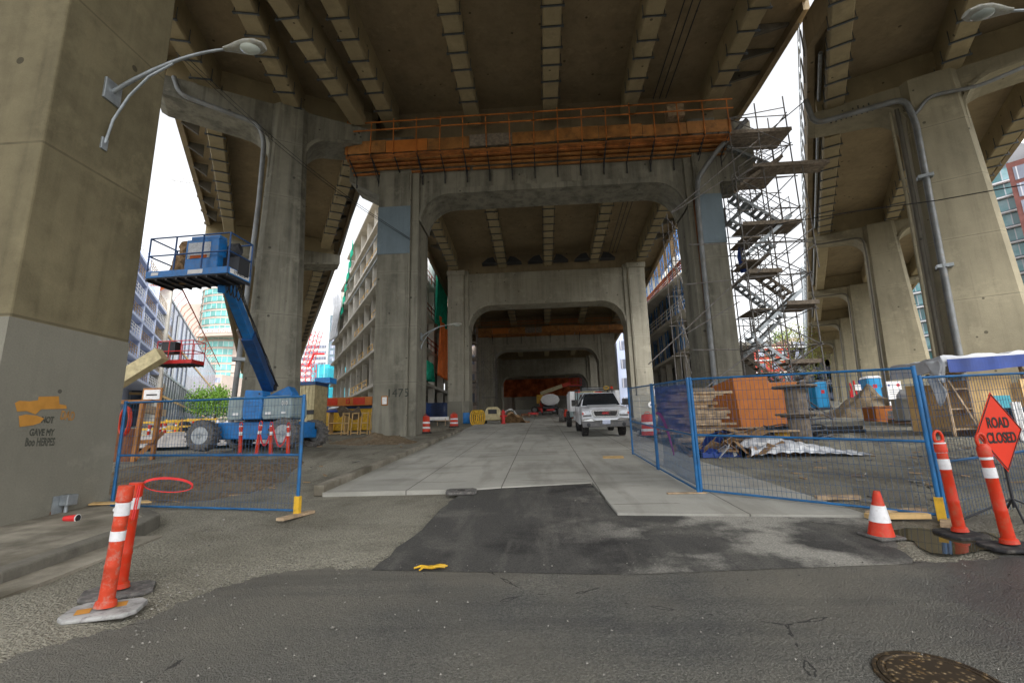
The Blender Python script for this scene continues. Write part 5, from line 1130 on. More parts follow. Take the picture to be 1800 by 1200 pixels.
    for s in (-.85, .85): m.bar((s, 3.6, 2.04), (s, 5.5, 2.04), .05, .05)
    m.build('rack', m_darks, t)
    for k in range(4): m = MB(); m.path([(-.62, 3.5, 2.0+.05*k), (.45, 3.52, 2.0+.05*k)], .018, 6); m.build('pipe_on_rack', m_black if k % 2 else m_galv, t)
    m = MB(); 
    for k in range(3): m.path([(.55+.12*math.cos(a), 3.5+.05*k, 2.1+.08*math.sin(a)) for a in [2*math.pi*i/14 for i in range(15)]], .018, 6)
    m.build('hose_coil', m_yellow, t)
    for s, lab in ((-1, 0), (1, 0)):
        m = MB(); m.box(s*1.0-(.02 if s > 0 else .22), s*1.0+(.22 if s > 0 else .02), 3.7, 5.5, 1.0, 1.98); m.build('tool_locker', m_refl, t, bevel=.02)
    m = MB(); m.lathe([(.07, 0), (.07, .1), (.04, .14)], 14, c=(.86, 3.8, 2.04)); m.build('beacon', m_orange, t)
    return t
q = G(1067, 768); PK = pickup('white pickup truck facing us on the concrete road, driver door open', (2.6, 20.0, prof(20.0)+.03), 0)
q = A(1018, 745, 27.5); t = thing('utility_trailer', 'grey box trailer with dark wheels, parked behind the pickup', 'trailer', (q.x+.15, 27.5, prof(27.5)+.03), tilt=GT)
m = MB(); m.box(-.62, .7, 0, 3.2, .62, 1.95); m.build('box', m_refl, t, bevel=.04)
m = MB(); m.box(-.64, .72, -.02, -.0, .6, 1.97); m.build('door_panel', m_cowl, t)
for x in (-.66, .66):
    m = MB(); m.lathe([(.15, -.14), (.44, -.14), (.47, 0), (.44, .14), (.15, .14)], 20, c=(x, .9, .47), axis='x'); m.build('wheel', m_black, t)
m = MB(); m.lathe([(.12, 0), (.12, .14), (.08, .2)], 14, c=(-.1, .3, 1.95)); m.build('beacon', m_orange, t)
# ================================================================== BUILDINGS
dv = ray(452, 775); DL = Vector((dv.x, dv.y, 0)).normalized()
def onpl(px, py, P, D_):        # where the sight line meets the vertical plane through P along D_
    d = ray(px, py); n = Vector((D_.y, -D_.x, 0)); t = (Vector(P).dot(n)-0)/(d.dot(n)); return Vector((d.x*t, d.y*t, HC+d.z*t))
# ---- bare concrete wedge building between the two left piers
AP = Vector((-11.9, 38.5, 0)); far = AP+DL*44; rf = Vector((-11.4, 74, 0))
SK = thing('concrete_building', 'unfinished wedge shaped concrete building with open floors behind the left portal column', 'building', (AP.x-6, AP.y+10, prof(50)))
zs = [onpl(665, y, AP, DL).z for y in (672, 601, 545, 492, 441, 392)]+[onpl(663, 348, AP, DL).z]
zs = [zs[0]+(zs[-1]-zs[0])*i/6 for i in range(7)]
for k, z in enumerate(zs):
    m = MB(); o_ = .25 if k < 6 else .5; fa = 44 if k < 5 else 36-5*(k-5)
    a, b, c = AP-Vector((0, .3, 0)), AP+DL*fa, Vector((rf.x+.3, rf.y-(k > 4)*12, 0))
    m.prism([(a.x-.2, a.y, z-.28), (b.x-.1, b.y, z-.28), (b.x+6, b.y+6, z-.28), (c.x, c.y, z-.28), (a.x+.5, a.y, z-.28)], (0, 0, .28)); m.build('floor_slab', m_skel, SK, world=True)
def ptL(t, inn=.35): return AP+DL*t+Vector((DL.y, -DL.x, 0))*-inn*-1*-1
nrmL = Vector((DL.y, -DL.x, 0))   # points right/forward; inward is +nrm rotated
inw = Vector((.852, .523, 0))
rn = random.Random(12)
for k in range(11):
    t = .9+k*4.1; p = AP+DL*t+inw*.45; top = zs[-1]-(0 if t < 26 else (t-26)*.28)
    m = MB(); w_ = .34 if k != 6 else 1.0
    m.prism([p-DL*w_*.6-inw*.2+Vector((0, 0, prof(p.y)-1)), p+DL*w_*.6-inw*.2+Vector((0, 0, prof(p.y)-1)), p+DL*w_*.6+inw*.3+Vector((0, 0, prof(p.y)-1)), p-DL*w_*.6+inw*.3+Vector((0, 0, prof(p.y)-1))], (0, 0, top-prof(p.y)+1)); m.build('column', m_skel, SK, world=True)
for k in range(8):
    y = 41+k*4.4; x = rf.x-.3
    m = MB(); m.prism([(x-.35, y-.3, prof(y)-1), (x+.25, y-.3, prof(y)-1), (x+.25, y+.3, prof(y)-1), (x-.35, y+.3, prof(y)-1)], (0, 0, zs[5]-prof(y)+1+(2 if k < 3 else 0))); m.build('column', m_skel, SK, world=True)
m = MB(); a = AP+Vector((-2.0, 12, 0)); b = a+DL*22; c = b+Vector((5, 6, 0)); d = Vector((-14.6, 70, 0)); e_ = Vector((-13.9, 51, 0))
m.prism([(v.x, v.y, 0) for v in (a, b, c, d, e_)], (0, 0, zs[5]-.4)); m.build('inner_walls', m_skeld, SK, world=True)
for (t0, n, k) in ((1, 9, 0), (1, 10, 1), (2, 9, 2), (2, 8, 3), (3, 6, 4)):     # timber guard rails, floor by floor
    m = MB()
    for i in range(n):
        a = AP+DL*(t0+i*2.6)+inw*.1+Vector((0, 0, zs[k])); 
        if rn.random() < .25: continue
        b = a+DL*2.4
        for h in (.5, 1.0): m.bar(a+UP*h, b+UP*h, .04, .1)
        m.bar(a, a+UP*1.05, .08, .05); m.bar(b, b+UP*1.05, .08, .05)
    m.build('guard_rail', m_ply, SK, world=True)
for k in (1, 2, 3):
    m = MB()
    for i in range(8):
        y = 42+i*2.8
        for h in (.5, 1.0): m.bar((rf.x+.1, y, zs[k]+h), (rf.x+.1, y+2.85, zs[k]+h), .04, .1)
        m.bar((rf.x+.1, y, zs[k]), (rf.x+.1, y, zs[k]+1.05), .08, .05)
    m.build('guard_rail', m_tred, SK, world=True)
# infill walls of pale block on the right face, slanting
for (y0, y1, k) in ((39.5, 46.5, 3), (39.5, 50, 4), (43.5, 47, 2), (46.9, 50, 3), (58, 63, 1), (39.5, 47, 5)):
    m = MB(); m.box(rf.x-.2, rf.x-.05, y0, y1, zs[k]+.02, zs[k]+2.9); m.build('wall_panel', m_refl if k > 2 else m_skel, SK, world=True)
m = MB()   # slender steel braces on the upper storeys
for (p, q) in (((609, 505), (676, 392)), ((612, 535), (674, 438))): m.tube(onpl(*p, AP-inw*.3, DL), onpl(*q, AP-inw*.3, DL), .09, 8)
m.build('brace', m_galv, SK, world=True)
def tarp(name, label, P, fn, mat, nu=24, nv=24, solid=.02, cat='tarpaulin'):
    m = MB(); m.grid(fn, nu, nv); o = m.build(name, mat, smooth=True, solid=solid); tag(o, label, cat); return o
tarp('green_netting', 'green safety netting along the slanting roof edge of the concrete wedge building', 0, lambda u, v: onpl(603+u*22, 560-u*128, AP, DL)+UP*(-.2+1.1*v)-inw*(.3+.15*math.sin(u*40)), m_green, 40, 4, cat='netting')
tarp('silver_tarpaulin', 'crumpled silver sheet hanging down the far half of the concrete building', 0, lambda u, v: onpl(589+u*13+4*math.sin(v*5), 523+u*-8+78*v, AP, DL)-inw*(.35+.3*abs(math.sin(u*9+v*4))), m_tarpg, 18, 26)
q0 = Vector((-11.0, 60, 0))
tarp('green_netting', 'tall green netting draped on the building between the first and second portal columns', 0, lambda u, v: Vector((rf.x+.6+.2*math.sin(u*23+v*3), 47.5+6*u, zs[2]-.5+u*-1+(9.6-4.5*u)*(1-v))), m_green, 40, 12, cat='netting')
tarp('orange_tarpaulin', 'orange tarpaulin hanging under the tall green netting', 0, lambda u, v: Vector((rf.x+.75+.18*math.sin(u*19+v*5), 48.5+5*u, (zs[2]+.3-1.0*u)+v*(-6.4+1.0*u))), m_orangetarp, 30, 12)
tarp('green_tarpaulin', 'bunched green tarpaulin on the low ledge right of the numbered column', 0, lambda u, v: Vector((rf.x+.4+.3*math.sin(u*14+v*3), 44+3*u, zs[0]+.1+1.9*v*(.5+.5*abs(math.sin(u*7))))), m_green, 24, 8)
m = MB(); m.grid(lambda u, v: Vector((rf.x+1.0+.04*math.sin(u*30), 34+20*u, prof(34+20*u)+.2+1.7*v)), 30, 3); tag(m.build('blue_mesh_fence', translucent('blue_screen', (.02, .08, .3), .8), solid=.01), 'low blue mesh screen along the foot of the building behind the drums', 'fence')
# ---- green glass tower with curved front and the hotel lettering
TD = 185
def tower_round(label, cx, Y, rad, z0, z1, fh, glassm, wallm, n=20, arc=(180, 360), depth=14):
    t = thing('glass_tower', label, 'tower', (cx, Y, z0)); Yc = Y+rad
    def ring(r, z): return [Vector((cx+r*math.cos(R(arc[0]+(arc[1]-arc[0])*i/n)), Yc+r*.75*math.sin(R(arc[0]+(arc[1]-arc[0])*i/n)), z)) for i in range(n+1)]
    m = MB(); m.prism(ring(rad-.25, z0), (0, 0, z1-z0)); m.build('core_wall', wallm, t, world=True)
    z = z1-.8; 
    while z-fh > z0:
        m = MB(); a, b = ring(rad, z-fh+.95), ring(rad, z); k = len(a)
        for (i0, i1) in ((1, 5), (6, 14), (15, 19)): m.add(a[i0:i1+1]+b[i0:i1+1], [(i, i+1, (i1-i0+1)+i+1, (i1-i0+1)+i) for i in range(i1-i0)])
        m.build('window_band', glassm, t, world=True); 
        m = MB(); a, b, c, d = ring(rad+.15, z), ring(rad+.15, z+.2), ring(rad-.4, z+.2), ring(rad-.4, z)
        for u, v in ((a, b), (b, c), (a, d)): m.add(u+v, [(i, i+1, k+i+1, k+i) for i in range(k-1)])
        m.build('floor_edge', wallm, t, world=True); z -= fh
    return t
c0, c1 = A(314, 600, TD), A(418, 600, TD); rad = (c1.x-c0.x)/2
ET = tower_round('curved green glass hotel tower with pale stone bands, behind the lift', (c0.x+c1.x)/2, TD, rad, prof(TD)-2, A(360, 500, TD).z, 3.35, m_gtower, m_stone)
q = A(379, 583, TD-.5); m = MB(); m.box(q.x-9, q.x+9, TD-.6, TD+8, q.z-1.7, q.z+1.5); m.build('sign_fascia', m_stone, ET, world=True)
text('EXECUTIVE HOTEL', 2.1, m_white, frame(Vector((q.x, TD-.75, q.z+.3)), (1, 0, 0), (0, 0, 1)), 'lettering', ET, .1, bold=.05, sx=.78)
m = MB(); m.box(c0.x-11, c0.x-1, TD+12, TD+30, 5, A(310, 520, TD).z); m.build('side_wing', m_stone, ET, world=True)
# ---- pale blue balcony block at far left
P0b = Vector((A(215, 560, 44).x, 44, 0)); dB = ray(453, 765); DB = Vector((dB.x, dB.y, 0)).normalized(); iB = Vector((-DB.y, DB.x, 0))
BB = thing('apartment_building', 'pale blue apartment block with stepped balconies, left of the glass facade', 'building', (P0b.x, 44, prof(44)))
def bpx(px, py, off=0): return onpl(px, py, P0b+iB*off, DB)
Lb = (bpx(287, 600)-bpx(205, 600)).length; A0 = bpx(200, 600); A0.z = 0
roof_pts = [(200, 410), (245, 478), (287, 538)]
zb = [bpx(231, y).z for y in (720, 660, 587, 548, 507, 470, 440)]
dz_ = (bpx(231, 507).z-bpx(231, 587).z)/2
z1_ = bpx(231, 507).z
m = MB(); a, b = A0-DB*6, A0+DB*(Lb+5.5)
m.prism([(a+iB*3.2).to_tuple(), (b+iB*3.2).to_tuple(), (b+iB*14).to_tuple(), (a+iB*14).to_tuple()], (0, 0, z1_+dz_*1.9)); m.build('wall', m_bluewall, BB, world=True)
Lw = Lb+11.5
for k in range(-4, 3):
    z = z1_+k*dz_
    if z < prof(44): continue
    m = MB(); bb = b if k < 2 else a+DB*Lw*.55
    m.prism([(a.x, a.y, z), (bb.x, bb.y, z), (bb+iB*3.3).to_tuple()[:2]+(z,), (a+iB*3.3).to_tuple()[:2]+(z,)], (0, 0, .3)); m.build('balcony_slab', m_bluewall, BB, world=True)
    for i in range(5):
        p = a+DB*(Lw*(i+.35)/5)
        if k >= 2 and i > 2: continue
        m = MB(); m.prism([p+UP*z, p+DB*.3+UP*z, p+DB*.3+iB*3.2+UP*z, p+iB*3.2+UP*z], (0, 0, dz_)); m.build('party_wall', m_bluewall, BB, world=True)
        if k < 2:
            m = MB(); p2 = p+DB*.5+iB*3.15; m.prism([p2+UP*(z+.3), p2+DB*(Lw/5*.62)+UP*(z+.3), p2+DB*(Lw/5*.62)+iB*-.05+UP*(z+.3), p2+iB*-.05+UP*(z+.3)], (0, 0, dz_*.8)); m.build('window', m_gdark, BB, world=True)
        m = MB()
        for h in (.4, .75, 1.1): m.bar(p+DB*.4+UP*(z+.3+h), p+DB*(Lw/5*.9)+UP*(z+.3+h), .05, .05)
        for j in range(6): pp_ = p+DB*(.4+j*Lw/5*.16); m.bar(pp_+UP*(z+.3), pp_+UP*(z+1.4), .05, .05)
        m.build('balcony_rail', m_white if (i+k) % 2 else m_lumber, BB, world=True)
# ---- curtain wall building
P0g = bpx(287, 600); P0g.z = 0; GE = (bpx(379, 660)-P0g); GE.z = 0; Lg_ = GE.length
GB = thing('glass_building', 'long low building with blue curtain glass running away at left', 'building', (P0g.x, P0g.y, prof(P0g.y)))
ztop = bpx(312, 542).z; zend = bpx(378, 655).z
levels = [prof(P0g.y)-1, bpx(291, 683).z, bpx(291, 650).z, bpx(291, 612).z, ztop]
z_ = [prof(P0g.y)-1]+sorted([bpx(297, 700).z, bpx(297, 660).z, bpx(297, 590).z])+[ztop]
for i in range(4):
    m = MB(); a, b = P0g+DB*.3, P0g+DB*Lg_; gl = m_gcurt if i < 2 else m_gcurt2
    m.prism([a+UP*z_[i], b+UP*z_[i], b+iB*12+UP*z_[i], a+iB*12+UP*z_[i]], (0, 0, z_[i+1]-z_[i]-.35)); m.build('window_band', gl, GB, world=True)
    m = MB(); m.prism([a+UP*(z_[i+1]-.35)-iB*.1, b+UP*(z_[i+1]-.35)-iB*.1, b+iB*12+UP*(z_[i+1]-.35), a+iB*12+UP*(z_[i+1]-.35)], (0, 0, .35)); m.build('floor_edge', m_ply if i in (0, 2) else m_galv, GB, world=True)
    for j in range(int(Lg_/2.6)+1):
        p = P0g+DB*(.3+j*2.6)-iB*.08; 
        if j % 2 and i > 1: continue
        if i > 1 and j > 11: continue
        m = MB(); m.bar(p+UP*z_[i], p+UP*(z_[i+1]-.35), .1, .12); m.build('mullion', m_galv, GB, world=True)
m = MB(); p = P0g-iB*.3; m.prism([p+UP*0, p+DB*1.1, p+DB*1.1+iB*2, p+iB*2], (0, 0, ztop+1)); m.build('corner_column', m_skel, GB, world=True)
m = MB(); p = P0g+DB*9.5-iB*.12; m.prism([p+UP*z_[2], p+DB*1.8+UP*z_[2], p+DB*1.8+iB*.3+UP*z_[2], p+iB*.3+UP*z_[2]], (0, 0, z_[4]-z_[2]-1)); m.build('dark_panel', m_gdark, GB, world=True)
m = MB(); 
pr_, nx_ = None, None
for j in range(26):
    p = P0g+DB*(1+j*Lg_/26)+UP*(ztop+.05); q = p+UP*1.9-iB*1.0
    m.path([p, p+UP*.8-iB*.2, q], .05, 5)
m.tube(P0g+UP*(ztop+2)-iB*1.0, P0g+DB*Lg_+UP*(ztop+2)-iB*1.0, .12, 6); m.build('roof_rail', m_tred, GB, world=True)
tarp('orange_tarpaulin', 'orange sheet draped over the roof corner of the glass building', 0, lambda u, v: P0g+DB*(-1.5+3.2*u)+iB*(3*v)+UP*(ztop+.9+.5*math.sin(u*5+v*3)-.9*v), m_orangetarp, 12, 12)
m = MB(); p = P0g-DB*9; m.bar(P0g-DB*14-iB*1+UP*(prof(40)+3.1), P0g+DB*1-iB*1+UP*(prof(44)+3.1), .5, .9); tag(m.build('site_beam', m_lumber), 'long timber beam across the front of the pale blue building', 'beam')
# ---- distant grey-blue tower, red crane
q0, q1 = A(576, 640, 210), A(622, 640, 210)
T2 = thing('glass_tower', 'far grey tower with a bright cyan strip, seen between the left piers', 'tower', (q0.x, 210, 10))
zt2 = A(600, 553, 210).z
m = MB(); m.box(q0.x, q1.x, 210, 225, 5, zt2); m.build('wall', m_bluegrey, T2, world=True)
for k in range(13):
    z = zt2-2-k*3.0; m = MB(); m.box(q0.x+.8, q1.x-5.5, 209.9, 210, z-1.9, z); m.build('window_band', m_gwin, T2, world=True)
m = MB(); m.box(q1.x-5, q1.x-1.2, 209.7, 210.2, 15, zt2-2.5); m.build('cyan_panel', m_gcyan, T2, world=True)
m = MB(); m.box(q0.x-3, q0.x+5, 200, 208, 10, A(575, 640, 200).z); m.build('podium', m_gcyan, T2, world=True)
q0, q1 = A(536, 640, 230), A(576, 600, 230); T3 = thing('pale_tower', 'white hazy tower block behind the red crane', 'tower', (q0.x, 230, 10))
m = MB(); m.box(q0.x-4, q1.x, 230, 245, 5, A(560, 600, 230).z); m.build('wall', m_white, T3, world=True)
for k in range(14):
    z = A(560, 600, 230).z-2-k*3; m = MB(); m.box(q0.x-3.5, q1.x-.5, 229.9, 230, z-1.5, z); m.build('window_band', m_gwin, T3, world=True)
def lattice(m, p, q, w_, n, r):
    p, q = Vector(p), Vector(q); d = (q-p).normalized(); a = d.cross(Vector((0, 1, 0))).normalized()*w_; b = Vector((0, 1, 0))*w_
    cs = [(-1, -1), (1, -1), (1, 1), (-1, 1)]
    for i, j in cs: m.bar(p+a*i+b*j, q+a*i+b*j, r, r)
    for k in range(n):
        u, v = p+(q-p)*k/n, p+(q-p)*(k+1)/n
        for (i, j), (i2, j2) in zip(cs, cs[1:]+cs[:1]): m.bar(u+a*i+b*j, v+a*i2+b*j2, r*.6, r*.6); m.bar(u+a*i+b*j, u+a*i2+b*j2, r*.6, r*.6)
CR = thing('tower_crane', 'red lattice crane leaning between the left ramp pier and the wedge building', 'crane', A(545, 712, 120))
m = MB(); lattice(m, A(540, 700, 120), A(543, 640, 120), 1.4, 5, .14); m.build('mast', m_red, CR, world=True)
m = MB(); lattice(m, A(541, 643, 120), A(558, 582, 120), 1.0, 7, .12); m.build('jib', m_red, CR, world=True)
m = MB(); m.path([A(541, 645, 120), A(552, 622, 120), A(570, 622, 120)], .3, 6); m.build('cable', m_red, CR, world=True)
C2 = thing('tower_crane', 'tiny white crane jib against the sky beside the left pier', 'crane', A(345, 320, 220))
m = MB(); lattice(m, A(301, 313, 220), A(372, 324, 220), .9, 14, .22); m.build('jib', m_refl, C2, world=True)
# ---- right: construction building with blue shoring, beyond the scaffold
RX = 14.3
RC = thing('concrete_building', 'unfinished concrete building on leaning columns with blue shoring, right of the road', 'building', (RX, 50, prof(50)))
def rpx(px, py, X=RX): return onx(px, py, X)
sz_ = [rpx(1149, 645).z, rpx(1143, 600).z, rpx(1143, 561).z]
sz_ = [sz_[0], sz_[0]+3.7, sz_[0]+7.3, sz_[0]+13.5]
for k, z in enumerate(sz_[:3]):
    m = MB(); o_ = -1.1*k; wd = (7.5, 3.2, 3.0)[k]; m.prism([(RX, 45, z-.3), (RX+o_*.4, 52, z-.3), (RX+o_, 70, z-.3), (RX+wd, 72, z-.3), (RX+wd, 45, z-.3)], (0, 0, .3)); m.build('floor_slab', m_skel, RC, world=True)
for k in range(7):
    y = 46+k*3.4; m = MB(); ln = 1.0 if k % 2 else -.6
    m.prism([(RX+.6, y-.25, prof(y)-1), (RX+1.1, y-.25, prof(y)-1), (RX+1.1, y+.35, prof(y)-1), (RX+.6, y+.35, prof(y)-1)], (0, ln, sz_[2]+5-k*.6-prof(y))); m.build('leaning_column', m_skel, RC, world=True)
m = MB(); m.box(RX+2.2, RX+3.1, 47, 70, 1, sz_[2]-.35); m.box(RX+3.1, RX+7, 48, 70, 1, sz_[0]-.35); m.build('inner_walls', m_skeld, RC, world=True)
for k in (0, 1, 2):     # blue shoring frames
    for j in range(8):
        y = 45.5+j*2.9; x = RX+.45-.3*k; m = MB(); z0_ = sz_[k] if k else prof(y)+.3
        z1q = (sz_[k]+3.2) if k < 2 else sz_[2]+6.2
        if k == 0: z0_, z1q = sz_[0], sz_[0]+3.3
        for dy in (0, 1.2): m.tube((x, y+dy, z0_), (x, y+dy, z1q), .05, 5)
        hgt = z1q-z0_; n = max(2, int(hgt/1.5))
        for i in range(n): a, b = z0_+hgt*i/n, z0_+hgt*(i+1)/n; m.tube((x, y, a), (x, y+1.2, b), .03, 4); m.tube((x, y+1.2, a), (x, y, b), .03, 4); m.tube((x, y, b), (x, y+1.2, b), .03, 4)
        m.build('shoring_frame', m_blue, RC, world=True)
for (z, mt) in ((sz_[2], m_redn), (sz_[1], m_refl), (sz_[2]+6.2, m_redn)):
    m = MB(); m.box(RX-.9, RX-.3, 45, 45.1, z, z+.05) if 0 else None
    for h in ((.3, .55, .8, 1.0, 1.15) if mt is m_redn else (.4, .8, 1.15)): m.bar((RX-.15, 45, z+h), (RX-1.1, 70, z+h), .05, .14 if mt is m_redn else .08)
    for j in range(13): m.bar((RX-.15-.075*j, 45+2*j, z), (RX-.15-.075*j, 45+2*j, z+1.2), .06, .06)
    m.build('guard_rail', mt, RC, world=True, solid=.01)
m = MB(); m.prism([(RX, 47, sz_[2]+5.9), (RX-.9, 68, sz_[2]+5.9), (RX+3, 68, sz_[2]+5.9), (RX+3, 47, sz_[2]+5.9)], (0, 0, .25)); m.build('floor_slab', m_lumber, RC, world=True)
m = MB(); m.box(RX+.4, RX+.8, 45, 66, prof(45), prof(50)+1.4); m.build('rebar_fence', m_tred, RC, world=True)
q = A(1150, 520, 64); m = MB(); m.box(q.x-1, q.x+3, 64, 68, 10, A(1150, 470, 64).z); m.build('stair_core', m_skel, RC, world=True)
m = MB(); q = A(1188, 470, 62); m.prism([A(1180, 560, 52), A(1196, 560, 52), A(1204, 480, 52), A(1196, 470, 52)], (0, .6, 0)); m.build('leaning_column', m_skel, RC, world=True)
# brick building
q0, q1 = A(1352, 640, 120), A(1418, 640, 120); zt3 = A(1390, 606, 120).z
BR_ = thing('brick_building', 'low red brick building with pale bands beyond the scaffold', 'building', (q0.x, 120, prof(120)))
m = MB(); m.box(q0.x-6, q1.x+8, 120, 132, prof(120)-4, zt3); m.build('wall', m_brick, BR_, world=True)
for k in range(4):
    z = zt3-.4-k*3.1; m = MB(); m.box(q0.x-6, q1.x+8, 119.85, 120, z-.3, z); m.build('band', m_white, BR_, world=True)
    for j in range(9): x = q0.x-5+j*2.8; m = MB(); m.box(x, x+1.3, 119.9, 120, z-2.4, z-.9); m.build('window', m_gwin, BR_, world=True)
# right towers
def slab_tower(label, x0, x1, Y, yaw, zt, fh, wallm, glassm, nb, gap=.8, col=None, name='glass_tower'):
    t = thing(name, label, 'tower', (x0, Y, prof(Y)), yaw); L_ = x1-x0; z0 = -4
    m = MB(); m.box(0, L_, 0, 16, z0, zt-prof(Y)); m.build('wall', wallm, t)
    z = zt-prof(Y)-1.0; k = 0
    while z-fh > z0 and k < nb:
        if col:
            for j in range(col): w_ = L_/col; m = MB(); m.box(j*w_+w_*.18, j*w_+w_*.86, -.06, 0, z-fh+gap, z); m.build('window', glassm, t)
        else: m = MB(); m.box(.3, L_-.3, -.06, 0, z-fh+gap, z); m.build('window_band', glassm, t); m = MB(); m.box(.0, L_+.1, -.9, 0, z-fh+.15, z-fh+.4); m.build('balcony_slab', m_refl, t)
        z -= fh; k += 1
    return t
b = A(1776, 300, 90); TY = R(-46)
GT1 = slab_tower('teal glass tower with pale balcony edges behind the right ramp', b.x-30, b.x, 90, TY, A(1750, 300, 93).z, 3.1, m_bluegrey, m_gteal, 22)
GT1.location = (b.x-30*math.cos(TY), 90-30*math.sin(TY), prof(90)); a = A(1768, 290, 80)
GT2 = slab_tower('dark red brick tower with tall pale windows at the right edge', a.x, a.x+22, 80, TY, A(1770, 288, 80).z, 3.1, m_brickd, m_gwin, 16, .7, col=6, name='brick_tower')
q = A(1790, 250, 100); m = MB()
for dz in (0, 6): m.prism([A(1782, 248, 100)+UP*dz*-1, A(1830, 215, 100)+UP*-dz, A(1840, 262, 100)+UP*-dz], (0, 8, -.5))
m.prism([A(1795, 235, 104), A(1840, 235, 104), A(1840, 320, 104), A(1795, 320, 104)], (0, 5, 0)); tag(m.build('far_tower', m_refl), 'pale winged rooftop of a tower peeping over the brick tower at top right', 'tower')
# far low backdrop blocks that close the view at street level
def block(label, x0, x1, y, h, mat, name='low_building'):
    t = thing(name, label, 'building', (x0, y, prof(y))); m = MB(); m.box(0, x1-x0, 0, 12, -4, h); m.build('wall', mat, t)
    k = 0; z = h-1
    while z > 1.5: m = MB(); m.box(.5, x1-x0-.5, -.05, 0, z-1.6, z); m.build('window_band', m_gwin, t); z -= 3.2
    return t
block('grey low building in the distance at the far right beyond the ramp piers', 62, 110, 120, 16, m_stone)
block('pale low block far behind the yard between the right piers', 44, 62, 128, 9, m_skel)
block('long pale block closing the far left street', -150, -106, 150, 15, m_stone)
block('low block beyond the barricades behind the boom lift', -104, -72, 160, 6, m_skel)
block('pale half finished block glimpsed right of the second portal column', 13.0, 24, 80, 19, m_bluewall)
block('pale block glimpsed in the slot beside the narrow scaffold at left', -15.5, -10.6, 78, 14, m_stone)
# ---- trees
def tree(label, base, h, r, n, leafm, seed, cats='tree', crown=.45, name='street_tree', ls=.28):
    t = thing(name, label, cats, base); rn = random.Random(seed)
    m = MB(); m.path([(0, 0, -.3), (.1, 0, h*.25), (-.05, .1, h*.5), (.1, 0, h*.8)], [h*.03, h*.024, h*.017, h*.005], 8)
    tips = []
    for k in range(16):
        a = rn.random()*6.28; z = h*rn.uniform(.3, .7); L_ = r*rn.uniform(.6, 1); e = Vector((math.cos(a)*L_, math.sin(a)*L_, z+h*.22*rn.random())); m.path([(0, 0, z*.85), e*.5+Vector((0, 0, z*.45)), e], [h*.01, h*.006, h*.002], 5); tips.append(e)
    m.build('trunk', m_bark, t, smooth=True)
    m = MB(); cl = [Vector((rn.gauss(0, r*.45), rn.gauss(0, r*.45), h*crown+rn.random()*h*(1-crown))) for _ in range(18)]+tips
    for k in range(n):
        c = rn.choice(cl); s = r*.22; p = c+Vector((rn.gauss(0, s), rn.gauss(0, s), rn.gauss(0, s))); e = Euler((rn.random()*6, rn.random()*6, rn.random()*6)).to_matrix(); q = ls*rn.uniform(.6, 1.3)
        m.add([p+e @ Vector(v)*q for v in ((-.5, 0, 0), (0, -.3, .05), (.5, 0, 0), (0, .3, .05))], [(0, 1, 2, 3)])
    m.build('crown', leafm, t, fix=False); return t
q = A(388, 715, 88); tree('bright green leafy tree at the end of the left street', (q.x-1, 88, prof(88)-1.5), 7.2, 3.6, 5200, m_leaf, 3, ls=.38)
q = A(1405, 700, 85); tree('sparse yellow green tree in front of the brick building', (q.x, 85, prof(85)), 14, 4.2, 2600, m_leafy, 5, crown=.25, ls=.3)
q = A(1385, 700, 160); tree('grey green conifer on the skyline beyond the brick building', (q.x, 160, 9), 24, 4, 3600, m_leaf, 8, crown=.3, ls=.5)
m = MB(); m.tube(A(1410, 470, 110), A(1418, 640, 110), .35, 8); m.tube(A(1410, 470, 110), A(1409.5, 462, 110), .1, 6); tag(m.build('light_mast', m_galv), 'slender pale mast standing in the gap left of the right ramp', 'mast')
# ================================================================== YARD ON THE RIGHT
def boxthing(name, label, cat, px, py, w_, d_, h, mat, rz=0, off=0):
    q = G(px, py); t = thing(name, label, cat, (q.x, q.y, gz(q.x, q.y)+off), rz); return t
# orange plywood hoarding box
q = G(1387, 744); t = thing('plywood_enclosure', 'orange plywood enclosure with a stepped top at the foot of the scaffold', 'plywood box', (A(1320, 740, 21.6).x, 21.6, gz(11.5, 21.6)), -.05)
zt_ = A(1320, 662, 21.6).z-t.location.z; zl_ = A(1370, 672, 21.6).z-t.location.z
xw = A(1405, 700, 21.6).x-A(1320, 700, 21.6).x
m = MB(); m.prism([(-.4, 0, 0), (xw-.05, 0, 0), (xw+.05, 0, zl_), (xw*.45, 0, zl_), (xw*.45, 0, zt_), (-.55, 0, zt_)], (0, .06, 0)); m.build('front_panel', m_orangebox, t)
m = MB(); m.prism([(-.42, .03, 0), (-.57, .03, zt_), (-1.0, 1.9, zt_-.25), (-.9, 1.9, 0)], (.04, 0, 0)); m.build('side_panel', m_orangebox, t)
m = MB(); m.box(xw, xw+.05, .06, 1.9, 0, zl_); m.build('side_panel', m_orangebox, t)
for x in (.7, 1.5): m = MB(); m.box(x-.005, x+.005, -.008, 0, .02, zl_-.03); m.build('batten', m_orangebrown, t)
# lumber stack
q = G(1215, 757); t = thing('lumber_stack', 'tall untidy stack of planks beside the banner fence panel', 'stack of planks', (5.0, 17.2, gz(5.0, 17.2)), .12); rn = random.Random(21)
z = .0; k = 0
while z < 1.85:
    n = 3 if k % 2 == 0 else 2; th = rn.choice((.05, .09, .12))
    for i in range(n):
        x0 = rn.uniform(-.35, .25)+(.15 if z < .9 else 0); L_ = rn.uniform(1.4, 2.3) if k % 2 == 0 else 1.5
        m = MB(); y = -.5+i*.42+rn.uniform(-.06, .06); m.box(x0-.6, x0-.6+L_, y, y+.3, z, z+th-.012)
        if k < 42: m.build('plank', rn.choice((m_lumber, m_lumber, m_lumberd, m_card)), t)
    z += th; k += 1
q = G(1150, 752)
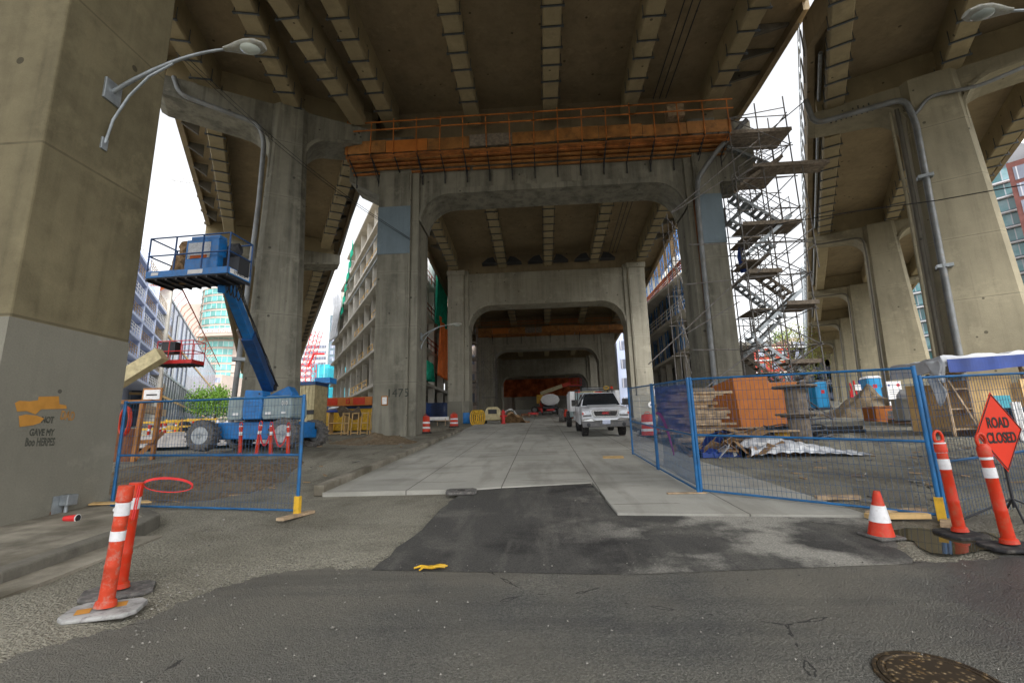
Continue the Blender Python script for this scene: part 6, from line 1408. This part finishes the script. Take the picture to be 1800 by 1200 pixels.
# plank pile lower
t = thing('plank_pile', 'low pile of grey and tan boards between the plank stack and the cable coil', 'pile of boards', (7.3, 17.6, gz(7.3, 17.6)), .1)
for k in range(9): m = MB(); m.box(-1.2+rn.uniform(-.2, .2), 1.2+rn.uniform(-.2, .2), -.5+rn.uniform(-.2, .3), -.2+rn.uniform(0, .3), k*.055, k*.055+.045); m.build('board', rn.choice((m_lumber, m_lumberd)), t)
# cable coil
q = G(1345, 770); t = thing('cable_coil', 'loose heap of black cable coils behind the yard fence', 'cable coil', (8.3, 16.4, gz(8.3, 16.4)))
for k in range(22):
    r = rn.uniform(.6, .95); c = Vector((rn.uniform(-.25, .25), rn.uniform(-.2, .2), .06+.022*k)); ti = rn.uniform(-.12, .12); a0 = rn.random()*6
    m = MB(); m.path([c+Vector((r*math.cos(a), r*.85*math.sin(a), ti*r*math.sin(a+a0)+.03*math.sin(5*a))) for a in [2*math.pi*i/24 for i in range(25)]], .022, 5); m.build('cable_loop', m_black if k % 4 else m_plastic, t)
# cable reels
def reel(label, loc, r, h, rc, matd, matc):
    t = thing('cable_reel', label, 'cable reel', loc)
    for z in (0, h-.06):
        m = MB(); m.lathe([(rc*.4, z), (r, z), (r, z+.06), (rc*.4, z+.06)], 32); m.build('flange', matd, t, bevel=.008)
    m = MB(); n = 20
    for k in range(n):
        a = 2*math.pi*k/n; b = 2*math.pi*(k+.9)/n; m.prism([(rc*math.cos(a), rc*math.sin(a), .06), (rc*math.cos(b), rc*math.sin(b), .06), (rc*.92*math.cos(b), rc*.92*math.sin(b), .06), (rc*.92*math.cos(a), rc*.92*math.sin(a), .06)], (0, 0, h-.12))
    m.lathe([(rc*.9, .06), (rc*.9, h-.06)], 20); m.build('drum', matc, t); return t
yr = 15.2; q = A(1408, 768, yr); zr = gz(q.x, yr)
reel('lower grey wooden cable reel, standing under another one', (q.x, yr, zr-.05), .48, .95, .3, m_lumberd, m_lumberd)
reel('tall grey cable reel stacked on top of a lower one by the orange enclosure', (q.x, yr, zr+.9), .62, .9, .29, m_lumberd, m_lumberd)
q = A(1385, 772, 14.4); reel('small pale wooden reel with a yellow core in front of the grey reels', (q.x-.15, 14.4, gz(q.x, 14.4)-.05), .46, .62, .2, m_lumber, m_yellow)
# cardboard and rubbish heap
q = G(1280, 800); t = thing('rubbish_heap', 'heap of torn cardboard and packaging behind the yard fence', 'rubbish heap', (5.3, 13.6, gz(5.3, 13.6)))
for k in range(70):
    a = rn.random()*6.28; rr = rn.random()**.6; x, y = 1.55*rr*math.cos(a), .95*rr*math.sin(a); z = .72*(1-rr)*rn.random()+.07; e = Euler((rn.uniform(-.8, .8), rn.uniform(-.8, .8), rn.random()*6)).to_matrix().to_4x4(); e.translation = (x, y, z)
    s = rn.uniform(.12, .34); m = MB(); m.box(-s, s, -s*.7, s*.7, -.008, .008, e)
    e2 = e @ Matrix.Translation((s, 0, 0)) @ Matrix.Rotation(rn.uniform(.5, 1.6), 4, 'Y'); m.box(0, s*.8, -s*.7, s*.7, -.006, .006, e2)
    m.build('cardboard_piece', m_card if rn.random() < .86 else rn.choice((m_white, m_refl, m_tarpb)), t)
q = G(1248, 798); t = thing('blue_pallet', 'bright blue plastic pallet lying at the foot of the cardboard heap', 'pallet', (q.x, q.y-.5, gz(q.x, q.y-.5)), .1)
m = MB()
for i in range(5): m.box(-.5+i*.22, -.5+i*.22+.14, -.3, .3, .1, .13)
for y in (-.3, 0, .26): m.box(-.5, .52, y, y+.06, 0, .1)
m.build('slats', m_tarpb, t)
# clear plastic sheet
def hb(u, v): return .42*max(0, math.sin(u*3.1+.4))*math.sin(math.pi*min(1, v+.05))+.07*math.sin(u*17+v*9)*math.sin(v*3.1)+.05*abs(math.sin(u*31-v*13))
a, b = G(1318, 806), G(1545, 804)
m = MB(); m.grid(lambda u, v: Vector((a.x+(b.x-a.x)*u+.1*math.sin(v*9), a.y-.1+1.35*v*(1-.45*u)+.08*math.sin(u*14), gz(a.x+(b.x-a.x)*u, a.y+1.3*v)+.03+hb(u, v)*(1.1-.8*u))), 70, 26)
tag(m.build('plastic_sheet', m_poly, smooth=True, solid=.003), 'rumpled clear plastic sheeting spread on the dirt behind the yard fence', 'plastic sheet')
# gravel heap
def heap(label, c, rx, ry, h, mat, seed, name='gravel_heap', cat='gravel heap'):
    m = MB()
    def f(u, v):
        x, y = c[0]+(u*2-1)*rx, c[1]+(v*2-1)*ry; r = math.hypot(u*2-1, v*2-1); k = max(0, 1-r*(1+.35*mnoise.noise(Vector((x*.9, y*.9, seed+5))))); n_ = mnoise.noise(Vector((x*1.5, y*1.5, seed))); n2 = mnoise.noise(Vector((x*6, y*6, seed)))
        return Vector((x, y, gz(x, y)-.06+h*(k**1.1)*(1+.35*n_)+.06*k*n2+.05*(k > 0)))
    m.grid(f, 44, 36); return tag(m.build(name, mat, smooth=True, kind=None), label, cat)
q = G(1450, 788); heap('low grey gravel heap behind the plastic sheet', (8.6, 14.3), 2.0, 1.0, .42, m_gravel, 3)
q = A(1525, 715, 33); heap('brown soil heap at the foot of the second right pier', (q.x+.2, 33), 2.6, 3.0, 1.9, m_earth, 5, 'soil_heap', 'soil heap')
heap('dark dug earth bank between the left fence and the lift', (-8.6, 11.6), 2.7, 1.6, .7, m_earth, 8, 'soil_heap', 'soil heap')
heap('small brown earth heap beside the lift rear wheel', (-7.2, 20.2), 2.0, 1.2, .45, m_earth, 9, 'soil_heap', 'soil heap')
# black pipes
t = thing('pipe_bundle', 'bundle of long black and white plastic pipes lying behind the reels', 'pipes', (10.0, 19.6, gz(10, 19.6)))
for k in range(7): m = MB(); y = k*.16; z = .08+(.14 if k % 2 else 0); m.tube((-1.6, y, z), (2.6-.3*k*(k > 4), y+.1, z), .07, 10); m.build('pipe', m_black if k < 5 else m_refl, t)
# portable toilets
def toilet(label, px, py, Y, h=2.3, rz=0, lean=0):
    q = A(px, py, Y); t = thing('portable_toilet', label, 'portable toilet', (q.x, Y, q.z), rz); w_ = 1.12
    m = MB(); m.box(-w_/2, w_/2, 0, w_, 0, h-.2); m.build('cabin', m_porta, t, bevel=.05)
    m = MB(); m.prism([(-w_/2-.05, -.05, h-.2), (w_/2+.05, -.05, h-.2), (w_/2-.1, -.0, h), (-w_/2+.1, -.0, h)], (0, w_+.1, 0)); m.build('roof', m_porta if lean else m_refl, t, bevel=.03)
    m = MB(); m.box(-w_*.36, w_*.36, -.03, 0, .12, h-.32); d = m.build('door', m_porta, t, bevel=.015)
    m = MB(); m.box(-.15, .15, -.04, -.03, h*.55, h*.68); m.build('decal', m_red, d)
    m = MB(); m.box(-.6, .6, -.05, w_+.05, -.12, .06); m.build('skid', m_darks, t); return t
toilet('blue portable toilet left of the ramp piers, nearer one', 1450, 717, 40, 2.15, .1, 1)
toilet('blue portable toilet with a white roof edge behind the soil heap', 1543, 708, 42, 2.3, -.15)
# white notice board
q = A(1577, 712, 31.2); t = thing('notice_board', 'white notice board with small red marks leaning at the second right pier', 'notice board', (q.x, 31.2, q.z), -.1)
m = MB(); m.box(-.42, .42, -.02, .02, 0, 1.5); m.build('panel', m_white, t); m = MB(); m.lathe([(.1, -.03), (.1, -.02)], 16, c=(.25, 0, 1.25), axis='y'); m.build('red_mark', m_red, t)
m = MB(); m.box(-.33, -.22, -.028, -.021, 1.2, 1.32); m.build('blue_mark', m_tarpb, t)
for k, dz in enumerate((.95, .82, .69)): m = MB(); m.box(-.3, .3, -.024, -.021, dz, dz+.03); m.build('printed_line', m_plastic, t)
# crates and wrapped goods
q = A(1577, 742, 26); t = thing('site_crate', 'orange plywood crate with boxes on top, before the second right pier', 'crate', (q.x-.2, 26, q.z-.1), -.05)
m = MB(); m.box(-.75, .75, 0, 1.1, 0, .95); m.build('crate_body', m_orangebox, t, bevel=.01)
for z in (.03, .86): m = MB(); m.box(-.77, .77, -.03, 0, z, z+.09); m.build('batten', m_orangebrown, t)
q = A(1590, 742, 24.6); t = thing('wrapped_boxes', 'small stack of white wrapped boxes and bricks beside the orange crate', 'boxes', (q.x, 24.6, q.z), .05)
for k in range(3): m = MB(); m.box(-.42+.03*k, .38, 0, .5, k*.2, k*.2+.18); m.build('box', (m_card, m_refl, m_white)[k], t, bevel=.01)
q = A(1632, 738, 24); t = thing('wrapped_pallet', 'pallet of goods in pale wrinkled plastic, left of the tarpaulin shed', 'wrapped pallet', (q.x, 24, q.z), 0)
m = MB(); m.blob((0, .3, .8), 1.0, 5, 3, .07, (1.0, .7, .95)); m.v = [Vector((max(-.85, min(.85, p.x)), max(-.3, min(.9, p.y)), max(0, min(1.5+.1*math.sin(p.x*5), p.z)))) for p in m.v]; m.build('wrap', m_refl, t)
m = MB(); m.box(-1.2, -.3, -.25, .5, 0, .95); m.box(-1.25, -.35, -.3, .55, .95, 1.05); m.build('block_stack', m_skel, t)
# bollard clutter
q = A(1512, 716, 38); t = thing('site_signs', 'cluster of red and blue poles with a small white plate at the third pier foot', 'posts', (q.x, 38, q.z))
for k in range(7): m = MB(); x = rn.uniform(-.6, .6); h_ = rn.uniform(.9, 2.4); m.tube((x, 0, 0), (x+rn.uniform(-.15, .15), .1, h_), .07, 8); m.build('post', (m_red, m_tarpb, m_orange, m_tarpb, m_red, m_plastic, m_red)[k], t)
m = MB(); m.box(-.2, .25, -.1, -.06, 1.3, 1.75); m.build('plate', m_white, t)
# ---- tarpaulin covered plywood shed
Ys = 16.6; q = A(1672, 745, Ys); zs0 = gz(q.x, Ys)+.18
sh = thing('tool_shed', 'plywood shed with a silver and blue tarpaulin roof behind the fence at right', 'shed', (q.x, Ys, zs0), -.05)
q1_ = A(1800, 745, Ys); wS = 5.2; hS = A(1690, 668, Ys).z-zs0; hT = A(1672, 645, Ys).z-zs0
m = MB(); m.box(.75, 2.05, 0, .06, 0, hS+.1); m.build('front_panel', m_ply, sh)
m = MB(); m.box(2.1, wS, -.25, -.19, 0, hS-.05); m.build('front_panel', m_ply, sh)
m = MB(); m.box(0.05, wS, 1.8, 1.9, 0, hS); m.box(.75, .8, .06, 1.8, 0, hS); m.build('rear_wall', m_ply, sh)
for x in (.0, .7): m = MB(); m.box(x, x+.07, -.05, .04, -.15, hS+.1); m.build('post', m_lumber, sh)
for z in (.05, .7, 1.35, 1.9): m = MB(); m.box(0, .75, -.03, .7, z, z+.05); m.build('shelf', m_lumber, sh)
m = MB(); m.bar((.1, -.08, hS), (.72, -.08, .1), .08, .05); m.build('diagonal', m_lumber, sh)
for xx in (.9, 3): m = MB(); m.box(xx, xx+.6, .1, 1.2, -.2, -.0); m.build('sleeper', m_lumber, sh)
def rf_(u, v): 
    x = -.35+(wS+.7)*u; y = -.45+2.6*v; return Vector((x, y, hT+.3+.18*u+.025*math.sin(u*31+v*7)+.02*mnoise.noise(Vector((u*20, v*8, 2)))*3-(.35 if v < .03 else 0)-(.5 if u < .02 else 0)))
m = MB(); m.grid(rf_, 60, 20); m.build('tarpaulin_roof', m_tarpg, sh, smooth=True, solid=.01)
m = MB(); m.grid(lambda u, v: Vector((-.1+(wS+.3)*u, -.5+.025*math.sin(u*40), hT+.2+.18*u-.42*v-.03*math.sin(u*12)*v)), 60, 4); m.build('blue_valance', m_tarpb, sh, solid=.01)
m = MB(); m.grid(lambda u, v: Vector((-.32+.08*math.sin(v*9+u*5), -.42+.5*u, hT+.2-(1.2+.3*math.sin(u*5))*v)), 8, 14); m.build('hanging_tarp', m_tarpg, sh, smooth=True, solid=.01)
# folding stepladder in front
t = thing('stepladder', 'weathered wooden A-frame stepladder leaning against the shed', 'ladder', (q.x+2.55, Ys-.55, gz(q.x+2.5, Ys-.5)))
m = MB()
for s in (-.32, .32): m.bar((s-.1, 0, 0), (s*.7, .35, 2.35), .05, .09)
for k in range(6): z = .35+k*.36; w2 = .3-.03*k; m.bar((-w2-.05, .02+.05*k, z), (w2, .02+.05*k, z), .12, .03)
m.build('front_frame', m_lumber, t)
m = MB()
for s in (-.3, .42): m.bar((s+.3, 0, 0), (s*.7+.02, .4, 2.35), .05, .07)
m.build('rear_frame', m_lumber, t); m = MB(); m.box(-.35, .38, .2, .5, 2.33, 2.38); m.build('top_step', m_lumber, t)
q = A(1800, 755, 15.5); t = thing('pressure_washer', 'dark machine with white straps at the right edge before the shed', 'machine', (q.x-.05, 15.4, gz(q.x, 15.4)))
m = MB(); m.box(.0, 1.2, 0, .8, 0, 1.0); m.build('housing', m_darks, t, bevel=.06)
for k in range(3): m = MB(); m.tube((-.25+.1*k, -.1, 0), (-.22+.1*k, 0, 1.15), .04, 8); m.build('strap', m_white, t)
q = A(1760, 720, 16); m = MB(); m.prism([(q.x-.1, 16.0, q.z-.55), (q.x+.5, 16.0, q.z-.75), (q.x+.35, 16.0, q.z+.45), (q.x-.15, 16.0, q.z+.45)], (0, .04, 0)); tag(m.build('blue_board', m_gcyan), 'bright blue and white board behind the road closed sign', 'board')
# timbers by the cone
for (px, py, l, rz, lb, mt) in ((1585, 905, .5, .25, 'grey plank end sticking out under the fence by the cone', m_lumber), (1588, 914, .42, -.05, 'brown block of wood under the fence behind the cone', m_ply), (1480, 880, .35, -.08, 'thin batten on the mud behind the fence, left of the cone', m_lumber)):
    q = G(px, py); m = MB(); m.box(-l, l*.7, -.05, .05, 0, .06); o = m.build('wood_offcut', mt, bevel=.004); o.location = (q.x, q.y, gz(q.x, q.y)+.02); o.rotation_euler = (GT, 0, rz); tag(o, lb, 'timber')
q = G(212, 900); m = MB(); m.prism([(-.45, -.1, 0), (.5, -.04, 0), (.35, .1, 0), (-.5, .06, 0)], (0, 0, .02)); o = m.build('plywood_offcut', m_ply); o.location = (q.x, q.y, prof(q.y)+.14); o.rotation_euler = (GT, .0, .1); tag(o, 'thin split board lying at the foot of the left pier', 'board')
# ================================================================== LEFT SIDE
# container hut and bins behind the lift
Yc = 27.0; a_ = A(531, 660, Yc); b_ = A(546, 660, Yc); q = A(549, 760, Yc)
t = thing('site_container', 'tan corrugated site container with a dark blue top edge beside the left ramp pier', 'container', (q.x, Yc, gz(q.x, Yc)), -.1)
hc = A(540, 672, Yc).z-t.location.z
m = MB(); L_ = 2.4
for k in range(10): m.box(-L_+k*.24, -L_+k*.24+.12, -.03, 0, .15, hc-.15)
m.box(-L_, 0, 0, 1.4, .1, hc-.1); m.build('wall', m_cream, t)
m = MB(); m.box(-L_-.05, .05, -.07, 1.4, hc-.15, hc+.05); m.build('roof_rail', m_bluedk, t); m = MB(); m.box(-L_-.02, .03, -.05, 0, 1.2, 1.45); m.build('band', m_darks, t)
Yb = 31; x0 = A(566, 730, Yb).x; x1 = A(664, 730, Yb).x; z0_ = gz(-12, Yb)
t = thing('skip_bin', 'long yellow steel bin with a dark blue rim behind the left portal column', 'skip', (x0, Yb, z0_)); hb_ = A(600, 715, Yb).z-z0_
m = MB(); m.box(-1.1, x1-x0+.8, 0, 2, .1, hb_-.1); m.build('bin_wall', m_yellow, t, bevel=.02)
m = MB(); m.box(-1.15, x1-x0+.85, -.06, 2.05, hb_-.14, hb_+.04); m.build('rim', m_bluedk, t)
for k in range(6): m = MB(); x = -.9+k*.85; m.box(x, x+.1, -.07, 0, .1, hb_-.14); m.build('rib', m_yellow, t)
x0 = A(567, 700, 30).x; x1 = A(648, 700, 30).x; z1_ = A(600, 712, 30).z; z2_ = A(600, 704, 30).z
t = thing('orange_beam', 'orange painted steel beam resting on top of the yellow bin', 'beam', (x0, 30.6, hb_+z0_+.05))
m = MB(); m.box(0, x1-x0, 0, .5, 0, .55); m.build('beam_body', m_orangebox, t)
for xx, w2 in ((.05, .7), (1.8, .8)): m = MB(); m.box(xx, xx+w2, -.012, 0, .05, .5); m.build('spray_patch', m_orange, t)
m = MB(); c_ = 1.45
for (p, q_) in (((c_-.13, .15), (c_+.13, .15)), ((c_+.1, .13), (c_+.1, .43)), ((c_+.13, .4), (c_-.13, .4)), ((c_-.1, .43), (c_-.1, .13))): m.bar((p[0], -.015, p[1]), (q_[0], -.015, q_[1]), .04, .05)
m.build('red_square', m_red, t)
# wooden frames / shelving in front
t = thing('timber_trestles', 'row of small timber frames standing before the yellow bin', 'timber frames', (A(648, 770, 26.5).x, 26.5, gz(-10, 26.5)))
for k in range(4):
    m = MB(); x = -1.6+k*.55
    for p, q_ in (((x, 0, 0), (x+.05, .1, 1.25)), ((x+.4, 0, 0), (x+.4, .1, 1.25)), ((x, 0, .1), (x+.4, 0, .1)), ((x, .05, .65), (x+.4, .05, .65)), ((x, .1, 1.2), (x+.4, .1, 1.2))): m.bar(p, q_, .06, .06)
    m.build('frame', m_ply, t)
m = MB(); m.grid(lambda u, v: Vector((-1.9+1.3*u, -.05+.5*v, 1.5+.15*math.sin(u*7)-.5*v)), 10, 6); m.build('grey_cover', m_lumberd, t, solid=.02)
q = A(590, 768, 27); t = thing('tool_shelf', 'small wooden shelf unit with a blue lid and sacks on top', 'shelf', (q.x, 27, gz(q.x, 27)))
for x in (-.5, .45): m = MB(); m.box(x, x+.06, 0, .6, 0, 1.3); m.build('side', m_ply, t)
for z in (.05, .65): m = MB(); m.box(-.5, .5, 0, .6, z, z+.05); m.build('shelf', m_ply, t)
m = MB(); m.box(-.6, .6, -.05, .7, 1.3, 1.42); m.build('lid', m_tarpb, t)
m = MB(); m.blob((-.1, .3, 1.5), .35, 4, 2, .25, (1.5, 1, .4)); m.build('sacks', m_refl, t)
q = A(690, 765, 27)
# blue gantry behind
q = A(565, 720, 48); t = thing('blue_gantry', 'blue steel loading platform on two posts before the far tower', 'gantry', (q.x, 48, prof(48)))
ztg = A(575, 668, 48).z-prof(48)
m = MB(); m.box(-.9, .75, 0, 1.6, ztg-.25, ztg+.3); m.build('platform', m_blue, t)
for x in (-.6, .4): m = MB(); m.box(x, x+.15, 0, .25, 0, ztg-.3); m.build('post', m_bluedk, t)
m = MB(); m.box(-.9, .1, -.15, -.1, 1.2, 2.0); m.build('green_sign', m_green, t)
# brown timber frame and ring buoy style orange coil at the left fence
Yt = 14.5; q = A(232, 770, Yt); zg_ = gz(q.x, Yt)
t = thing('timber_gantry', 'orange brown timber frame with an orange coil hung on it, behind the left fence', 'timber frame', (q.x, Yt, zg_)); hf = A(232, 706, Yt).z-zg_
for p, q_ in (((-.5, 0, hf), (.55, 0, hf)), ((.15, 0, 0), (.22, 0, hf)), ((.5, .3, .0), (.55, .3, hf)), ((.15, .1, .6), (.6, .2, .62)), ((.2, 0, .1), (.6, .5, .9))):
    m = MB(); m.bar(p, q_, .12, .12); m.build('timber', m_orangewood, t)
m = MB(); m.box(-.75, .0, .2, .26, 0, hf*.55); m.build('panel', m_rust, t)
m = MB()
for k in range(4): m.path([(-.3+.16*math.cos(a)*(1+.06*k), -.05+.02*k, hf-.62+.42*math.sin(a)*(1+.03*k)) for a in [2*math.pi*i/20 for i in range(21)]], .03, 6)
m.build('coil', m_orange, t)
q = A(268, 690, 24); m = MB(); m.box(q.x-.55, q.x+.55, 24, 24.04, q.z-.45, q.z+.25); tag(m.build('site_sign', m_orangewood), 'small orange framed white notice above the left fence', 'sign'); s_ = bpy.data.objects['site_sign']
m = MB(); m.box(q.x-.45, q.x+.45, 23.97, 23.999, q.z-.36, q.z+.16); m.build('paper', m_white, s_)
m = MB(); m.box(q.x-.3, q.x+.3, 23.96, 23.969, q.z-.15, q.z-.08); m.build('printed_line', m_btext, s_)
# yellow barricades and tubes up the left street
rn = random.Random(77)
bar_l = ['yellow barrier rail nearest the timber frame at left', 'yellow barrier rail second along the left street', 'yellow barrier rail farthest along the left street']
for k, (px, Y) in enumerate(((276, 24), (318, 28), (352, 33))):
    q = A(px, 760, Y); t = thing('barrier', bar_l[k], 'barrier', (q.x, Y, gz(q.x, Y)), .15)
    for z in (.35, .7, 1.05): m = MB(); m.bar((-1, 0, z), (1.1, 0, z), .04, .1); m.build('rail', m_yellow, t)
    for x in (-.9, 0, 1): m = MB(); m.bar((x, 0, 0), (x, 0, 1.15), .06, .06); m.build('post', m_yellow if x else m_orangewood, t)
tl = ['lone tube left of the yellow barriers', 'squat orange tube with white top, before the barriers', 'orange tube between first and second barrier', 'orange tube with a wide white band mid street', 'tall orange tube right of the dark bin', 'orange tube up the street, second from the right', 'last orange tube before the green tree']
for k, (px, py, Y) in enumerate(((262, 748, 23), (283, 748, 24), (292, 744, 26), (309, 744, 28), (320, 742, 29.5), (340, 738, 31), (352, 735, 33))):
    q = A(px, py, Y); delineator(tl[k], (q.x, Y, gz(q.x, Y)), 0, 1.1, (rn.uniform(-.1, .1), 0), m_orange, base=False, group='orange tubes along the left street', handle=False, r=.075)
q = A(312, 745, 29); m = MB(); m.lathe([(.4, 0), (.5, .1), (.5, .8), (.35, .95)], 16, c=(q.x, 29.4, gz(q.x, 29))); tag(m.build('rubbish_bin', m_darks, smooth=True), 'dark round bin among the orange tubes up the left street', 'bin')
q = A(380, 735, 36); m = MB(); m.grid(lambda u, v: Vector((q.x-1.3+2.9*u, 36+1.6*v, gz(q.x, 36)+.9*math.sin(math.pi*u)*math.sin(math.pi*min(1, v+.2))*(1+.2*math.sin(u*17+v*7)))), 24, 14); tag(m.build('white_tarpaulin', m_white, smooth=True, solid=.02), 'white tarpaulin over a heap left of the lift cowl', 'tarpaulin')
m = MB(); a = Vector((-21, 20.5, 0)); m.grid(lambda u, v: Vector((-19.5+8.5*u, 19.0+2.2*v, gz(-19+8*u, 19+2*v)+.15+.55*math.sin(math.pi*v)*math.sin(math.pi*u)**.5*(1+.2*mnoise.noise(Vector((u*9, v*4, 1)))))), 50, 12)
tag(m.build('sand_heap', m_sand, smooth=True), 'long pale sandy bank behind the lift wheels', 'sand heap')
# road far things left of the road: compressor, hoses, hydrant, sheet
Yg = 38; q = A(866, 745, Yg); t = thing('compressor', 'yellow site compressor at the foot of the second portal column', 'compressor', (q.x, Yg, prof(Yg)))
m = MB(); m.prism([(-.65, 0, .3), (.65, 0, .3), (.62, 0, 1.0), (.4, 0, 1.35), (-.4, 0, 1.35), (-.62, 0, 1.0)], (0, 1.8, 0)); m.build('housing', m_cream, t, bevel=.06)
m = MB(); m.box(-.35, .35, -.02, 0, .8, 1.15); m.build('grille', m_darks, t)
for x in (-.68, .68): m = MB(); m.lathe([(.08, -.1), (.3, -.1), (.3, .1), (.08, .1)], 16, c=(x, .9, .3), axis='x'); m.build('wheel', m_black, t)
q = A(846, 745, 37); t = thing('hose_coil', 'coils of thick yellow hose beside the compressor', 'hose', (q.x, 37, prof(37)))
for k in range(5):
    m = MB(); m.path([(.15*k-.6+.25*math.cos(a), .05*k, .55+.55*math.sin(a)) for a in [math.pi*2*i/18 for i in range(19)]], .06, 7); m.build('hose_loop', m_yellow, t)
q = A(885, 743, 37); t = thing('fire_hydrant', 'small red hydrant at the kerb left of the road', 'hydrant', (q.x, 37, prof(37)))
m = MB(); m.lathe([(.2, 0), (.2, .06), (.13, .08), (.13, .8), (.17, .83), (.17, .9), (.1, 1.02), (.03, 1.1)], 16); m.build('barrel', m_red, t, smooth=True)
m = MB(); m.tube((-.26, 0, .62), (.26, 0, .62), .07, 10); m.build('outlet', m_red, t)
q = A(900, 742, 38); m = MB(); m.grid(lambda u, v: Vector((q.x-.9+2.3*u, 38+1.2*v, prof(38)+.05+(1.0-.5*u)*math.sin(math.pi*min(1, u+.1))*math.sin(math.pi*min(1, v+.3))+.1*math.sin(u*19+v*8))), 26, 14); tag(m.build('sand_sheet', m_card, smooth=True, solid=.02), 'orange brown sheeted heap beside the hydrant', 'heap')
m = MB(); m.grid(lambda u, v: Vector((q.x-.7+1.6*u, 38.6+1.0*v, prof(38)+.3+(1.0-.4*u)*math.sin(math.pi*min(1, u+.15))+.08*math.sin(u*15+v*8))), 20, 10); tag(m.build('white_tarpaulin', m_white, smooth=True, solid=.02), 'white cloth thrown over the heap beside the hydrant', 'tarpaulin')
for (px, Y, lb, mt, s) in ((925, 52, 'small brown block on the far left side of the road', m_rust, .5), (938, 54, 'red and white barrier board lying far up the road', m_red, .6), (820, 40, 'blue barrel beside the drum at the second portal foot', m_blue, .4), (780, 37, 'tan box behind the drums left of the road', m_lumber, .7), (768, 36, 'white and red barrier board behind the first drum', m_white, .9)):
    q = A(px, 745, Y); t = thing('site_clutter', lb, 'site clutter', (q.x, Y, gz(q.x, Y)+.02), .2)
    if mt is m_blue: m = MB(); m.lathe([(.28, 0), (.3, .05), (.3, .45), (.32, .47), (.3, .5), (.3, .85), (.28, .9)], 18); m.build('barrel', mt, t, smooth=True)
    else:
        m = MB(); m.box(-s, s, 0, .1, s*.5, s*.5+.25); m.build('board', mt, t, bevel=.01)
        for x in (-s*.7, s*.7): m = MB(); m.bar((x, -.2, 0), (x, .05, s*.5+.2), .05, .05); m.build('leg', m_lumber, t); m = MB(); m.bar((x, .3, 0), (x, .05, s*.5+.2), .05, .05); m.build('leg', m_lumber, t)
q = A(1180, 740, 26); t = thing('rubble_pile', 'rubble and red scraps right of the road behind the drum', 'rubble', (5.3, 22, gz(5.3, 22)))
rn = random.Random(31)
for k in range(30): m = MB(); m.blob((rn.uniform(-.8, .9), rn.uniform(-1.5, 2), .08), rn.uniform(.08, .28), k, 1, .3, (1.3, 1, .6)); m.build('rubble_piece', rn.choice((m_skel, m_pave, m_skel, m_red, m_lumber)), t)
q = A(1252, 725, 23.6); m = MB(); m.lathe([(.0, 0), (.16, .0), (.16, .02), (.0, .02)], 20, c=(q.x-4.1, 42.5, 0), axis='y') if 0 else None
q = A(1147, 711, 43.5); t = thing('round_notice', 'small round white sticker with a blue mark on the second portal right column', 'sticker', (q.x-.1, 43.56, q.z))
m = MB(); m.lathe([(.28, -.01), (.28, .0)], 20, axis='y'); m.build('disc', m_white, t); m = MB(); m.lathe([(.1, -.02), (.1, -.011)], 12, axis='y'); m.build('mark', m_tarpb, t)
